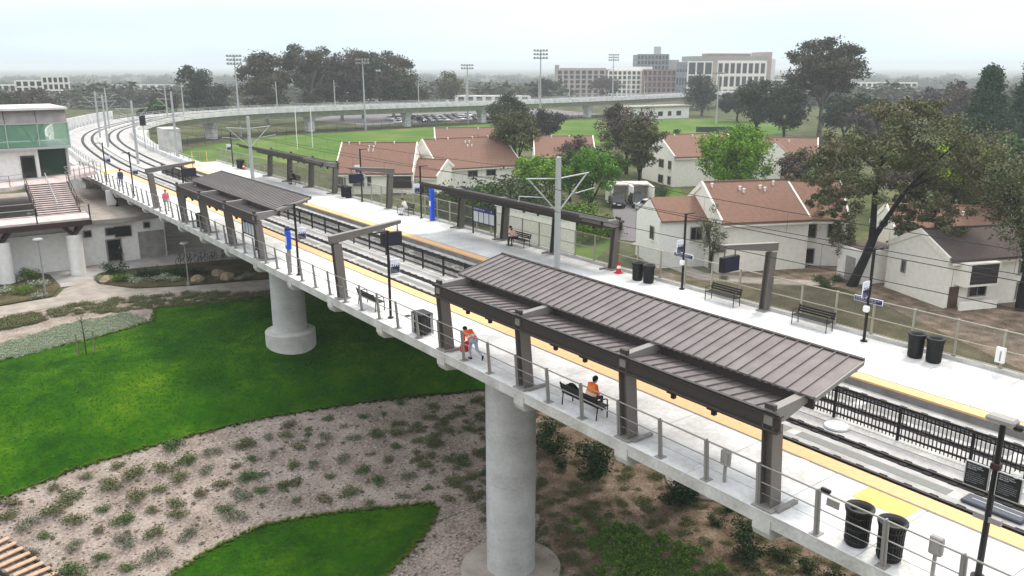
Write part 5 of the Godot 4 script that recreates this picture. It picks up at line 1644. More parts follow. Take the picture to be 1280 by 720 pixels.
	b = MB.new(); b.box(Vector3(0, 1.3, -5.6), Vector3(6.0, 2.6, 0.2)); part(b, "back_wall", "stucco", cp)
	b = MB.new(); b.box(Vector3(0, 2.6, -4.2), Vector3(6.1, 0.2, 3.0)); part(b, "roof", "stucco", cp)
	# steps beside the lawn
	var stp := thing("garden_steps", "concrete garden steps beside the small lawn below the road", "steps", onY(795, 305, 3.0), 0.3)
	for k in 7:
		b = MB.new(); b.cham(Vector3(0, 0.05 - 0.02 * k, k * 0.5), Vector3(1.8, 0.2, 0.46), 0.02); part(b, "step", "path", stp)

# ---------------------------------------------------------------- far things
func light_tower(label: String, u: float, dist_v: float, top: float, n: int) -> void:
	var at := onY(u, dist_v, 3.6)
	var th := thing("floodlight_tower", label, "floodlight", at, -YAW)
	var h := top - 3.6
	var b := MB.new(); b.lathe([[0.34, -0.2], [0.3, 2.0], [0.14, h], [0, h]], 10); part(b, "mast", "galv_light", th)
	for k in n:
		b = MB.new(); b.box(Vector3(0, h - 0.3 - k * 1.0, 0.1), Vector3(4.0, 0.14, 0.14)); part(b, "crossbar", "galv", th)
		for j in 5:
			b = MB.new(); b.cham(Vector3(-1.7 + j * 0.85, h - 0.05 - k * 1.0, 0.3), Vector3(0.62, 0.52, 0.4), 0.08); part(b, "lamp", "panel_grey", th)

func facade(th: Node3D, w: float, d: float, h: float, floors: int, bays: int, wall: String, trim: String, base := 0.0, x0 := 0.0, z0 := 0.0, proud := 0.35, pane := "glass_dark", back_bays := 0, open := 0.62) -> void:
	# body with recessed panes between piers and floor bands on the front (+z) and right/left faces
	var b := MB.new(); b.box(Vector3(x0, base + h / 2, z0), Vector3(w, h, d)); part(b, "body", wall, th)
	var bw := w / bays
	var fh := h / floors
	b = MB.new(); b.box(Vector3.ZERO, Vector3(bw * open, fh * (open + 0.08), 0.12)); var pm := b.mesh()
	for i in bays:
		for f in floors:
			part(pm, "window", pane, th, Vector3(x0 - w / 2 + bw * (i + 0.5), base + fh * (f + 0.5), z0 + d / 2 + 0.02))
	b = MB.new(); b.box(Vector3.ZERO, Vector3(bw * (0.92 - open), h, proud)); var pr := b.mesh()
	for i in bays + 1:
		part(pr, "pier", trim, th, Vector3(x0 - w / 2 + bw * i, base + h / 2, z0 + d / 2 + proud * 0.5 - 0.02))
	b = MB.new(); b.box(Vector3.ZERO, Vector3(w, fh * (0.86 - open), proud * 0.8)); var fb := b.mesh()
	for f in floors + 1:
		part(fb, "floor_band", trim, th, Vector3(x0, base + fh * f, z0 + d / 2 + proud * 0.4 - 0.02))
	if back_bays > 0:
		var dw := d / back_bays
		b = MB.new(); b.box(Vector3.ZERO, Vector3(0.12, fh * 0.56, dw * 0.55)); pm = b.mesh()
		for e in [-1, 1]:
			for i in back_bays:
				for f in floors:
					part(pm, "window", pane, th, Vector3(x0 + e * (w / 2 + 0.02), base + fh * (f + 0.5), z0 - d / 2 + dw * (i + 0.5)))

func make_background() -> void:
	var b: MB
	light_tower("floodlight tower nearest the bend of the viaduct", 301, 171, 24.8, 3)
	light_tower("floodlight tower in front of the tall dark eucalyptus grove", 457, 163, 24.0, 2)
	light_tower("slim floodlight tower at the corner by the parked cars", 585, 155, 22.5, 2)
	light_tower("floodlight tower rising behind the dark round tree", 675, 166, 26.4, 3)
	light_tower("floodlight tower in front of the long hospital wing", 765, 143, 26.5, 3)
	light_tower("floodlight tower in front of the big grid-fronted block", 895, 155, 20.0, 1)
	for q in [[372, 187], [391, 185]]:
		var w := onY(q[0], q[1], 3.6)
		b = MB.new(); b.tube([Vector3.ZERO, Vector3(0, 9.5, 0)], 0.09, 6)
		solo(b, "goal_post", "white", "white upright post on the sports field", "post", "uprights on the sports field", w)
	# long low pavilion at the field's far side
	var pa := onY(822, 149, 3.6)
	var th := thing("pavilion", "long low white pavilion with grey roof across the sports field", "building", pa, -YAW + 0.55)
	b = MB.new(); b.box(Vector3(0, 2.0, -4), Vector3(30, 4.6, 8)); part(b, "wall", "stucco_cool", th)
	b = MB.new(); b.box(Vector3(0, 4.5, -4), Vector3(31.5, 0.4, 9.4)); part(b, "roof", "panel_grey", th)
	for k in 6:
		b = MB.new(); b.box(Vector3(-12 + k * 4.4, 1.9, 0.04), Vector3(1.6 + 0.6 * (k % 2), 1.6, 0.1)); part(b, "window", "glass_dark", th)
	# green screen fence of the court behind the houses
	var gf := thing("court_fence", "dark green screened court fence behind the brown roofs", "fence", onY(905, 166, 3.6), -YAW)
	for k in 7:
		b = MB.new(); b.tube([Vector3(-8 + k * 3, 0, 0), Vector3(-8 + k * 3, 2.0, 0)], 0.06, 6); part(b, "post", "steel_dark", gf)
	for k in 6:
		b = MB.new(); b.box(Vector3(-6.5 + k * 3, 0.95, 0), Vector3(2.9, 1.5, 0.04)); part(b, "screen", M.green_screen, gf)
	# chain-link fence along the field's far edge
	var cf := thing("field_fence", "dark fence along the far edge of the sports field", "fence", Vector3.ZERO)
	var pts := [W(204, 56, 3.6), W(222, 84, 3.6), W(224, 112, 3.6), W(228, 160, 3.6), W(228, 206, 3.6)]
	for i in pts.size() - 1:
		var n := int(pts[i].distance_to(pts[i + 1]) / 3.0)
		for k in n:
			var q: Vector3 = pts[i].lerp(pts[i + 1], float(k) / n)
			b = MB.new(); b.tube([q, q + Vector3(0, 2.4, 0)], 0.05, 4); part(b, "post", "steel_dark", cf)
		for y in [0.3, 1.3, 2.35]:
			b = MB.new(); b.bar(pts[i] + Vector3(0, y, 0), pts[i + 1] + Vector3(0, y, 0), 0.04, 0.05); part(b, "rail", "steel_dark", cf)
	# hospital group about six hundred metres off
	var at := far(752, 640); at.y = -1.0
	th = thing("hospital_wing", "long pale six-storey hospital wing with rows of small windows", "building", at, -YAW - 0.12)
	facade(th, 40, 18, 20.5, 6, 9, "brick", "brick", 0, -13, 0, 0.5, "glass_dark", 3)
	facade(th, 34, 16, 20.0, 6, 10, "stucco", "stucco", 0, 22, 2, 0.4, "glass_dark", 3)
	b = MB.new(); b.box(Vector3(22, 21.5, 0), Vector3(30, 2.6, 12)); part(b, "roof_storey", "stucco_cool", th)
	b = MB.new(); b.box(Vector3(-14, 21.2, 0), Vector3(34, 1.2, 12)); part(b, "roof_deck", "panel_grey", th)
	b = MB.new(); b.box(Vector3(-33.5, 12, 0), Vector3(3.0, 24, 5)); part(b, "stair_tower", "panel_grey", th)
	at = far(812, 700); at.y = -1.0
	th = thing("hospital_tower", "dark slate hospital tower with a pale chimney behind the other blocks", "building", at, -YAW)
	facade(th, 25, 24, 32, 8, 9, "slate_wall", "slate_wall", 0, 0, 0, 0.3, "glass_dark", 6)
	b = MB.new(); b.box(Vector3(6, 34, -4), Vector3(5, 9, 6)); part(b, "chimney", "galv_light", th)
	b = MB.new(); b.box(Vector3(16.5, 14, 2), Vector3(9, 28, 18)); part(b, "stair_wing", "panel_grey", th)
	at = far(826, 630); at.y = -1.0
	th = thing("brick_block", "low red-brown brick block in front of the slate tower", "building", at, -YAW - 0.1)
	facade(th, 27, 18, 20.5, 5, 8, "brick_red", "brick_red", 0, 0, 0, 0.3, "glass_dark", 4)
	at = far(900, 610); at.y = -1.0
	th = thing("grid_block", "large grey and brick block with tall windows in a white grid", "building", at, -YAW + 0.1)
	facade(th, 17, 26, 26, 3, 3, "slate_wall", "stucco_cool", 0, -19, 0, 0.6, "glass_dark", 4, 0.76)
	facade(th, 34, 26, 26, 3, 8, "brick", "stucco", 0, 10, 0, 0.6, "glass_dark", 4, 0.66)
	b = MB.new(); b.box(Vector3(-8.8, 13, 0.4), Vector3(3.4, 26.5, 26.4)); part(b, "brick_pier", "brick", th)
	b = MB.new(); b.box(Vector3(2, 28, -1), Vector3(52, 3.4, 25)); part(b, "attic", "panel_grey", th)
	b = MB.new(); b.box(Vector3(4, 30.6, -2), Vector3(30, 2.0, 14)); part(b, "plant_room", "brick_red", th)
	b = MB.new(); b.box(Vector3(29.5, 16, -2), Vector3(7, 33, 20)); part(b, "end_tower", "brick", th)
	b = MB.new(); b.box(Vector3(35, 14, -4), Vector3(5, 28, 16)); part(b, "white_wing", "stucco_cool", th)
	# distant pale slabs on the right and flats on the left
	var rows := [[1100, 560, 38, 11, 3, 12, "pale terrace of flats with dark window bands behind the tall eucalyptus", "stucco"], [1105, 500, 30, 7, 2, 10, "white two-storey block behind the forked tree", "stucco"], [955, 900, 60, 12, 3, 10, "pale hazy hall beyond the grid-fronted block", "stucco_cool"], [610, 420, 40, 6, 2, 9, "low white sheds beyond the viaduct", "stucco_cool"], [560, 500, 34, 8, 2, 8, "low grey shed beyond the car park", "panel_grey"], [1215, 520, 60, 9, 2, 12, "hazy grey row of buildings on the right skyline", "panel_grey"], [1160, 620, 70, 10, 3, 12, "long hazy building behind the far viaduct", "panel_grey"], [460, 470, 30, 6, 2, 6, "pale low hall behind the eucalyptus grove", "stucco_cool"], [130, 700, 80, 7, 2, 14, "long pale roofs on the left skyline", "stucco_cool"], [170, 900, 90, 8, 2, 12, "far pale warehouse on the left skyline", "stucco_cool"]]
	for q in rows:
		at = far(q[0], q[1]); at.y = minf(at.y, 2.0)
		th = thing("distant_building", q[6], "building", at, -YAW + 0.2 * sin(q[0] * 1.7))
		facade(th, q[2], 16, q[3], q[4], q[5], q[7], q[7], 0, 0, 0, 0.3)
	at = far(58, 500); at.y = 0.0
	th = thing("apartment_block", "pink and white stepped apartment block among trees beyond the glazed hall", "building", at, -YAW + 0.5)
	facade(th, 12, 14, 17, 5, 5, "stucco", "stucco", 0, 4, 0, 0.4, "glass_dark", 4)
	facade(th, 12, 13, 15, 5, 4, "brick", "stucco", 0, -8, -1, 0.4, "glass_dark", 4)
	facade(th, 14, 13, 13, 4, 5, "stucco", "stucco", 0, -21, -2, 0.4, "glass_dark", 4)
	# low far hills
	for q in [[0.0, 2600.0, 26.0, 3], [0.0, 4200.0, 10.0, 5]]:
		var nz := FastNoiseLite.new()
		nz.seed = q[3]; nz.frequency = 0.0016
		b = MB.new()
		var prev := []
		for k in 61:
			var u := -500.0 + k * 38.0
			var d := look(u, 100); d.y = 0; d = d.normalized()
			var cx: Vector3 = d * q[1]
			var top: float = -24.0 + q[2] * (0.5 + 0.7 * nz.get_noise_2d(cx.x, cx.z))
			var row := [d * (q[1] - 500.0) + Vector3(0, -8, 0), d * (q[1] - 160.0) + Vector3(0, top * 0.6, 0), cx + Vector3(0, top, 0), d * (q[1] + 400.0) + Vector3(0, -8, 0)]
			if prev.size():
				for e in 3: b.quad(prev[e], row[e], row[e + 1], prev[e + 1])
			prev = row
		struct(b, "hills", "ground")

# ---------------------------------------------------------------- plants
func leaf(b: MB, c: Vector3, out: Vector3, l: float, w: float, r: RandomNumberGenerator) -> void:
	var d := Vector3(r.randfn(), r.randfn() * 0.7, r.randfn()).normalized()
	var s := d.cross(Vector3(r.randfn(), r.randfn(), r.randfn())).normalized()
	var nn := d.cross(s)
	if nn.dot(out) < 0:
		nn = -nn; s = -s
	var sh := (nn * 0.7 + out * 0.5).normalized()
	var p0 := c - d * l * 0.5; var p1 := c + s * w * 0.5; var p2 := c + d * l * 0.5; var p3 := c - s * w * 0.5
	b.trin(p0, p3, p2, sh, sh, sh)
	b.trin(p0, p2, p1, sh, sh, sh)

func clump(b: MB, c: Vector3, rad: Vector3, n: int, ls: float, cols: Array, r: RandomNumberGenerator, hollow := 0.45) -> void:
	var tone: Color = cols[r.randi() % cols.size()]
	tone = tone * r.randf_range(0.8, 1.3)
	for i in n:
		var d := Vector3(r.randfn(), r.randfn(), r.randfn()).normalized()
		var k := lerpf(hollow, 1.0, sqrt(r.randf())) * (1.0 + 0.22 * r.randfn())
		var q: Color = tone.lerp(cols[r.randi() % cols.size()], 0.4)
		var v := r.randf_range(0.72, 1.3)
		b.col = Color(q.r * v, q.g * v, q.b * v)
		leaf(b, c + d * rad * k, d, ls * r.randf_range(0.7, 1.4), ls * r.randf_range(0.35, 0.7), r)

# o: h height, cr crown radii, cy crown centre height, n clumps, m leaves a clump, cl clump radius, ls leaf size, cols, trunk radius, fork, lean, bark, shape
func tree(called: String, label: String, at: Vector3, o: Dictionary, group := "") -> Node3D:
	var r := RandomNumberGenerator.new()
	r.seed = o.get("seed", 1)
	var th := thing(called, label, "tree", at, 0, group)
	var cr: Vector3 = o.cr
	var mid := Vector3(o.get("lean", Vector2.ZERO).x, o.cy, o.get("lean", Vector2.ZERO).y)
	var fork: float = o.get("fork", o.cy * 0.45)
	var foot := Vector3(0, -0.4, 0)
	var crotch: Vector3 = mid * 0.6 * (fork / o.cy); crotch.y = fork
	var tr := MB.new()
	var tk: float = o.tr
	tr.tube([foot, foot.lerp(crotch, 0.5) + Vector3(r.randfn(), 0, r.randfn()) * tk * 0.3, crotch], [tk * 1.25, tk, tk * 0.85], 9)
	# main limbs
	var limbs := []
	var nl: int = o.get("limbs", 4)
	for k in nl:
		var a := TAU * k / nl + r.randf() * 0.8
		var e := mid + Vector3(cos(a) * cr.x, r.randf_range(-0.1, 0.55) * cr.y, sin(a) * cr.z) * 0.55
		var m1: Vector3 = crotch.lerp(e, 0.5) + Vector3(0, cr.y * 0.1, 0)
		tr.tube([crotch - Vector3(0, 0.3, 0), m1, e], [tk * 0.7, tk * 0.42, tk * 0.2], 7)
		limbs.append([m1, e])
	var b := MB.new()
	for k in int(o.n):
		var d := Vector3(r.randfn(), r.randfn(), r.randfn()).normalized()
		var q := pow(r.randf(), 0.45)
		var c := mid + d * cr * q * 0.88
		if o.get("shape", "") == "cone":
			var y := pow(r.randf(), 1.3)
			var a := r.randf() * TAU
			var rad := (1.0 - y) * 0.95 + 0.06
			var qq := sqrt(r.randf_range(0.35, 1.0))
			c = Vector3(cos(a) * cr.x * rad * qq, o.cy - cr.y + y * cr.y * 2.0, sin(a) * cr.z * rad * qq)
		elif o.get("shape", "") == "umbrella" and c.y < mid.y - cr.y * 0.2:
			c.y = mid.y - cr.y * 0.2 + (mid.y - c.y) * 0.25
		var lm = limbs[0]
		for z in limbs:
			if c.distance_to(z[1]) < c.distance_to(lm[1]): lm = z
		if o.get("shape", "") != "cone":
			tr.tube([lm[1] if r.randf() < 0.6 else lm[0], c.lerp(lm[1], 0.4) + Vector3(0, 0.2, 0), c], [tk * 0.17, tk * 0.1, tk * 0.04], 4, false)
		var cs: float = o.cl * r.randf_range(0.65, 1.3)
		clump(b, c, Vector3(cs, cs * o.get("flat", 0.75), cs), int(o.m * 1.5), o.ls * 1.1, o.cols, r)
	part(tr, "trunk", o.get("bark", "bark"), th)
	part(b, "crown", "leaf", th)
	return th

func shrub_proto(called: String, cols: Array, sd: int, n: int, ls: float, tall := 0.7) -> MB:
	var r := RandomNumberGenerator.new()
	r.seed = sd
	var b := MB.new()
	for k in 9:
		var d := Vector3(r.randfn(), absf(r.randfn()), r.randfn()).normalized() * r.randf_range(0.1, 0.5)
		clump(b, Vector3(d.x, 0.12 + d.y * tall, d.z) , Vector3(0.3, 0.26, 0.3), n, ls, cols, r, 0.2)
	# stems
	b.col = Color(0.08, 0.06, 0.04)
	for k in 6:
		var a := k * 1.05
		b.tube([Vector3(0, -0.05, 0), Vector3(cos(a) * 0.3, 0.35 * tall, sin(a) * 0.3)], [0.02, 0.008], 4, false)
	return b

func lin(r: float, g: float, b: float) -> Color:
	return Color(r, g, b)

func scatter(called: String, mesh: Mesh, m, xf: Array, cols := []) -> MultiMeshInstance3D:
	var mm := MultiMesh.new()
	mm.transform_format = MultiMesh.TRANSFORM_3D
	mm.use_colors = cols.size() > 0
	mm.mesh = mesh
	mm.instance_count = xf.size()
	for i in xf.size():
		mm.set_instance_transform(i, xf[i])
		if cols.size(): mm.set_instance_color(i, cols[i])
	var o := MultiMeshInstance3D.new()
	o.multimesh = mm
	o.material_override = M[m] if m is String else m
	o.name = numbered(called)
	add_child(o)
	o.set_meta("kind", "stuff")
	return o

func inside(poly: PackedVector2Array, r: RandomNumberGenerator) -> Vector2:
	var lo := poly[0]; var hi := poly[0]
	for q in poly:
		lo = lo.min(q); hi = hi.max(q)
	for k in 400:
		var a := Vector2(r.randf_range(lo.x, hi.x), r.randf_range(lo.y, hi.y))
		if Geometry2D.is_point_in_polygon(a, poly): return a
	return poly[0]

func make_plants() -> void:
	var r := RandomNumberGenerator.new()
	r.seed = 77
	var euc := [lin(0.12, 0.128, 0.06), lin(0.145, 0.125, 0.075), lin(0.09, 0.112, 0.048), lin(0.17, 0.155, 0.095)]
	var euc_far := [lin(0.068, 0.074, 0.04), lin(0.1, 0.076, 0.055), lin(0.055, 0.068, 0.034)]
	var bright := [lin(0.13, 0.25, 0.02), lin(0.18, 0.32, 0.03), lin(0.09, 0.19, 0.015)]
	var mid := [lin(0.05, 0.1, 0.025), lin(0.07, 0.12, 0.03), lin(0.035, 0.075, 0.02)]
	var olive := [lin(0.1, 0.105, 0.045), lin(0.075, 0.085, 0.04), lin(0.13, 0.125, 0.06)]
	var purple := [lin(0.1, 0.078, 0.068), lin(0.075, 0.06, 0.052), lin(0.12, 0.095, 0.08)]
	var dark := [lin(0.042, 0.06, 0.03), lin(0.06, 0.066, 0.042), lin(0.032, 0.05, 0.028)]
	var fir := [lin(0.025, 0.055, 0.03), lin(0.035, 0.075, 0.038), lin(0.05, 0.095, 0.045)]
	var lime := [lin(0.3, 0.42, 0.03), lin(0.24, 0.36, 0.025), lin(0.36, 0.46, 0.05)]
	# foreground eucalyptus: leaning dark trunk, forked, broad open crown
	eucalyptus(onY(1066, 358, 3.0), euc)
	tree("eucalyptus_tree", "tall grey-green tree with drooping leaves at the corner of the balcony house", onY(1276, 388, 3.0), {"seed": 12, "cr": Vector3(5.2, 5.4, 5.0), "cy": 10.0, "lean": Vector2(-0.6, 0.5), "n": 46, "m": 190, "cl": 1.25, "ls": 0.24, "cols": [lin(0.1, 0.115, 0.05), lin(0.12, 0.1, 0.06), lin(0.075, 0.105, 0.045)], "tr": 0.42, "fork": 3.6, "limbs": 5, "bark": "bark_dark", "flat": 1.0})
	tree("eucalyptus_tree", "thin grey-green tree hanging over the brown roof beside the balcony house", onY(1236, 330, 3.0), {"seed": 13, "cr": Vector3(3.2, 3.2, 3.2), "cy": 7.4, "n": 22, "m": 170, "cl": 1.1, "ls": 0.24, "cols": euc, "tr": 0.26, "fork": 4.0, "limbs": 4, "bark": "bark_dark", "flat": 1.0})
	# garden trees of the estate
	tree("garden_tree", "bright green round tree in front of a white gable", far(926, 122), {"seed": 21, "cr": Vector3(6.2, 4.6, 5.6), "cy": 6.6, "n": 90, "m": 130, "cl": 1.35, "ls": 0.34, "cols": bright, "tr": 0.28, "fork": 2.4})
	tree("garden_tree", "olive green tree before the house beyond the parked cars", far(804, 130), {"seed": 22, "cr": Vector3(3.6, 4.4, 3.2), "cy": 8.0, "n": 44, "m": 120, "cl": 1.0, "ls": 0.34, "cols": olive, "tr": 0.24, "fork": 3.0})
	tree("garden_tree", "purple-brown bare-looking tree with a wide crown behind the olive tree", far(787, 152), {"seed": 23, "cr": Vector3(6.6, 4.2, 6.0), "cy": 8.6, "n": 80, "m": 120, "cl": 1.25, "ls": 0.34, "cols": purple, "tr": 0.32, "fork": 3.6})
	tree("garden_tree", "fresh green tree above the end of the house-side canopy", far(742, 106), {"seed": 24, "cr": Vector3(4.4, 3.9, 3.8), "cy": 5.6, "n": 46, "m": 120, "cl": 1.0, "ls": 0.3, "cols": [lin(0.08, 0.19, 0.022), lin(0.11, 0.23, 0.03), lin(0.06, 0.14, 0.02)], "tr": 0.2, "fork": 2.0})
	tree("garden_tree", "light lime green small tree beside a white wall", far(690, 104), {"seed": 25, "cr": Vector3(2.4, 2.2, 2.4), "cy": 6.0, "n": 24, "m": 110, "cl": 0.8, "ls": 0.3, "cols": bright, "tr": 0.14, "fork": 2.2})
	tree("garden_tree", "olive tree with a pale crown at the corner of the long house", far(647, 142), {"seed": 26, "cr": Vector3(4.6, 3.6, 4.2), "cy": 8.6, "n": 48, "m": 110, "cl": 1.1, "ls": 0.36, "cols": olive, "tr": 0.24, "fork": 3.4})
	tree("garden_tree", "dark round tree at the near edge of the sports field", far(636, 205), {"seed": 27, "cr": Vector3(5.8, 4.0, 6), "cy": 7.6, "n": 60, "m": 90, "cl": 1.5, "ls": 0.5, "cols": dark, "tr": 0.34, "fork": 3.0})
	tree("garden_tree", "dark purple tree beside the tall floodlight tower", far(684, 200), {"seed": 28, "cr": Vector3(4.6, 3.0, 5), "cy": 5.6, "n": 48, "m": 90, "cl": 1.4, "ls": 0.5, "cols": [lin(0.05, 0.042, 0.042), lin(0.065, 0.05, 0.05), lin(0.04, 0.04, 0.036)], "tr": 0.3, "fork": 3.0})
	tree("young_tree", "thin pale-leaved young tree against the white end wall", onY(888, 341, 3.0), {"seed": 29, "cr": Vector3(1.5, 2.8, 1.5), "cy": 3.9, "n": 18, "m": 70, "cl": 0.55, "ls": 0.16, "cols": [lin(0.14, 0.14, 0.08), lin(0.1, 0.11, 0.06)], "tr": 0.08, "fork": 1.4, "flat": 1.0})
	tree("young_tree", "slim olive young tree between two white houses", onY(1049, 345, 3.0), {"seed": 30, "cr": Vector3(1.3, 2.7, 1.3), "cy": 3.9, "n": 20, "m": 80, "cl": 0.6, "ls": 0.18, "cols": olive, "tr": 0.07, "fork": 1.6, "flat": 1.0})
	tree("young_tree", "small yellowish tree in front of the window of the half-hidden house", onY(1014, 330, 3.0), {"seed": 31, "cr": Vector3(1.0, 2.2, 1.0), "cy": 4.6, "n": 10, "m": 60, "cl": 0.5, "ls": 0.18, "cols": [lin(0.2, 0.18, 0.05), lin(0.13, 0.13, 0.06)], "tr": 0.06, "fork": 2.2})
	tree("lime_tree", "vivid lime green tree behind the forked eucalyptus", far(1217, 100), {"seed": 32, "cr": Vector3(4.4, 2.4, 3.2), "cy": 9.4, "n": 36, "m": 110, "cl": 1.1, "ls": 0.34, "cols": lime, "tr": 0.2, "fork": 3.0})
	tree("conifer", "dark green cone-shaped conifer on the right skyline", far(1239, 178), {"seed": 33, "cr": Vector3(6.2, 9.0, 6.2), "cy": 9.4, "n": 260, "m": 80, "cl": 1.3, "ls": 0.5, "cols": fir, "tr": 0.35, "shape": "cone", "flat": 0.8})
	tree("conifer", "taller dark conifer cut by the picture edge behind the lime tree", far(1296, 200), {"seed": 34, "cr": Vector3(7.0, 10.5, 7.0), "cy": 11.0, "n": 230, "m": 80, "cl": 1.5, "ls": 0.55, "cols": fir, "tr": 0.35, "shape": "cone", "flat": 0.8})
	# big grove around the tall eucalyptus on the right
	tree("eucalyptus_tree", "tallest eucalyptus with a layered crown on the right skyline", far(1030, 238), {"seed": 41, "cr": Vector3(14.0, 8.4, 10), "cy": 18.2, "n": 110, "m": 90, "cl": 2.3, "ls": 0.75, "cols": [lin(0.068, 0.07, 0.042), lin(0.095, 0.074, 0.055), lin(0.055, 0.062, 0.036)], "tr": 0.6, "fork": 8.0, "limbs": 6, "bark": "bark_pale", "flat": 0.55})
	for q in [[950, 232, 7.5, 6.5, 35], [985, 225, 6.5, 6.0, 36], [1062, 222, 8.0, 5.0, 37], [1098, 205, 8.0, 4.0, 38]]:
		tree("grove_tree", ["dark round tree left of the tallest eucalyptus", "blackish green tree at the foot of the tallest eucalyptus", "dark spreading tree right of the tallest eucalyptus", "low brown-green tree behind the forked eucalyptus"][int(q[4]) - 35], far(q[0], q[1]), {"seed": q[4], "cr": Vector3(q[2], q[3], 6), "cy": q[3] + 3.0, "n": 56, "m": 80, "cl": 1.8, "ls": 0.65, "cols": dark if q[4] < 38 else purple, "tr": 0.36, "fork": 3.0})
	# garden trees that fill the gaps between the houses
	var fill := [[668, 118, 3.2, 2.6, 0, "fresh green tree left of the blank white wall"], [715, 120, 3.6, 2.8, 1, "mid green tree behind the lime tree and the canopy pole"], [765, 126, 3.4, 3.2, 1, "green tree between carport and purple-brown tree"], [722, 138, 4.2, 3.0, 3, "brownish tree behind the house next to the purple-brown one"], [850, 150, 4.0, 3.6, 1, "green tree behind the house with the blank end wall"], [1010, 120, 4.0, 3.4, 3, "brown tree behind the house with the steep gable"], [1050, 108, 3.6, 3.2, 1, "dark green tree between the half-hidden house and the wide roof"], [905, 160, 4.5, 3.2, 3, "purple-brown tree behind the bright green tree"], [1150, 118, 4.6, 3.4, 3, "brown-green tree behind the wide brown roof"], [1240, 112, 4.4, 3.6, 1, "green tree beyond the balcony house"], [590, 150, 3.6, 2.6, 2, "olive tree at the end of the field-side house"], [470, 136, 3.0, 2.2, 2, "olive tree between the field and the house with balconies"]]
	for k in fill.size():
		var q = fill[k]
		tree("garden_tree", q[5], far(q[0], q[1]), {"seed": 140 + k, "cr": Vector3(q[2], q[3], q[2]), "cy": q[3] + 1.8, "n": 40, "m": 80, "cl": 1.0, "ls": 0.34, "cols": [bright, mid, olive, purple][q[4]], "tr": 0.2, "fork": 1.8})
	# grove behind the viaduct on the left
	var gl := ["leftmost eucalyptus of the grove behind the viaduct", "tallest eucalyptus of the grove behind the viaduct", "reddish eucalyptus in the middle of the grove behind the viaduct", "broad eucalyptus behind the pale trunk of the grove", "eucalyptus with layered clumps at the right of the grove", "rightmost low eucalyptus of the grove"]
	var gs := [[330, 285, 9.0, 10.0, 13.5], [385, 290, 10.0, 12.0, 16.5], [425, 300, 8.5, 9.5, 14.0], [452, 310, 9.0, 10.5, 15.0], [490, 300, 9.5, 9.5, 14.5], [512, 305, 5.0, 5.0, 8.5]]
	for k in 6:
		var q = gs[k]
		tree("grove_eucalyptus", gl[k], far(q[0], q[1]), {"seed": 50 + k, "cr": Vector3(q[2], q[3], 8), "cy": q[4], "n": 62, "m": 130, "cl": 2.5, "ls": 0.75, "cols": euc_far if k != 2 else [lin(0.085, 0.06, 0.05), lin(0.06, 0.05, 0.04)], "tr": 0.5, "fork": 6.0, "limbs": 6, "bark": "bark_pale", "flat": 0.6})
	tree("grove_tree", "dark tree with a hooked top left of the grove", far(243, 300), {"seed": 57, "cr": Vector3(6.5, 8.5, 6), "cy": 12.0, "n": 44, "m": 70, "cl": 1.9, "ls": 0.75, "cols": dark, "tr": 0.4, "fork": 5.0, "flat": 0.6})
	var few := [["grove_tree", "rounded dark tree behind the bend", 262, 320, 7.0, 5.5, dark], ["grove_tree", "reddish bushy tree behind the bend", 205, 310, 6.0, 4.5, purple], ["grove_tree", "green tree low behind the bend", 192, 260, 5.5, 3.4, mid], ["grove_tree", "hazy tree between the grove and the car park", 562, 380, 6.0, 7.5, olive], ["grove_tree", "brown tree in front of the pink apartment block", 30, 330, 9.0, 4.6, purple], ["grove_tree", "dark tree at the left picture edge beyond the hall", 5, 300, 7.0, 4.2, dark], ["grove_tree", "round dark tree in front of the grid-fronted block", 880, 330, 8.0, 7.0, dark], ["grove_tree", "brown tree in front of the long hospital wing", 760, 470, 12.0, 6.0, purple], ["grove_tree", "grey-brown tree left of the hospital wing", 680, 430, 9.0, 5.5, dark], ["grove_tree", "dark tree at the pavilion's right end", 925, 300, 9.0, 5.0, dark], ["grove_tree", "hazy dark tree by the far viaduct on the right", 1168, 300, 6.5, 5.0, [lin(0.06, 0.055, 0.055), lin(0.08, 0.07, 0.07)]], ["grove_tree", "brown hazy tree left of the conifer", 1200, 280, 7.0, 6.0, purple], ["grove_tree", "dark green bush at the picture's right edge below the conifers", 1275, 165, 6.0, 3.0, mid]]
	for k in few.size():
		var q = few[k]
		tree(q[0], q[1], far(q[2], q[3]), {"seed": 70 + k, "cr": Vector3(q[4], q[5], q[4] * 0.8), "cy": q[5] + 2.2, "n": 46, "m": 70, "cl": q[5] * 0.34, "ls": 0.8, "cols": q[6], "tr": 0.35, "fork": 2.5})
	# far woods that read as one mass
	var wm := MB.new()
	for k in 14:
		clump(wm, Vector3(r.randfn() * 0.35, 0.55 + r.randfn() * 0.18, r.randfn() * 0.35), Vector3(0.3, 0.24, 0.3), 26, 0.16, [lin(0.06, 0.075, 0.045), lin(0.08, 0.08, 0.055), lin(0.05, 0.065, 0.04)], r)
	var xf := []
	for k in 900:
		var u := r.randf_range(-120, 1400)
		var d := lerpf(430.0, 2000.0, pow(r.randf(), 1.4))
		if u > 690 and u < 960 and d < 700: d += 320.0
		var at := far(u, d)
		at.y = minf(at.y, gy(-at.z, at.x)) - 0.5
		var s := r.randf_range(7.0, 15.0)
		xf.append(Transform3D(Basis(Vector3.UP, r.randf() * TAU).scaled(Vector3(s * 1.5, s * 0.8, s * 1.5)), at))
	scatter("distant_woodland", wm.mesh(), "leaf", xf)
	make_shrubs(r, mid, dark, olive, bright)

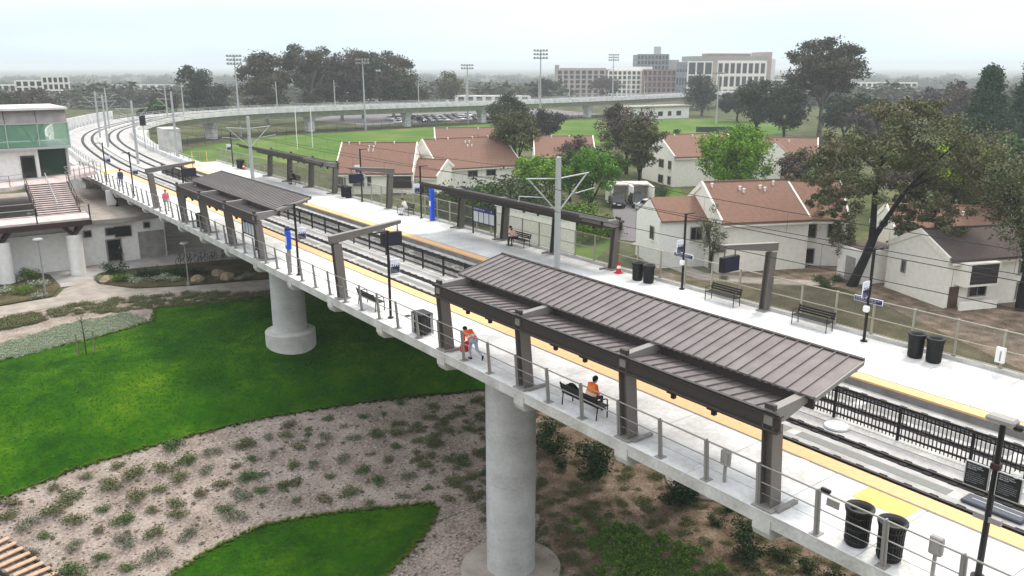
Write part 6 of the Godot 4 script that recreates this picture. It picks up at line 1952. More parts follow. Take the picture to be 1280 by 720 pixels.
func eucalyptus(at: Vector3, cols: Array) -> void:
	var r := RandomNumberGenerator.new()
	r.seed = 5
	var th := thing("eucalyptus_tree", "forked dark-trunked eucalyptus leaning over the white houses", "tree", at)
	# picture axes: right of the camera and up
	var cr := Vector3(cos(YAW), 0, sin(YAW))
	var dp := Vector3(sin(YAW), 0, -cos(YAW))
	var P := func(u: float, v: float, z := 0.0) -> Vector3: return cr * (u - 1066) * 0.0722 + Vector3(0, (358 - v) * 0.0735, 0) + dp * z
	var tr := MB.new()
	tr.tube([P.call(1062, 366), P.call(1069, 345), P.call(1078, 320), P.call(1085, 296)], [0.5, 0.43, 0.38, 0.36], 10)
	var limb := func(pts: Array, r0: float, r1: float) -> void:
		var rr := []
		for i in pts.size(): rr.append(lerpf(r0, r1, float(i) / (pts.size() - 1)))
		tr.tube(pts, rr, 8, false)
	limb.call([P.call(1083, 300), P.call(1083, 270, 0.2), P.call(1083, 240, 0.5), P.call(1087, 215, 0.8), P.call(1092, 190, 1.2), P.call(1100, 165, 1.6)], 0.32, 0.06)
	limb.call([P.call(1085, 298), P.call(1098, 270, -0.3), P.call(1108, 245, -0.8), P.call(1118, 228, -1.2), P.call(1135, 205, -1.8), P.call(1155, 180, -2.4)], 0.28, 0.05)
	limb.call([P.call(1083, 244, 0.4), P.call(1070, 232, 0.8), P.call(1052, 234, 1.4), P.call(1036, 226, 2.0)], 0.14, 0.03)
	limb.call([P.call(1088, 212, 0.8), P.call(1102, 190, 0.2), P.call(1120, 172, -0.4)], 0.14, 0.03)
	limb.call([P.call(1112, 238, -1.0), P.call(1140, 226, -0.4), P.call(1165, 222, 0.4)], 0.14, 0.03)
	limb.call([P.call(1086, 218, 0.8), P.call(1062, 200, 1.6), P.call(1040, 188, 2.4)], 0.12, 0.03)
	limb.call([P.call(1112, 240, -1.0), P.call(1130, 250, -1.6), P.call(1142, 262, -2.0)], 0.1, 0.03)
	part(tr, "trunk", "bark_dark", th)
	var b := MB.new()
	# leaf masses: picture place, size in metres
	var spots := [[1100, 160, 1.7], [1080, 172, 1.3], [1122, 160, 1.7], [1145, 168, 1.7], [1165, 180, 1.6], [1185, 192, 1.5], [1055, 190, 1.3], [1035, 185, 1.0], [1022, 195, 0.9], [1080, 195, 1.2], [1110, 185, 1.5], [1135, 195, 1.6], [1160, 205, 1.6], [1180, 215, 1.4], [1195, 225, 1.1], [1100, 205, 1.2], [1125, 215, 1.4], [1150, 228, 1.4], [1170, 238, 1.2], [1060, 210, 1.1], [1040, 215, 1.2], [1020, 222, 1.1], [1012, 235, 0.8], [1048, 240, 1.0], [1030, 245, 0.9], [1065, 232, 0.8], [1118, 240, 0.9], [1140, 250, 1.2], [1155, 262, 1.1], [1125, 270, 0.8], [1115, 285, 0.6], [1135, 283, 0.8], [1145, 275, 0.8], [1175, 255, 0.9], [1090, 150, 1.0], [1112, 146, 1.0], [1135, 148, 0.9], [1028, 258, 0.6], [1036, 272, 0.4], [1200, 205, 1.0], [1018, 208, 0.7]]
	for q in spots:
		for e in 7:
			var c: Vector3 = P.call(q[0] + r.randfn() * 8, q[1] + r.randfn() * 6, r.randfn() * 2.4)
			clump(b, c, Vector3(q[2], q[2] * 0.7, q[2]) * 0.7, 180, 0.24, cols, r, 0.15)
	part(b, "crown", "leaf", th)

func make_shrubs(r: RandomNumberGenerator, mid: Array, dark: Array, olive: Array, bright: Array) -> void:
	var kinds := []
	kinds.append(shrub_proto("a", [lin(0.11, 0.125, 0.05), lin(0.08, 0.1, 0.04), lin(0.14, 0.14, 0.07)], 1, 55, 0.11).mesh())
	kinds.append(shrub_proto("b", [lin(0.06, 0.105, 0.035), lin(0.085, 0.13, 0.04)], 2, 60, 0.1).mesh())
	kinds.append(shrub_proto("c", [lin(0.15, 0.16, 0.11), lin(0.11, 0.125, 0.085)], 3, 45, 0.1).mesh())
	kinds.append(shrub_proto("d", [lin(0.15, 0.135, 0.075), lin(0.11, 0.105, 0.06)], 4, 38, 0.12, 0.5).mesh())
	var labels := ["olive green low shrub in the gravel bed below the lawn", "dark green low shrub in the gravel bed below the lawn", "grey-green low shrub in the gravel bed below the lawn", "brownish sparse shrub in the gravel bed below the lawn"]
	var groups := ["olive shrubs in the gravel bed", "dark green shrubs in the gravel bed", "grey-green shrubs in the gravel bed", "brownish shrubs in the gravel bed"]
	var a := [[430, 220], [670, 210], [590, 165], [265, 275], [550, 265], [815, 180], [895, 225], [1060, 95], [1205, 65], [850, 70], [1030, 185], [945, 140], [1175, 165], [1260, 125], [1235, 220], [355, 325], [265, 395], [685, 325], [800, 285], [1000, 300], [1115, 255], [1200, 315], [520, 385], [760, 385], [635, 435], [880, 355], [885, 410], [1130, 385], [1180, 415], [130, 460], [370, 440], [495, 485], [220, 520], [370, 565], [630, 540], [770, 505], [945, 515], [500, 620], [775, 615], [355, 690], [640, 680], [60, 350], [40, 420], [160, 600]]
	var c := [[150, 10], [265, 5], [490, 30], [610, 15], [700, 0], [905, 5], [215, 70], [325, 60], [90, 100], [430, 130], [580, 105], [700, 70], [810, 40], [660, 135], [795, 135], [545, 185], [610, 235], [185, 165], [290, 160], [40, 205], [200, 245], [370, 220], [760, 215], [885, 195], [1030, 130], [1140, 105], [1000, 245], [865, 275], [965, 330], [1130, 205], [470, 300], [735, 320], [205, 335], [345, 335], [565, 355], [30, 290], [130, 265], [1085, 325]]
	var d := [[455, 520], [500, 503], [430, 531], [542, 507], [495, 540], [562, 520], [385, 535], [335, 545], [590, 500], [522, 528], [470, 536], [412, 522], [360, 530], [310, 552], [575, 508], [545, 532], [480, 515], [380, 550], [405, 545], [600, 520], [585, 535]]
	var all := []
	for q in a: all.append([q[0] / 4.0, 540 + q[1] / 4.0, 1.0])
	for q in c: all.append([320 + q[0] / 4.0, 540 + q[1] / 4.0, 0.85])
	for q in d: all.append([float(q[0]), float(q[1]), 0.72])
	for q in all:
		var k := r.randi() % 4
		var s: float = q[2] * r.randf_range(0.55, 1.2)
		var zone := "along the upper lawn's edge"
		if q[0] < 120.0 and q[1] > 640.0: zone = "near the timber deck"
		elif q[0] > 540.0: zone = "near the foot of the tall pier"
		elif q[1] > 610.0 and q[0] > 160.0: zone = "beside the lower lawn"
		elif q[1] > 560.0: zone = "in the middle of the bed"
		var big := "large" if s > 0.78 else "small"
		var lb: String = "%s %s in the gravel %s" % [big, ["olive green shrub", "dark green shrub", "grey-green shrub", "brownish sparse shrub"][k], zone]
		var o := solo(kinds[k], "shrub", "leaf", lb, "shrub", lb, onground(q[0], q[1] + 3.0))
		o.rotation.y = r.randf() * TAU
		o.scale = Vector3(s * 1.15, s * 0.85, s)
	# tall dark shrubs in the shade of the deck
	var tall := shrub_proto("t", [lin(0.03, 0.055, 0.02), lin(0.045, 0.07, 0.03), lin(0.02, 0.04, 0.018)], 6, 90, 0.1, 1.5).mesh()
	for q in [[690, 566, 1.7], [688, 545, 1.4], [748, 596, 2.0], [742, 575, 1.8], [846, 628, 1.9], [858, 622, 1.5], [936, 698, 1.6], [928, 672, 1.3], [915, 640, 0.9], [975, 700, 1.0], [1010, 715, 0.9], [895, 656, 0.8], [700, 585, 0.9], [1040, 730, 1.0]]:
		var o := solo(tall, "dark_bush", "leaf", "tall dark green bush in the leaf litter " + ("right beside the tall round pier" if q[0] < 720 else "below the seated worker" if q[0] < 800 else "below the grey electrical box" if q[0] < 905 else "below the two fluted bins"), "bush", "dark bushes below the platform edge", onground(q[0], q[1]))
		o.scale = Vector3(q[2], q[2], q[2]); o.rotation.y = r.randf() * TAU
	# garden shrubs behind the house-side platform
	var gsh := shrub_proto("g", [lin(0.035, 0.065, 0.025), lin(0.05, 0.08, 0.03), lin(0.07, 0.1, 0.035)], 7, 120, 0.07, 1.2).mesh()
	var gsl := shrub_proto("h", [lin(0.1, 0.17, 0.025), lin(0.13, 0.2, 0.03), lin(0.07, 0.13, 0.02)], 8, 110, 0.08, 1.1).mesh()
	for q in [[565, 106, 5.2], [580, 103, 5.4], [600, 108, 6.2], [622, 104, 6.0], [640, 108, 6.6], [658, 104, 6.2], [675, 100, 5.4], [550, 108, 4.4], [610, 101, 5.6], [690, 98, 4.6]]:
		var o := solo(gsh, "garden_shrub", "leaf", "dark green garden shrub in the hedge behind the map board canopy", "shrub", "hedge shrubs behind the canopy", far(q[0], q[1]))
		o.scale = Vector3(q[2] * 1.1, q[2] * 1.3, q[2] * 1.1); o.rotation.y = r.randf() * TAU
	for q in [[705, 96, 4.6], [720, 92, 4.2], [735, 90, 3.8], [752, 92, 3.8], [768, 94, 3.2], [728, 98, 4.6], [692, 94, 4.4]]:
		var o := solo(gsl, "garden_shrub", "leaf", "yellow-green garden shrub at the right end of the hedge", "shrub", "yellow-green shrubs of the hedge", far(q[0], q[1]))
		o.scale = Vector3(q[2] * 1.0, q[2] * 1.1, q[2] * 1.0); o.rotation.y = r.randf() * TAU
	for q in [[1030, 360, 1.6], [1022, 352, 1.2], [1045, 352, 1.3], [828, 246, 3.0], [905, 350, 0.9]]:
		var o := solo(gsh, "garden_shrub", "leaf", "small green shrub at the foot of a white house", "shrub", "shrubs at the house fronts", onY(q[0], q[1], 3.0))
		o.scale = Vector3.ONE * q[2]; o.rotation.y = r.randf() * TAU
	# shrubs in the beds by the service building
	var sage := shrub_proto("s", [lin(0.27, 0.31, 0.22), lin(0.34, 0.37, 0.28), lin(0.2, 0.24, 0.16)], 9, 60, 0.11, 0.6).mesh()
	for q in [[20, 352, 1.6, 0], [38, 348, 1.8, 1], [52, 358, 1.7, 0], [8, 366, 1.7, 0], [30, 368, 1.6, 1], [48, 372, 1.3, 0], [145, 342, 1.9, 2], [150, 352, 1.5, 1], [160, 350, 1.4, 0], [170, 354, 1.5, 0], [178, 346, 1.6, 2], [195, 346, 1.5, 2], [205, 350, 1.6, 0], [218, 352, 1.4, 0], [228, 347, 1.5, 2], [215, 343, 1.4, 2], [245, 342, 1.4, 2], [125, 350, 1.3, 0], [300, 350, 1.0, 0], [310, 346, 1.1, 0]]:
		var o := solo([sage, gsl, tall][q[3]], "bed_shrub", "leaf", ["silvery sage shrub", "yellow-green shrub", "dark shrub"][q[3]] + (" in the bed around the slim lamp post" if q[0] < 100 else " in the bed with the tan boulders"), "shrub", ["sage shrubs", "yellow-green shrubs", "dark shrubs"][q[3]] + (" around the slim lamp post" if q[0] < 100 else " among the boulders"), onground(q[0], q[1]))
		o.scale = Vector3(q[2], q[2] * 0.7, q[2]); o.rotation.y = r.randf() * TAU
	# ground covers, gravel and grass: nobody could count these
	var xf := []
	var cover := pix([[0, 452], [60, 438], [110, 425], [185, 402], [160, 392], [100, 402], [40, 420], [0, 432]])
	for k in 700:
		var q := inside(cover, r)
		var s := r.randf_range(0.35, 0.7)
		xf.append(Transform3D(Basis(Vector3.UP, r.randf() * TAU).scaled(Vector3(s, s * 0.6, s)), W(q.x, q.y, gy(q.x, q.y))))
	scatter("sage_ground_cover", sage, "leaf", xf)
	xf = []
	for poly in [pix([[60, 388], [130, 376], [230, 368], [335, 366], [336, 374], [200, 386], [110, 396], [60, 398]]), pix([[0, 402], [40, 394], [60, 400], [20, 410], [0, 414]])]:
		for k in 190:
			var q := inside(poly, r)
			var s := r.randf_range(0.4, 0.9)
			xf.append(Transform3D(Basis(Vector3.UP, r.randf() * TAU).scaled(Vector3(s, s * 0.7, s)), W(q.x, q.y, gy(q.x, q.y))))
	scatter("meadow_ground_cover", kinds[0], "leaf", xf)
	xf = []
	var patch := soften(pix([[712, 668], [745, 658], [775, 672], [810, 668], [860, 690], [905, 722], [800, 740], [745, 720], [752, 690]]), 1)
	for k in 130:
		var q := inside(patch, r) + Vector2(r.randfn(), r.randfn()) * 0.45
		var s := r.randf_range(0.3, 0.9)
		xf.append(Transform3D(Basis(Vector3.UP, r.randf() * TAU).scaled(Vector3(s, s * 0.8, s)), W(q.x, q.y, gy(q.x, q.y))))
	scatter("fresh_ground_cover", shrub_proto("f", [lin(0.11, 0.21, 0.04), lin(0.15, 0.26, 0.05), lin(0.08, 0.15, 0.03)], 10, 50, 0.13, 0.9).mesh(), "leaf", xf)
	# weeds in the shaded litter
	xf = []
	for k in 760:
		var q := Vector2(r.randf_range(16, 40), r.randf_range(21, 36))
		var s := r.randf_range(0.2, 0.75)
		xf.append(Transform3D(Basis(Vector3.UP, r.randf() * TAU).scaled(Vector3(s, s * 0.7, s)), W(q.x, q.y, gy(q.x, q.y))))
	scatter("weeds", kinds[0], "leaf", xf)
	# seedlings dotted over the gravel bed
	xf = []
	for k in 420:
		var q := Vector2(r.randf_range(24, 47), r.randf_range(0, 22))
		if Geometry2D.is_point_in_polygon(q, lawn_a) or Geometry2D.is_point_in_polygon(q, lawn_b): continue
		var s := r.randf_range(0.12, 0.34)
		xf.append(Transform3D(Basis(Vector3.UP, r.randf() * TAU).scaled(Vector3(s, s * 0.8, s)), W(q.x, q.y, gy(q.x, q.y))))
	scatter("seedlings", kinds[3], "leaf", xf)
	# stones on the gravel bed
	var st := MB.new()
	st.hexa([Vector3(-0.5, 0, -0.4), Vector3(0.45, 0, -0.5), Vector3(0.5, 0, 0.4), Vector3(-0.4, 0, 0.5), Vector3(-0.3, 0.5, -0.2), Vector3(0.25, 0.6, -0.3), Vector3(0.3, 0.45, 0.25), Vector3(-0.25, 0.55, 0.3)])
	xf = []
	var cols := []
	var tones := [lin(0.38, 0.32, 0.29), lin(0.28, 0.23, 0.2), lin(0.45, 0.39, 0.36), lin(0.16, 0.12, 0.1), lin(0.08, 0.06, 0.05)]
	for k in 26000:
		var q := Vector2(r.randf_range(24, 48.5), r.randf_range(-2, 31))
		if Geometry2D.is_point_in_polygon(q, lawn_a) or Geometry2D.is_point_in_polygon(q, lawn_b): continue
		var s := r.randf_range(0.025, 0.085)
		xf.append(Transform3D(Basis(Vector3.UP, r.randf() * TAU).scaled(Vector3(s * 1.6, s * 0.6, s)), W(q.x, q.y, gy(q.x, q.y) + 0.03)))
		var t: Color = tones[r.randi() % 5]
		cols.append(t)
	scatter("gravel", st.mesh(), "vertex", xf, cols)
	# blades on the lawns
	var gb := MB.new()
	for k in 7:
		var a2 := k * 0.9
		var e := Vector3(cos(a2), 0, sin(a2)) * 0.5
		var t2 := e * 1.5 + Vector3(0, 1, 0)
		var sd := Vector3(-e.z, 0, e.x) * 0.3
		var up := Vector3(0, 1, 0)
		gb.trin(e * 0.2 - sd, e * 0.2 + sd, t2, up, up, up)
	xf = []; cols = []
	for poly in [lawn_a, lawn_b]:
		for k in (34000 if poly == lawn_a else 9000):
			var q := inside(poly, r)
			var s := r.randf_range(0.04, 0.08)
			xf.append(Transform3D(Basis(Vector3.UP, r.randf() * TAU).scaled(Vector3(s, s * 0.5, s)), W(q.x, q.y, gy(q.x, q.y) + 0.07)))
			var v := r.randf()
			cols.append(lin(0.016, 0.055, 0.002).lerp(lin(0.05, 0.11, 0.004), v * v))
		# ragged margin of longer blades
		for i in poly.size():
			var e0: Vector2 = poly[i]; var e1: Vector2 = poly[(i + 1) % poly.size()]
			var n := int(e0.distance_to(e1) / 0.035)
			for k in n:
				var q := e0.lerp(e1, (k + r.randf()) / n) + Vector2(r.randfn(), r.randfn()) * 0.09
				var s := r.randf_range(0.08, 0.2)
				xf.append(Transform3D(Basis(Vector3.UP, r.randf() * TAU).scaled(Vector3(s, s * 0.8, s)), W(q.x, q.y, gy(q.x, q.y) + 0.04)))
				cols.append(lin(0.035, 0.08, 0.005).lerp(lin(0.11, 0.14, 0.015), r.randf()))
	scatter("grass", gb.mesh(), "vertex", xf, cols)

# ---------------------------------------------------------------- cars
func car(label: String, at: Vector3, turn: float, paint: String, suv: bool, group := "") -> Node3D:
	# local: nose along +x
	var th := thing("parked_car", label, "car", at, turn, group)
	var b := MB.new()
	var hgt := 0.18 if suv else 0.0
	var side := PackedVector2Array([Vector2(-2.2, 0.3), Vector2(2.15, 0.3), Vector2(2.25, 0.55), Vector2(2.15, 0.82), Vector2(1.2, 0.95 + hgt * 0.4), Vector2(-1.7, 1.0 + hgt), Vector2(-2.2, 0.92 + hgt), Vector2(-2.28, 0.6)])
	b.prism(side, Transform3D(Basis.IDENTITY, Vector3(0, 0, -0.9)), 1.8)
	part(b, "body", paint, th)
	b = MB.new()
	var y0 := 0.94 + hgt * 0.5
	var y1 := 1.45 + hgt * 1.6
	var xb := -2.1 if suv else -1.75
	b.hexa([Vector3(xb, y0, 0.84), Vector3(1.15, y0, 0.84), Vector3(1.15, y0, -0.84), Vector3(xb, y0, -0.84), Vector3(xb + 0.45, y1, 0.66), Vector3(0.35, y1, 0.66), Vector3(0.35, y1, -0.66), Vector3(xb + 0.45, y1, -0.66)])
	part(b, "glasshouse", "glass_dark", th)
	b = MB.new(); b.cham(Vector3((xb + 0.8) / 2, y1 + 0.02, 0), Vector3(0.35 - xb - 0.4, 0.07, 1.34), 0.02); part(b, "roof", paint, th)
	for x in [-1.4, 1.4]:
		for z in [-0.82, 0.82]:
			b = MB.new()
			var ring := []
			for k in 13: ring.append(Vector3(x + cos(TAU * k / 12) * 0.26, 0.33 + sin(TAU * k / 12) * 0.26, z))
			b.tube(ring, 0.09, 6, false)
			var w := part(b, "wheel", "tyre", th)
			b = MB.new(); b.tube([Vector3(x, 0.33, z - 0.06), Vector3(x, 0.33, z + 0.06)], 0.2, 10); part(b, "rim", "car_silver", w)
	for z in [-0.68, 0.68]:
		b = MB.new(); b.cham(Vector3(2.18, 0.72, z), Vector3(0.1, 0.14, 0.34), 0.02); part(b, "headlight", "lamp_glass", th)
		b = MB.new(); b.cham(Vector3(-2.24, 0.85 + hgt, z), Vector3(0.08, 0.16, 0.28), 0.02); part(b, "tail_light", "red" if not suv else "lamp_glass", th)
	for x in [-2.27, 2.24]:
		b = MB.new(); b.box(Vector3(x, 0.55, 0), Vector3(0.03, 0.14, 0.5)); part(b, "number_plate", "white", th)
	return th

func make_vehicles() -> void:
	var s := onY(776, 257.5, 3.0); s.y = 3.07
	var t := onY(797, 257.5, 3.0); t.y = 3.07
	var ax := -0.62
	var a := car("black sport utility car under the left half of the carport", s + Vector3(-0.9, 0, 0.1), ax - PI / 2, "car_dark", true)
	car("black sport utility car under the half of the carport next to the white car", t + Vector3(-0.3, 0, 0.1), ax - PI / 2, "car_dark", true)
	var w := onY(816, 264, 3.0); w.y = 3.07
	car("white car parked beside the carport", w, -YAW - 0.45, "car_white", false)
	# car park beyond the viaduct
	var paints := ["car_white", "car_silver", "car_dark", "car_white", "car_blue"]
	var names := ["white", "silver", "black", "white", "blue"]
	var protos := {}
	var r := RandomNumberGenerator.new()
	r.seed = 31
	for row in 3:
		for k in 18:
			if r.randf() < 0.2: continue
			var tt := 244.0 + row * 9.5
			var pp := 138.0 + k * 3.0 + row * 2.0
			var i := r.randi() % 5
			var at := W(tt, pp, gy(tt, pp) + 0.05)
			if not protos.has(names[i]):
				protos[names[i]] = car("small %s car in the car park beyond the viaduct" % names[i], at, PI / 2, paints[i], false, "%s cars in the car park" % names[i])
			else:
				dup(protos[names[i]], at, PI / 2 + (PI if r.randf() < 0.5 else 0.0))

# ---------------------------------------------------------------- people: one skin over tapered bones
func net(mb: MB, bones: Array, cell: float, k: float) -> void:
	# bones: [a, b, ra, rb, colour]
	var lo: Vector3 = bones[0][0]; var hi: Vector3 = bones[0][0]
	for q in bones:
		var rr := maxf(q[2], q[3]) + cell * 3.0
		lo = lo.min(q[0] - Vector3.ONE * rr).min(q[1] - Vector3.ONE * rr)
		hi = hi.max(q[0] + Vector3.ONE * rr).max(q[1] + Vector3.ONE * rr)
	var nx := int((hi.x - lo.x) / cell) + 2; var ny := int((hi.y - lo.y) / cell) + 2; var nz := int((hi.z - lo.z) / cell) + 2
	var f := PackedFloat32Array(); f.resize(nx * ny * nz); f.fill(1.0)
	var who := PackedByteArray(); who.resize(nx * ny * nz)
	var bestd := PackedFloat32Array(); bestd.resize(nx * ny * nz); bestd.fill(1.0)
	for bi in bones.size():
		var q = bones[bi]
		var a: Vector3 = q[0]; var b: Vector3 = q[1]
		var ra: float = q[2]; var rb: float = q[3]
		var rr := maxf(ra, rb) + cell * 2.2 + k
		var l := (a.min(b) - Vector3.ONE * rr - lo) / cell
		var h := (a.max(b) + Vector3.ONE * rr - lo) / cell
		var ab := b - a
		var inv := 1.0 / maxf(ab.length_squared(), 1e-9)
		for z in range(maxi(0, int(l.z)), mini(nz, int(h.z) + 2)):
			for y in range(maxi(0, int(l.y)), mini(ny, int(h.y) + 2)):
				for x in range(maxi(0, int(l.x)), mini(nx, int(h.x) + 2)):
					var p := lo + Vector3(x, y, z) * cell
					var t := clampf((p - a).dot(ab) * inv, 0.0, 1.0)
					var d := (p - a - ab * t).length() - lerpf(ra, rb, t)
					var i := x + nx * (y + ny * z)
					var g := f[i]
					var m := maxf(k - absf(d - g), 0.0) / k
					f[i] = minf(d, g) - m * m * k * 0.25
					if d < bestd[i]:
						bestd[i] = d; who[i] = bi
	var idx := {}
	var vs := []
	var cs := []
	for z in nz - 1:
		for y in ny - 1:
			for x in nx - 1:
				var i := x + nx * (y + ny * z)
				var neg := 0
				var acc := Vector3.ZERO; var cnt := 0
				var fs := [f[i], f[i + 1], f[i + nx], f[i + nx + 1], f[i + nx * ny], f[i + nx * ny + 1], f[i + nx * ny + nx], f[i + nx * ny + nx + 1]]
				for e in 8:
					if fs[e] < 0: neg += 1
				if neg == 0 or neg == 8: continue
				for e in [[0, 1], [0, 2], [0, 4], [1, 3], [1, 5], [2, 3], [2, 6], [3, 7], [4, 5], [4, 6], [5, 7], [6, 7]]:
					var u: float = fs[e[0]]; var w: float = fs[e[1]]
					if (u < 0) != (w < 0):
						var s := u / (u - w)
						var p0 := Vector3(e[0] & 1, (e[0] >> 1) & 1, e[0] >> 2); var p1 := Vector3(e[1] & 1, (e[1] >> 1) & 1, e[1] >> 2)
						acc += p0.lerp(p1, s); cnt += 1
				idx[i] = vs.size()
				vs.append(lo + (Vector3(x, y, z) + acc / cnt) * cell)
				cs.append(bones[who[i]][4])
	var grad := func(p: Vector3) -> Vector3:
		var q := (p - lo) / cell
		var x := clampi(int(q.x + 0.5), 1, nx - 2); var y := clampi(int(q.y + 0.5), 1, ny - 2); var z := clampi(int(q.z + 0.5), 1, nz - 2)
		var i := x + nx * (y + ny * z)
		return Vector3(f[i + 1] - f[i - 1], f[i + nx] - f[i - nx], f[i + nx * ny] - f[i - nx * ny]).normalized()
	var ns := []
	for p in vs: ns.append(grad.call(p))
	var st := [1, nx, nx * ny]
	for i in idx:
		var x: int = i % nx; var y: int = (i / nx) % ny; var z: int = i / (nx * ny)
		for ax in 3:
			var u: int = (ax + 1) % 3; var w: int = (ax + 2) % 3
			var co := [x, y, z]
			if co[u] == 0 or co[w] == 0: continue
			var g0: float = f[i]; var g1: float = f[i + st[ax]]
			if (g0 < 0) == (g1 < 0): continue
			var a = idx.get(i); var b = idx.get(i - st[u]); var c = idx.get(i - st[u] - st[w]); var d = idx.get(i - st[w])
			if a == null or b == null or c == null or d == null: continue
			var quad := [a, b, c, d] if g0 < 0 else [a, d, c, b]
			for tr in [[0, 1, 2], [0, 2, 3]]:
				var e := [quad[tr[0]], quad[tr[1]], quad[tr[2]]]
				mb.v.append(vs[e[0]]); mb.v.append(vs[e[2]]); mb.v.append(vs[e[1]])
				mb.n.append(ns[e[0]]); mb.n.append(ns[e[2]]); mb.n.append(ns[e[1]])
				mb.c.append(cs[e[0]]); mb.c.append(cs[e[2]]); mb.c.append(cs[e[1]])

# j: joints in metres, x forward, z to the person's right; c: colours
func person(label: String, at: Vector3, turn: float, s: float, j: Dictionary, c: Dictionary, fine := true) -> Node3D:
	var th := thing("person", label, "person", at, turn)
	th.scale = Vector3.ONE * s
	var mb := MB.new()
	var bones := []
	var hip: Vector3 = j.hip; var chest: Vector3 = j.chest; var neck: Vector3 = j.neck; var head: Vector3 = j.head
	var up := (chest - hip).normalized()
	var side := Vector3(0, 0, 1)
	for e in [-1, 1]:
		bones.append([hip + side * 0.07 * e, chest - up * 0.1 + side * 0.07 * e, 0.125, 0.125, c.pants if false else c.shirt])
		bones.append([hip + side * 0.085 * e, hip - up * 0.04 + side * 0.085 * e, 0.125, 0.12, c.pants])
		bones.append([chest + side * 0.06 * e, chest + up * 0.08 + side * 0.13 * e, 0.12, 0.08, c.shirt])
		var K: String = "r" if e > 0 else "l"
		bones.append([hip + side * 0.1 * e, j["knee_" + K], 0.095, 0.06, c.pants])
		bones.append([j["knee_" + K], j["ankle_" + K], 0.06, 0.042, c.pants])
		var an: Vector3 = j["ankle_" + K]; var fw: Vector3 = j.get("toe_" + K, an + Vector3(0.17, -0.05, 0))
		bones.append([an + Vector3(-0.03, -0.03, 0), fw, 0.045, 0.035, c.shoes])
		var sh: Vector3 = chest + up * 0.08 + side * 0.19 * e
		bones.append([sh, j["elbow_" + K], 0.06, 0.045, c.sleeve])
		bones.append([j["elbow_" + K], j["wrist_" + K], 0.044, 0.03, c.skin])
	bones.append([chest + up * 0.1, neck, 0.06, 0.052, c.skin])
	net(mb, bones, 0.024 if fine else 0.034, 0.05)
	# hands
	for e in [-1, 1]:
		var K: String = "r" if e > 0 else "l"
		var w: Vector3 = j["wrist_" + K]
		var d: Vector3 = (w - j["elbow_" + K]).normalized()
		var ac := d.cross(Vector3.UP if absf(d.y) < 0.9 else Vector3.RIGHT).normalized()
		var dn := d.cross(ac).normalized()
		if dn.y > 0: dn = -dn
		var hb := [[w - d * 0.02, w + d * 0.045, 0.026, 0.03, c.skin], [w + d * 0.05 - ac * 0.02, w + d * 0.05 + ac * 0.022, 0.022, 0.02, c.skin]]
		for k in 4:
			var b0 := w + d * 0.08 + ac * (k - 1.5) * 0.02
			var ln: float = [0.062, 0.074, 0.068, 0.052][k]
			var b1 := b0 + (d * 0.8 + dn * 0.5) * ln * 0.55
			hb.append([w + d * 0.05 + ac * (k - 1.5) * 0.018, b1, 0.0105, 0.0095, c.skin])
			hb.append([b1, b1 + (d * 0.25 + dn * 0.9) * ln * 0.5, 0.0095, 0.008, c.skin])
		var tb := w + d * 0.035 + ac * 0.028
		hb.append([tb, tb + (d * 0.6 + ac * 0.7) * 0.04, 0.013, 0.011, c.skin])
		hb.append([tb + (d * 0.6 + ac * 0.7) * 0.04, tb + (d * 1.2 + ac * 0.6 + dn * 0.4) * 0.045, 0.011, 0.009, c.skin])
		net(mb, hb, 0.008 if fine else 0.012, 0.012)
	# head: skull, jaw, nose, ears, brow
	var fx: Vector3 = j.get("face", Vector3(1, 0, 0)).normalized()
	var hu := fx.cross(Vector3(0, 0, 1)) * -1.0
	if hu.y < 0: hu = -hu
	var hz := Vector3(0, 0, 1)
	var eye: Color = Color(0.02, 0.015, 0.012)
	var hb2 := [[head + hu * 0.045, head + hu * 0.03 - fx * 0.02, 0.088, 0.09, c.skin], [head - hu * 0.02 + fx * 0.02, head - hu * 0.075 + fx * 0.035, 0.066, 0.045, c.skin], [head + fx * 0.09 + hu * 0.015, head + fx * 0.112 - hu * 0.02, 0.011, 0.015, c.skin], [head - hz * 0.088 - hu * 0.02, head - hz * 0.088 + hu * 0.025, 0.014, 0.018, c.skin], [head + hz * 0.088 - hu * 0.02, head + hz * 0.088 + hu * 0.025, 0.014, 0.018, c.skin], [head - hz * 0.032 + fx * 0.085 + hu * 0.02, head - hz * 0.03 + fx * 0.085 + hu * 0.02, 0.01, 0.01, eye], [head + hz * 0.032 + fx * 0.085 + hu * 0.02, head + hz * 0.03 + fx * 0.085 + hu * 0.02, 0.01, 0.01, eye], [head + fx * 0.082 - hu * 0.055 - hz * 0.018, head + fx * 0.082 - hu * 0.055 + hz * 0.018, 0.009, 0.009, Color(0.3, 0.12, 0.1)], [neck, head - hu * 0.05, 0.052, 0.05, c.skin]]
	net(mb, hb2, 0.012 if fine else 0.02, 0.02)
	var bd := part(mb, "body", "vertex", th)
	var hm := MB.new()
	var hl: float = c.get("hair_len", 0.0)
	net(hm, [[head + hu * 0.065 - fx * 0.01, head + hu * 0.05 - fx * 0.035, 0.092, 0.094, c.hair], [head + hu * 0.02 - fx * 0.05, head - hu * (0.03 + hl) - fx * 0.06, 0.08, 0.06, c.hair]], 0.014, 0.03)
	part(hm, "hair", "vertex", bd)
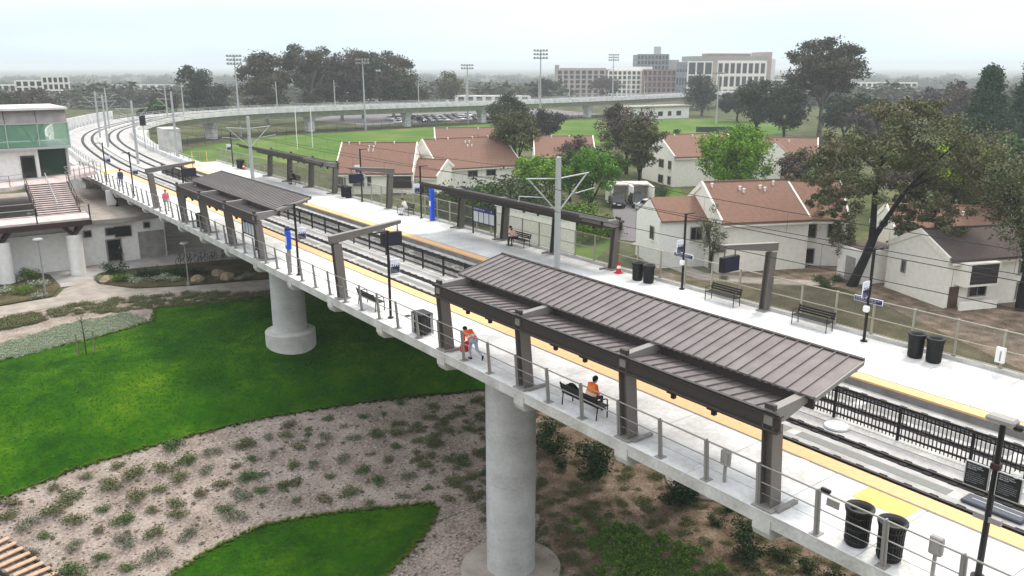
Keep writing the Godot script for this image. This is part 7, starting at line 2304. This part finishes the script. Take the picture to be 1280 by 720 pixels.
	if c.has("vest"):
		# open safety vest over the shirt, with pale bands
		var vm := MB.new()
		var vb := []
		for e in [-1, 1]:
			vb.append([hip + up * 0.06 + side * 0.07 * e, chest - up * 0.06 + side * 0.075 * e, 0.142, 0.14, c.vest])
			vb.append([chest + side * 0.06 * e, chest + up * 0.07 + side * 0.12 * e, 0.135, 0.1, c.vest])
			var mid := hip.lerp(chest, 0.35)
			vb.append([mid + side * 0.07 * e, mid + up * 0.02 + side * 0.07 * e, 0.147, 0.147, Color(0.75, 0.72, 0.6)])
		net(vm, vb, 0.024, 0.04)
		part(vm, "safety_vest", "vertex", bd)
	return th

func sit_pose(lean: float) -> Dictionary:
	return {"hip": Vector3(0, 0.56, 0), "chest": Vector3(lean * 0.4, 0.94, 0), "neck": Vector3(lean * 0.6 + 0.01, 1.1, 0), "head": Vector3(lean * 0.75 + 0.05, 1.2, 0), "face": Vector3(1, -0.35, 0), "knee_l": Vector3(0.42, 0.52, -0.13), "knee_r": Vector3(0.43, 0.52, 0.14), "ankle_l": Vector3(0.42, 0.09, -0.14), "ankle_r": Vector3(0.46, 0.09, 0.15), "elbow_l": Vector3(lean * 0.4 + 0.06, 0.72, -0.26), "elbow_r": Vector3(lean * 0.4 + 0.06, 0.72, 0.26), "wrist_l": Vector3(0.3, 0.66, -0.1), "wrist_r": Vector3(0.3, 0.66, 0.1)}

func stand_pose(st: float) -> Dictionary:
	return {"hip": Vector3(0, 0.93, 0), "chest": Vector3(0.03, 1.32, 0), "neck": Vector3(0.04, 1.5, 0), "head": Vector3(0.07, 1.62, 0), "face": Vector3(1, -0.1, 0), "knee_l": Vector3(0.12 + st, 0.5, -0.1), "knee_r": Vector3(0.05, 0.49, 0.1), "ankle_l": Vector3(0.06 + st * 1.4, 0.08, -0.1), "ankle_r": Vector3(-0.06 - st * 1.2, 0.09, 0.1), "elbow_l": Vector3(-0.06, 1.1, -0.26), "elbow_r": Vector3(0.06, 1.1, 0.26), "wrist_l": Vector3(0.06, 0.86, -0.28), "wrist_r": Vector3(0.2, 0.9, 0.27)}

func make_people() -> void:
	var skin := Color(0.35, 0.2, 0.13)
	var dk := Color(0.015, 0.012, 0.012)
	# worker walking bent forward with a red bag in both hands
	var bent := {"hip": Vector3(0, 0.86, 0), "chest": Vector3(0.34, 1.1, 0), "neck": Vector3(0.5, 1.16, 0), "head": Vector3(0.62, 1.17, 0), "face": Vector3(0.75, -0.65, 0), "knee_l": Vector3(0.13, 0.47, -0.1), "knee_r": Vector3(-0.12, 0.44, 0.1), "ankle_l": Vector3(0.07, 0.08, -0.1), "ankle_r": Vector3(-0.52, 0.26, 0.1), "toe_r": Vector3(-0.5, 0.08, 0.1), "elbow_l": Vector3(0.4, 0.84, -0.2), "elbow_r": Vector3(0.42, 0.84, 0.2), "wrist_l": Vector3(0.55, 0.66, -0.12), "wrist_r": Vector3(0.57, 0.66, 0.1)}
	person("person in an orange vest and pale jeans walking bent forward", W(26.15, 17.85, PY), PI / 2, 0.95, bent, {"skin": skin, "shirt": Color(0.35, 0.05, 0.04), "sleeve": Color(0.8, 0.12, 0.02), "pants": Color(0.3, 0.36, 0.45), "shoes": dk, "hair": dk, "vest": Color(0.9, 0.13, 0.02)})
	var bag := thing("red_bag", "red duffel bag held by the walking person", "bag", W(26.15, 17.85, PY), PI / 2)
	var b := MB.new()
	net(b, [[Vector3(0.57, 0.46, -0.1), Vector3(0.6, 0.46, 0.1), 0.13, 0.13, Color(0.65, 0.02, 0.03)], [Vector3(0.58, 0.3, -0.12), Vector3(0.6, 0.28, 0.1), 0.15, 0.15, Color(0.5, 0.015, 0.025)]], 0.03, 0.06)
	part(b, "body", "vertex", bag)
	b = MB.new(); b.tube([Vector3(0.58, 0.55, -0.14), Vector3(0.58, 0.66, -0.02), Vector3(0.58, 0.55, 0.12)], 0.014, 5); part(b, "handle", "red", bag)
	# worker on the bench
	person("person in an orange vest with pale bands sitting on a bench", W(19.35, 18.02, PY), 0.0, 0.95, sit_pose(0.25), {"skin": skin, "shirt": Color(0.75, 0.12, 0.02), "sleeve": Color(0.75, 0.12, 0.02), "pants": Color(0.03, 0.035, 0.05), "shoes": dk, "hair": dk, "vest": Color(0.95, 0.2, 0.03)})
	bag = thing("backpack", "black backpack on the bench beside the seated worker", "bag", W(20.15, 17.95, PY + 0.47))
	b = MB.new()
	net(b, [[Vector3(-0.05, 0.13, -0.12), Vector3(0, 0.13, 0.12), 0.13, 0.13, dk], [Vector3(-0.05, 0.26, -0.08), Vector3(-0.05, 0.26, 0.08), 0.1, 0.1, dk]], 0.03, 0.06)
	part(b, "body", "vertex", bag)
	b = MB.new(); b.tube([Vector3(0.1, 0.1, -0.08), Vector3(0.12, 0.26, -0.06), Vector3(-0.02, 0.36, -0.04)], 0.014, 5); part(b, "strap", "black", bag)
	person("person in pink with dark hair sitting on a bench under the canopy", W(42.75, 32.68, PY), PI, 1.0, sit_pose(0.5), {"skin": Color(0.5, 0.32, 0.24), "shirt": Color(0.7, 0.42, 0.38), "sleeve": Color(0.7, 0.42, 0.38), "pants": Color(0.04, 0.03, 0.03), "shoes": dk, "hair": dk, "hair_len": 0.12}, false)
	person("person in white sitting on a bench near the blue column", W(57.4, 32.8, PY), PI, 1.0, sit_pose(0.35), {"skin": skin, "shirt": Color(0.75, 0.75, 0.75), "sleeve": Color(0.75, 0.75, 0.75), "pants": Color(0.6, 0.6, 0.6), "shoes": dk, "hair": dk}, false)
	person("person in black sitting on a bench under the furthest canopy", W(79.7, 32.8, PY), PI, 1.0, sit_pose(0.3), {"skin": skin, "shirt": dk, "sleeve": dk, "pants": Color(0.03, 0.03, 0.04), "shoes": dk, "hair": dk}, false)
	person("person in a dark jacket walking on the platform beside the stairs building", W(88.0, 18.3, PY), PI / 2, 1.0, stand_pose(0.12), {"skin": skin, "shirt": Color(0.04, 0.05, 0.1), "sleeve": Color(0.04, 0.05, 0.1), "pants": Color(0.05, 0.06, 0.12), "shoes": dk, "hair": dk}, false)
	person("person in a pink top standing by the portal arm near the stairs", W(70.8, 17.95, PY), -PI / 2, 1.0, stand_pose(0.05), {"skin": Color(0.45, 0.28, 0.2), "shirt": Color(0.6, 0.12, 0.18), "sleeve": Color(0.6, 0.12, 0.18), "pants": Color(0.3, 0.28, 0.3), "shoes": dk, "hair": dk, "hair_len": 0.1}, false)
	person("person in black beside the white sign on the plaza", onY(146, 258, 8.65), 0.4, 1.0, stand_pose(0.06), {"skin": skin, "shirt": dk, "sleeve": dk, "pants": dk, "shoes": dk, "hair": dk}, false)
	person("person in dark clothes standing at the door of the service building", W(80.2, 15.8, 4.55), 0.5, 1.0, stand_pose(0.04), {"skin": skin, "shirt": dk, "sleeve": dk, "pants": dk, "shoes": dk, "hair": dk}, false)
	b = MB.new(); b.cham(Vector3(0, 0.8, 0), Vector3(0.9, 1.5, 0.12), 0.03)
	solo(b, "plaza_sign", "white", "white upright sign on the plaza beside the person in black", "sign", "", onY(140, 257, 8.65))
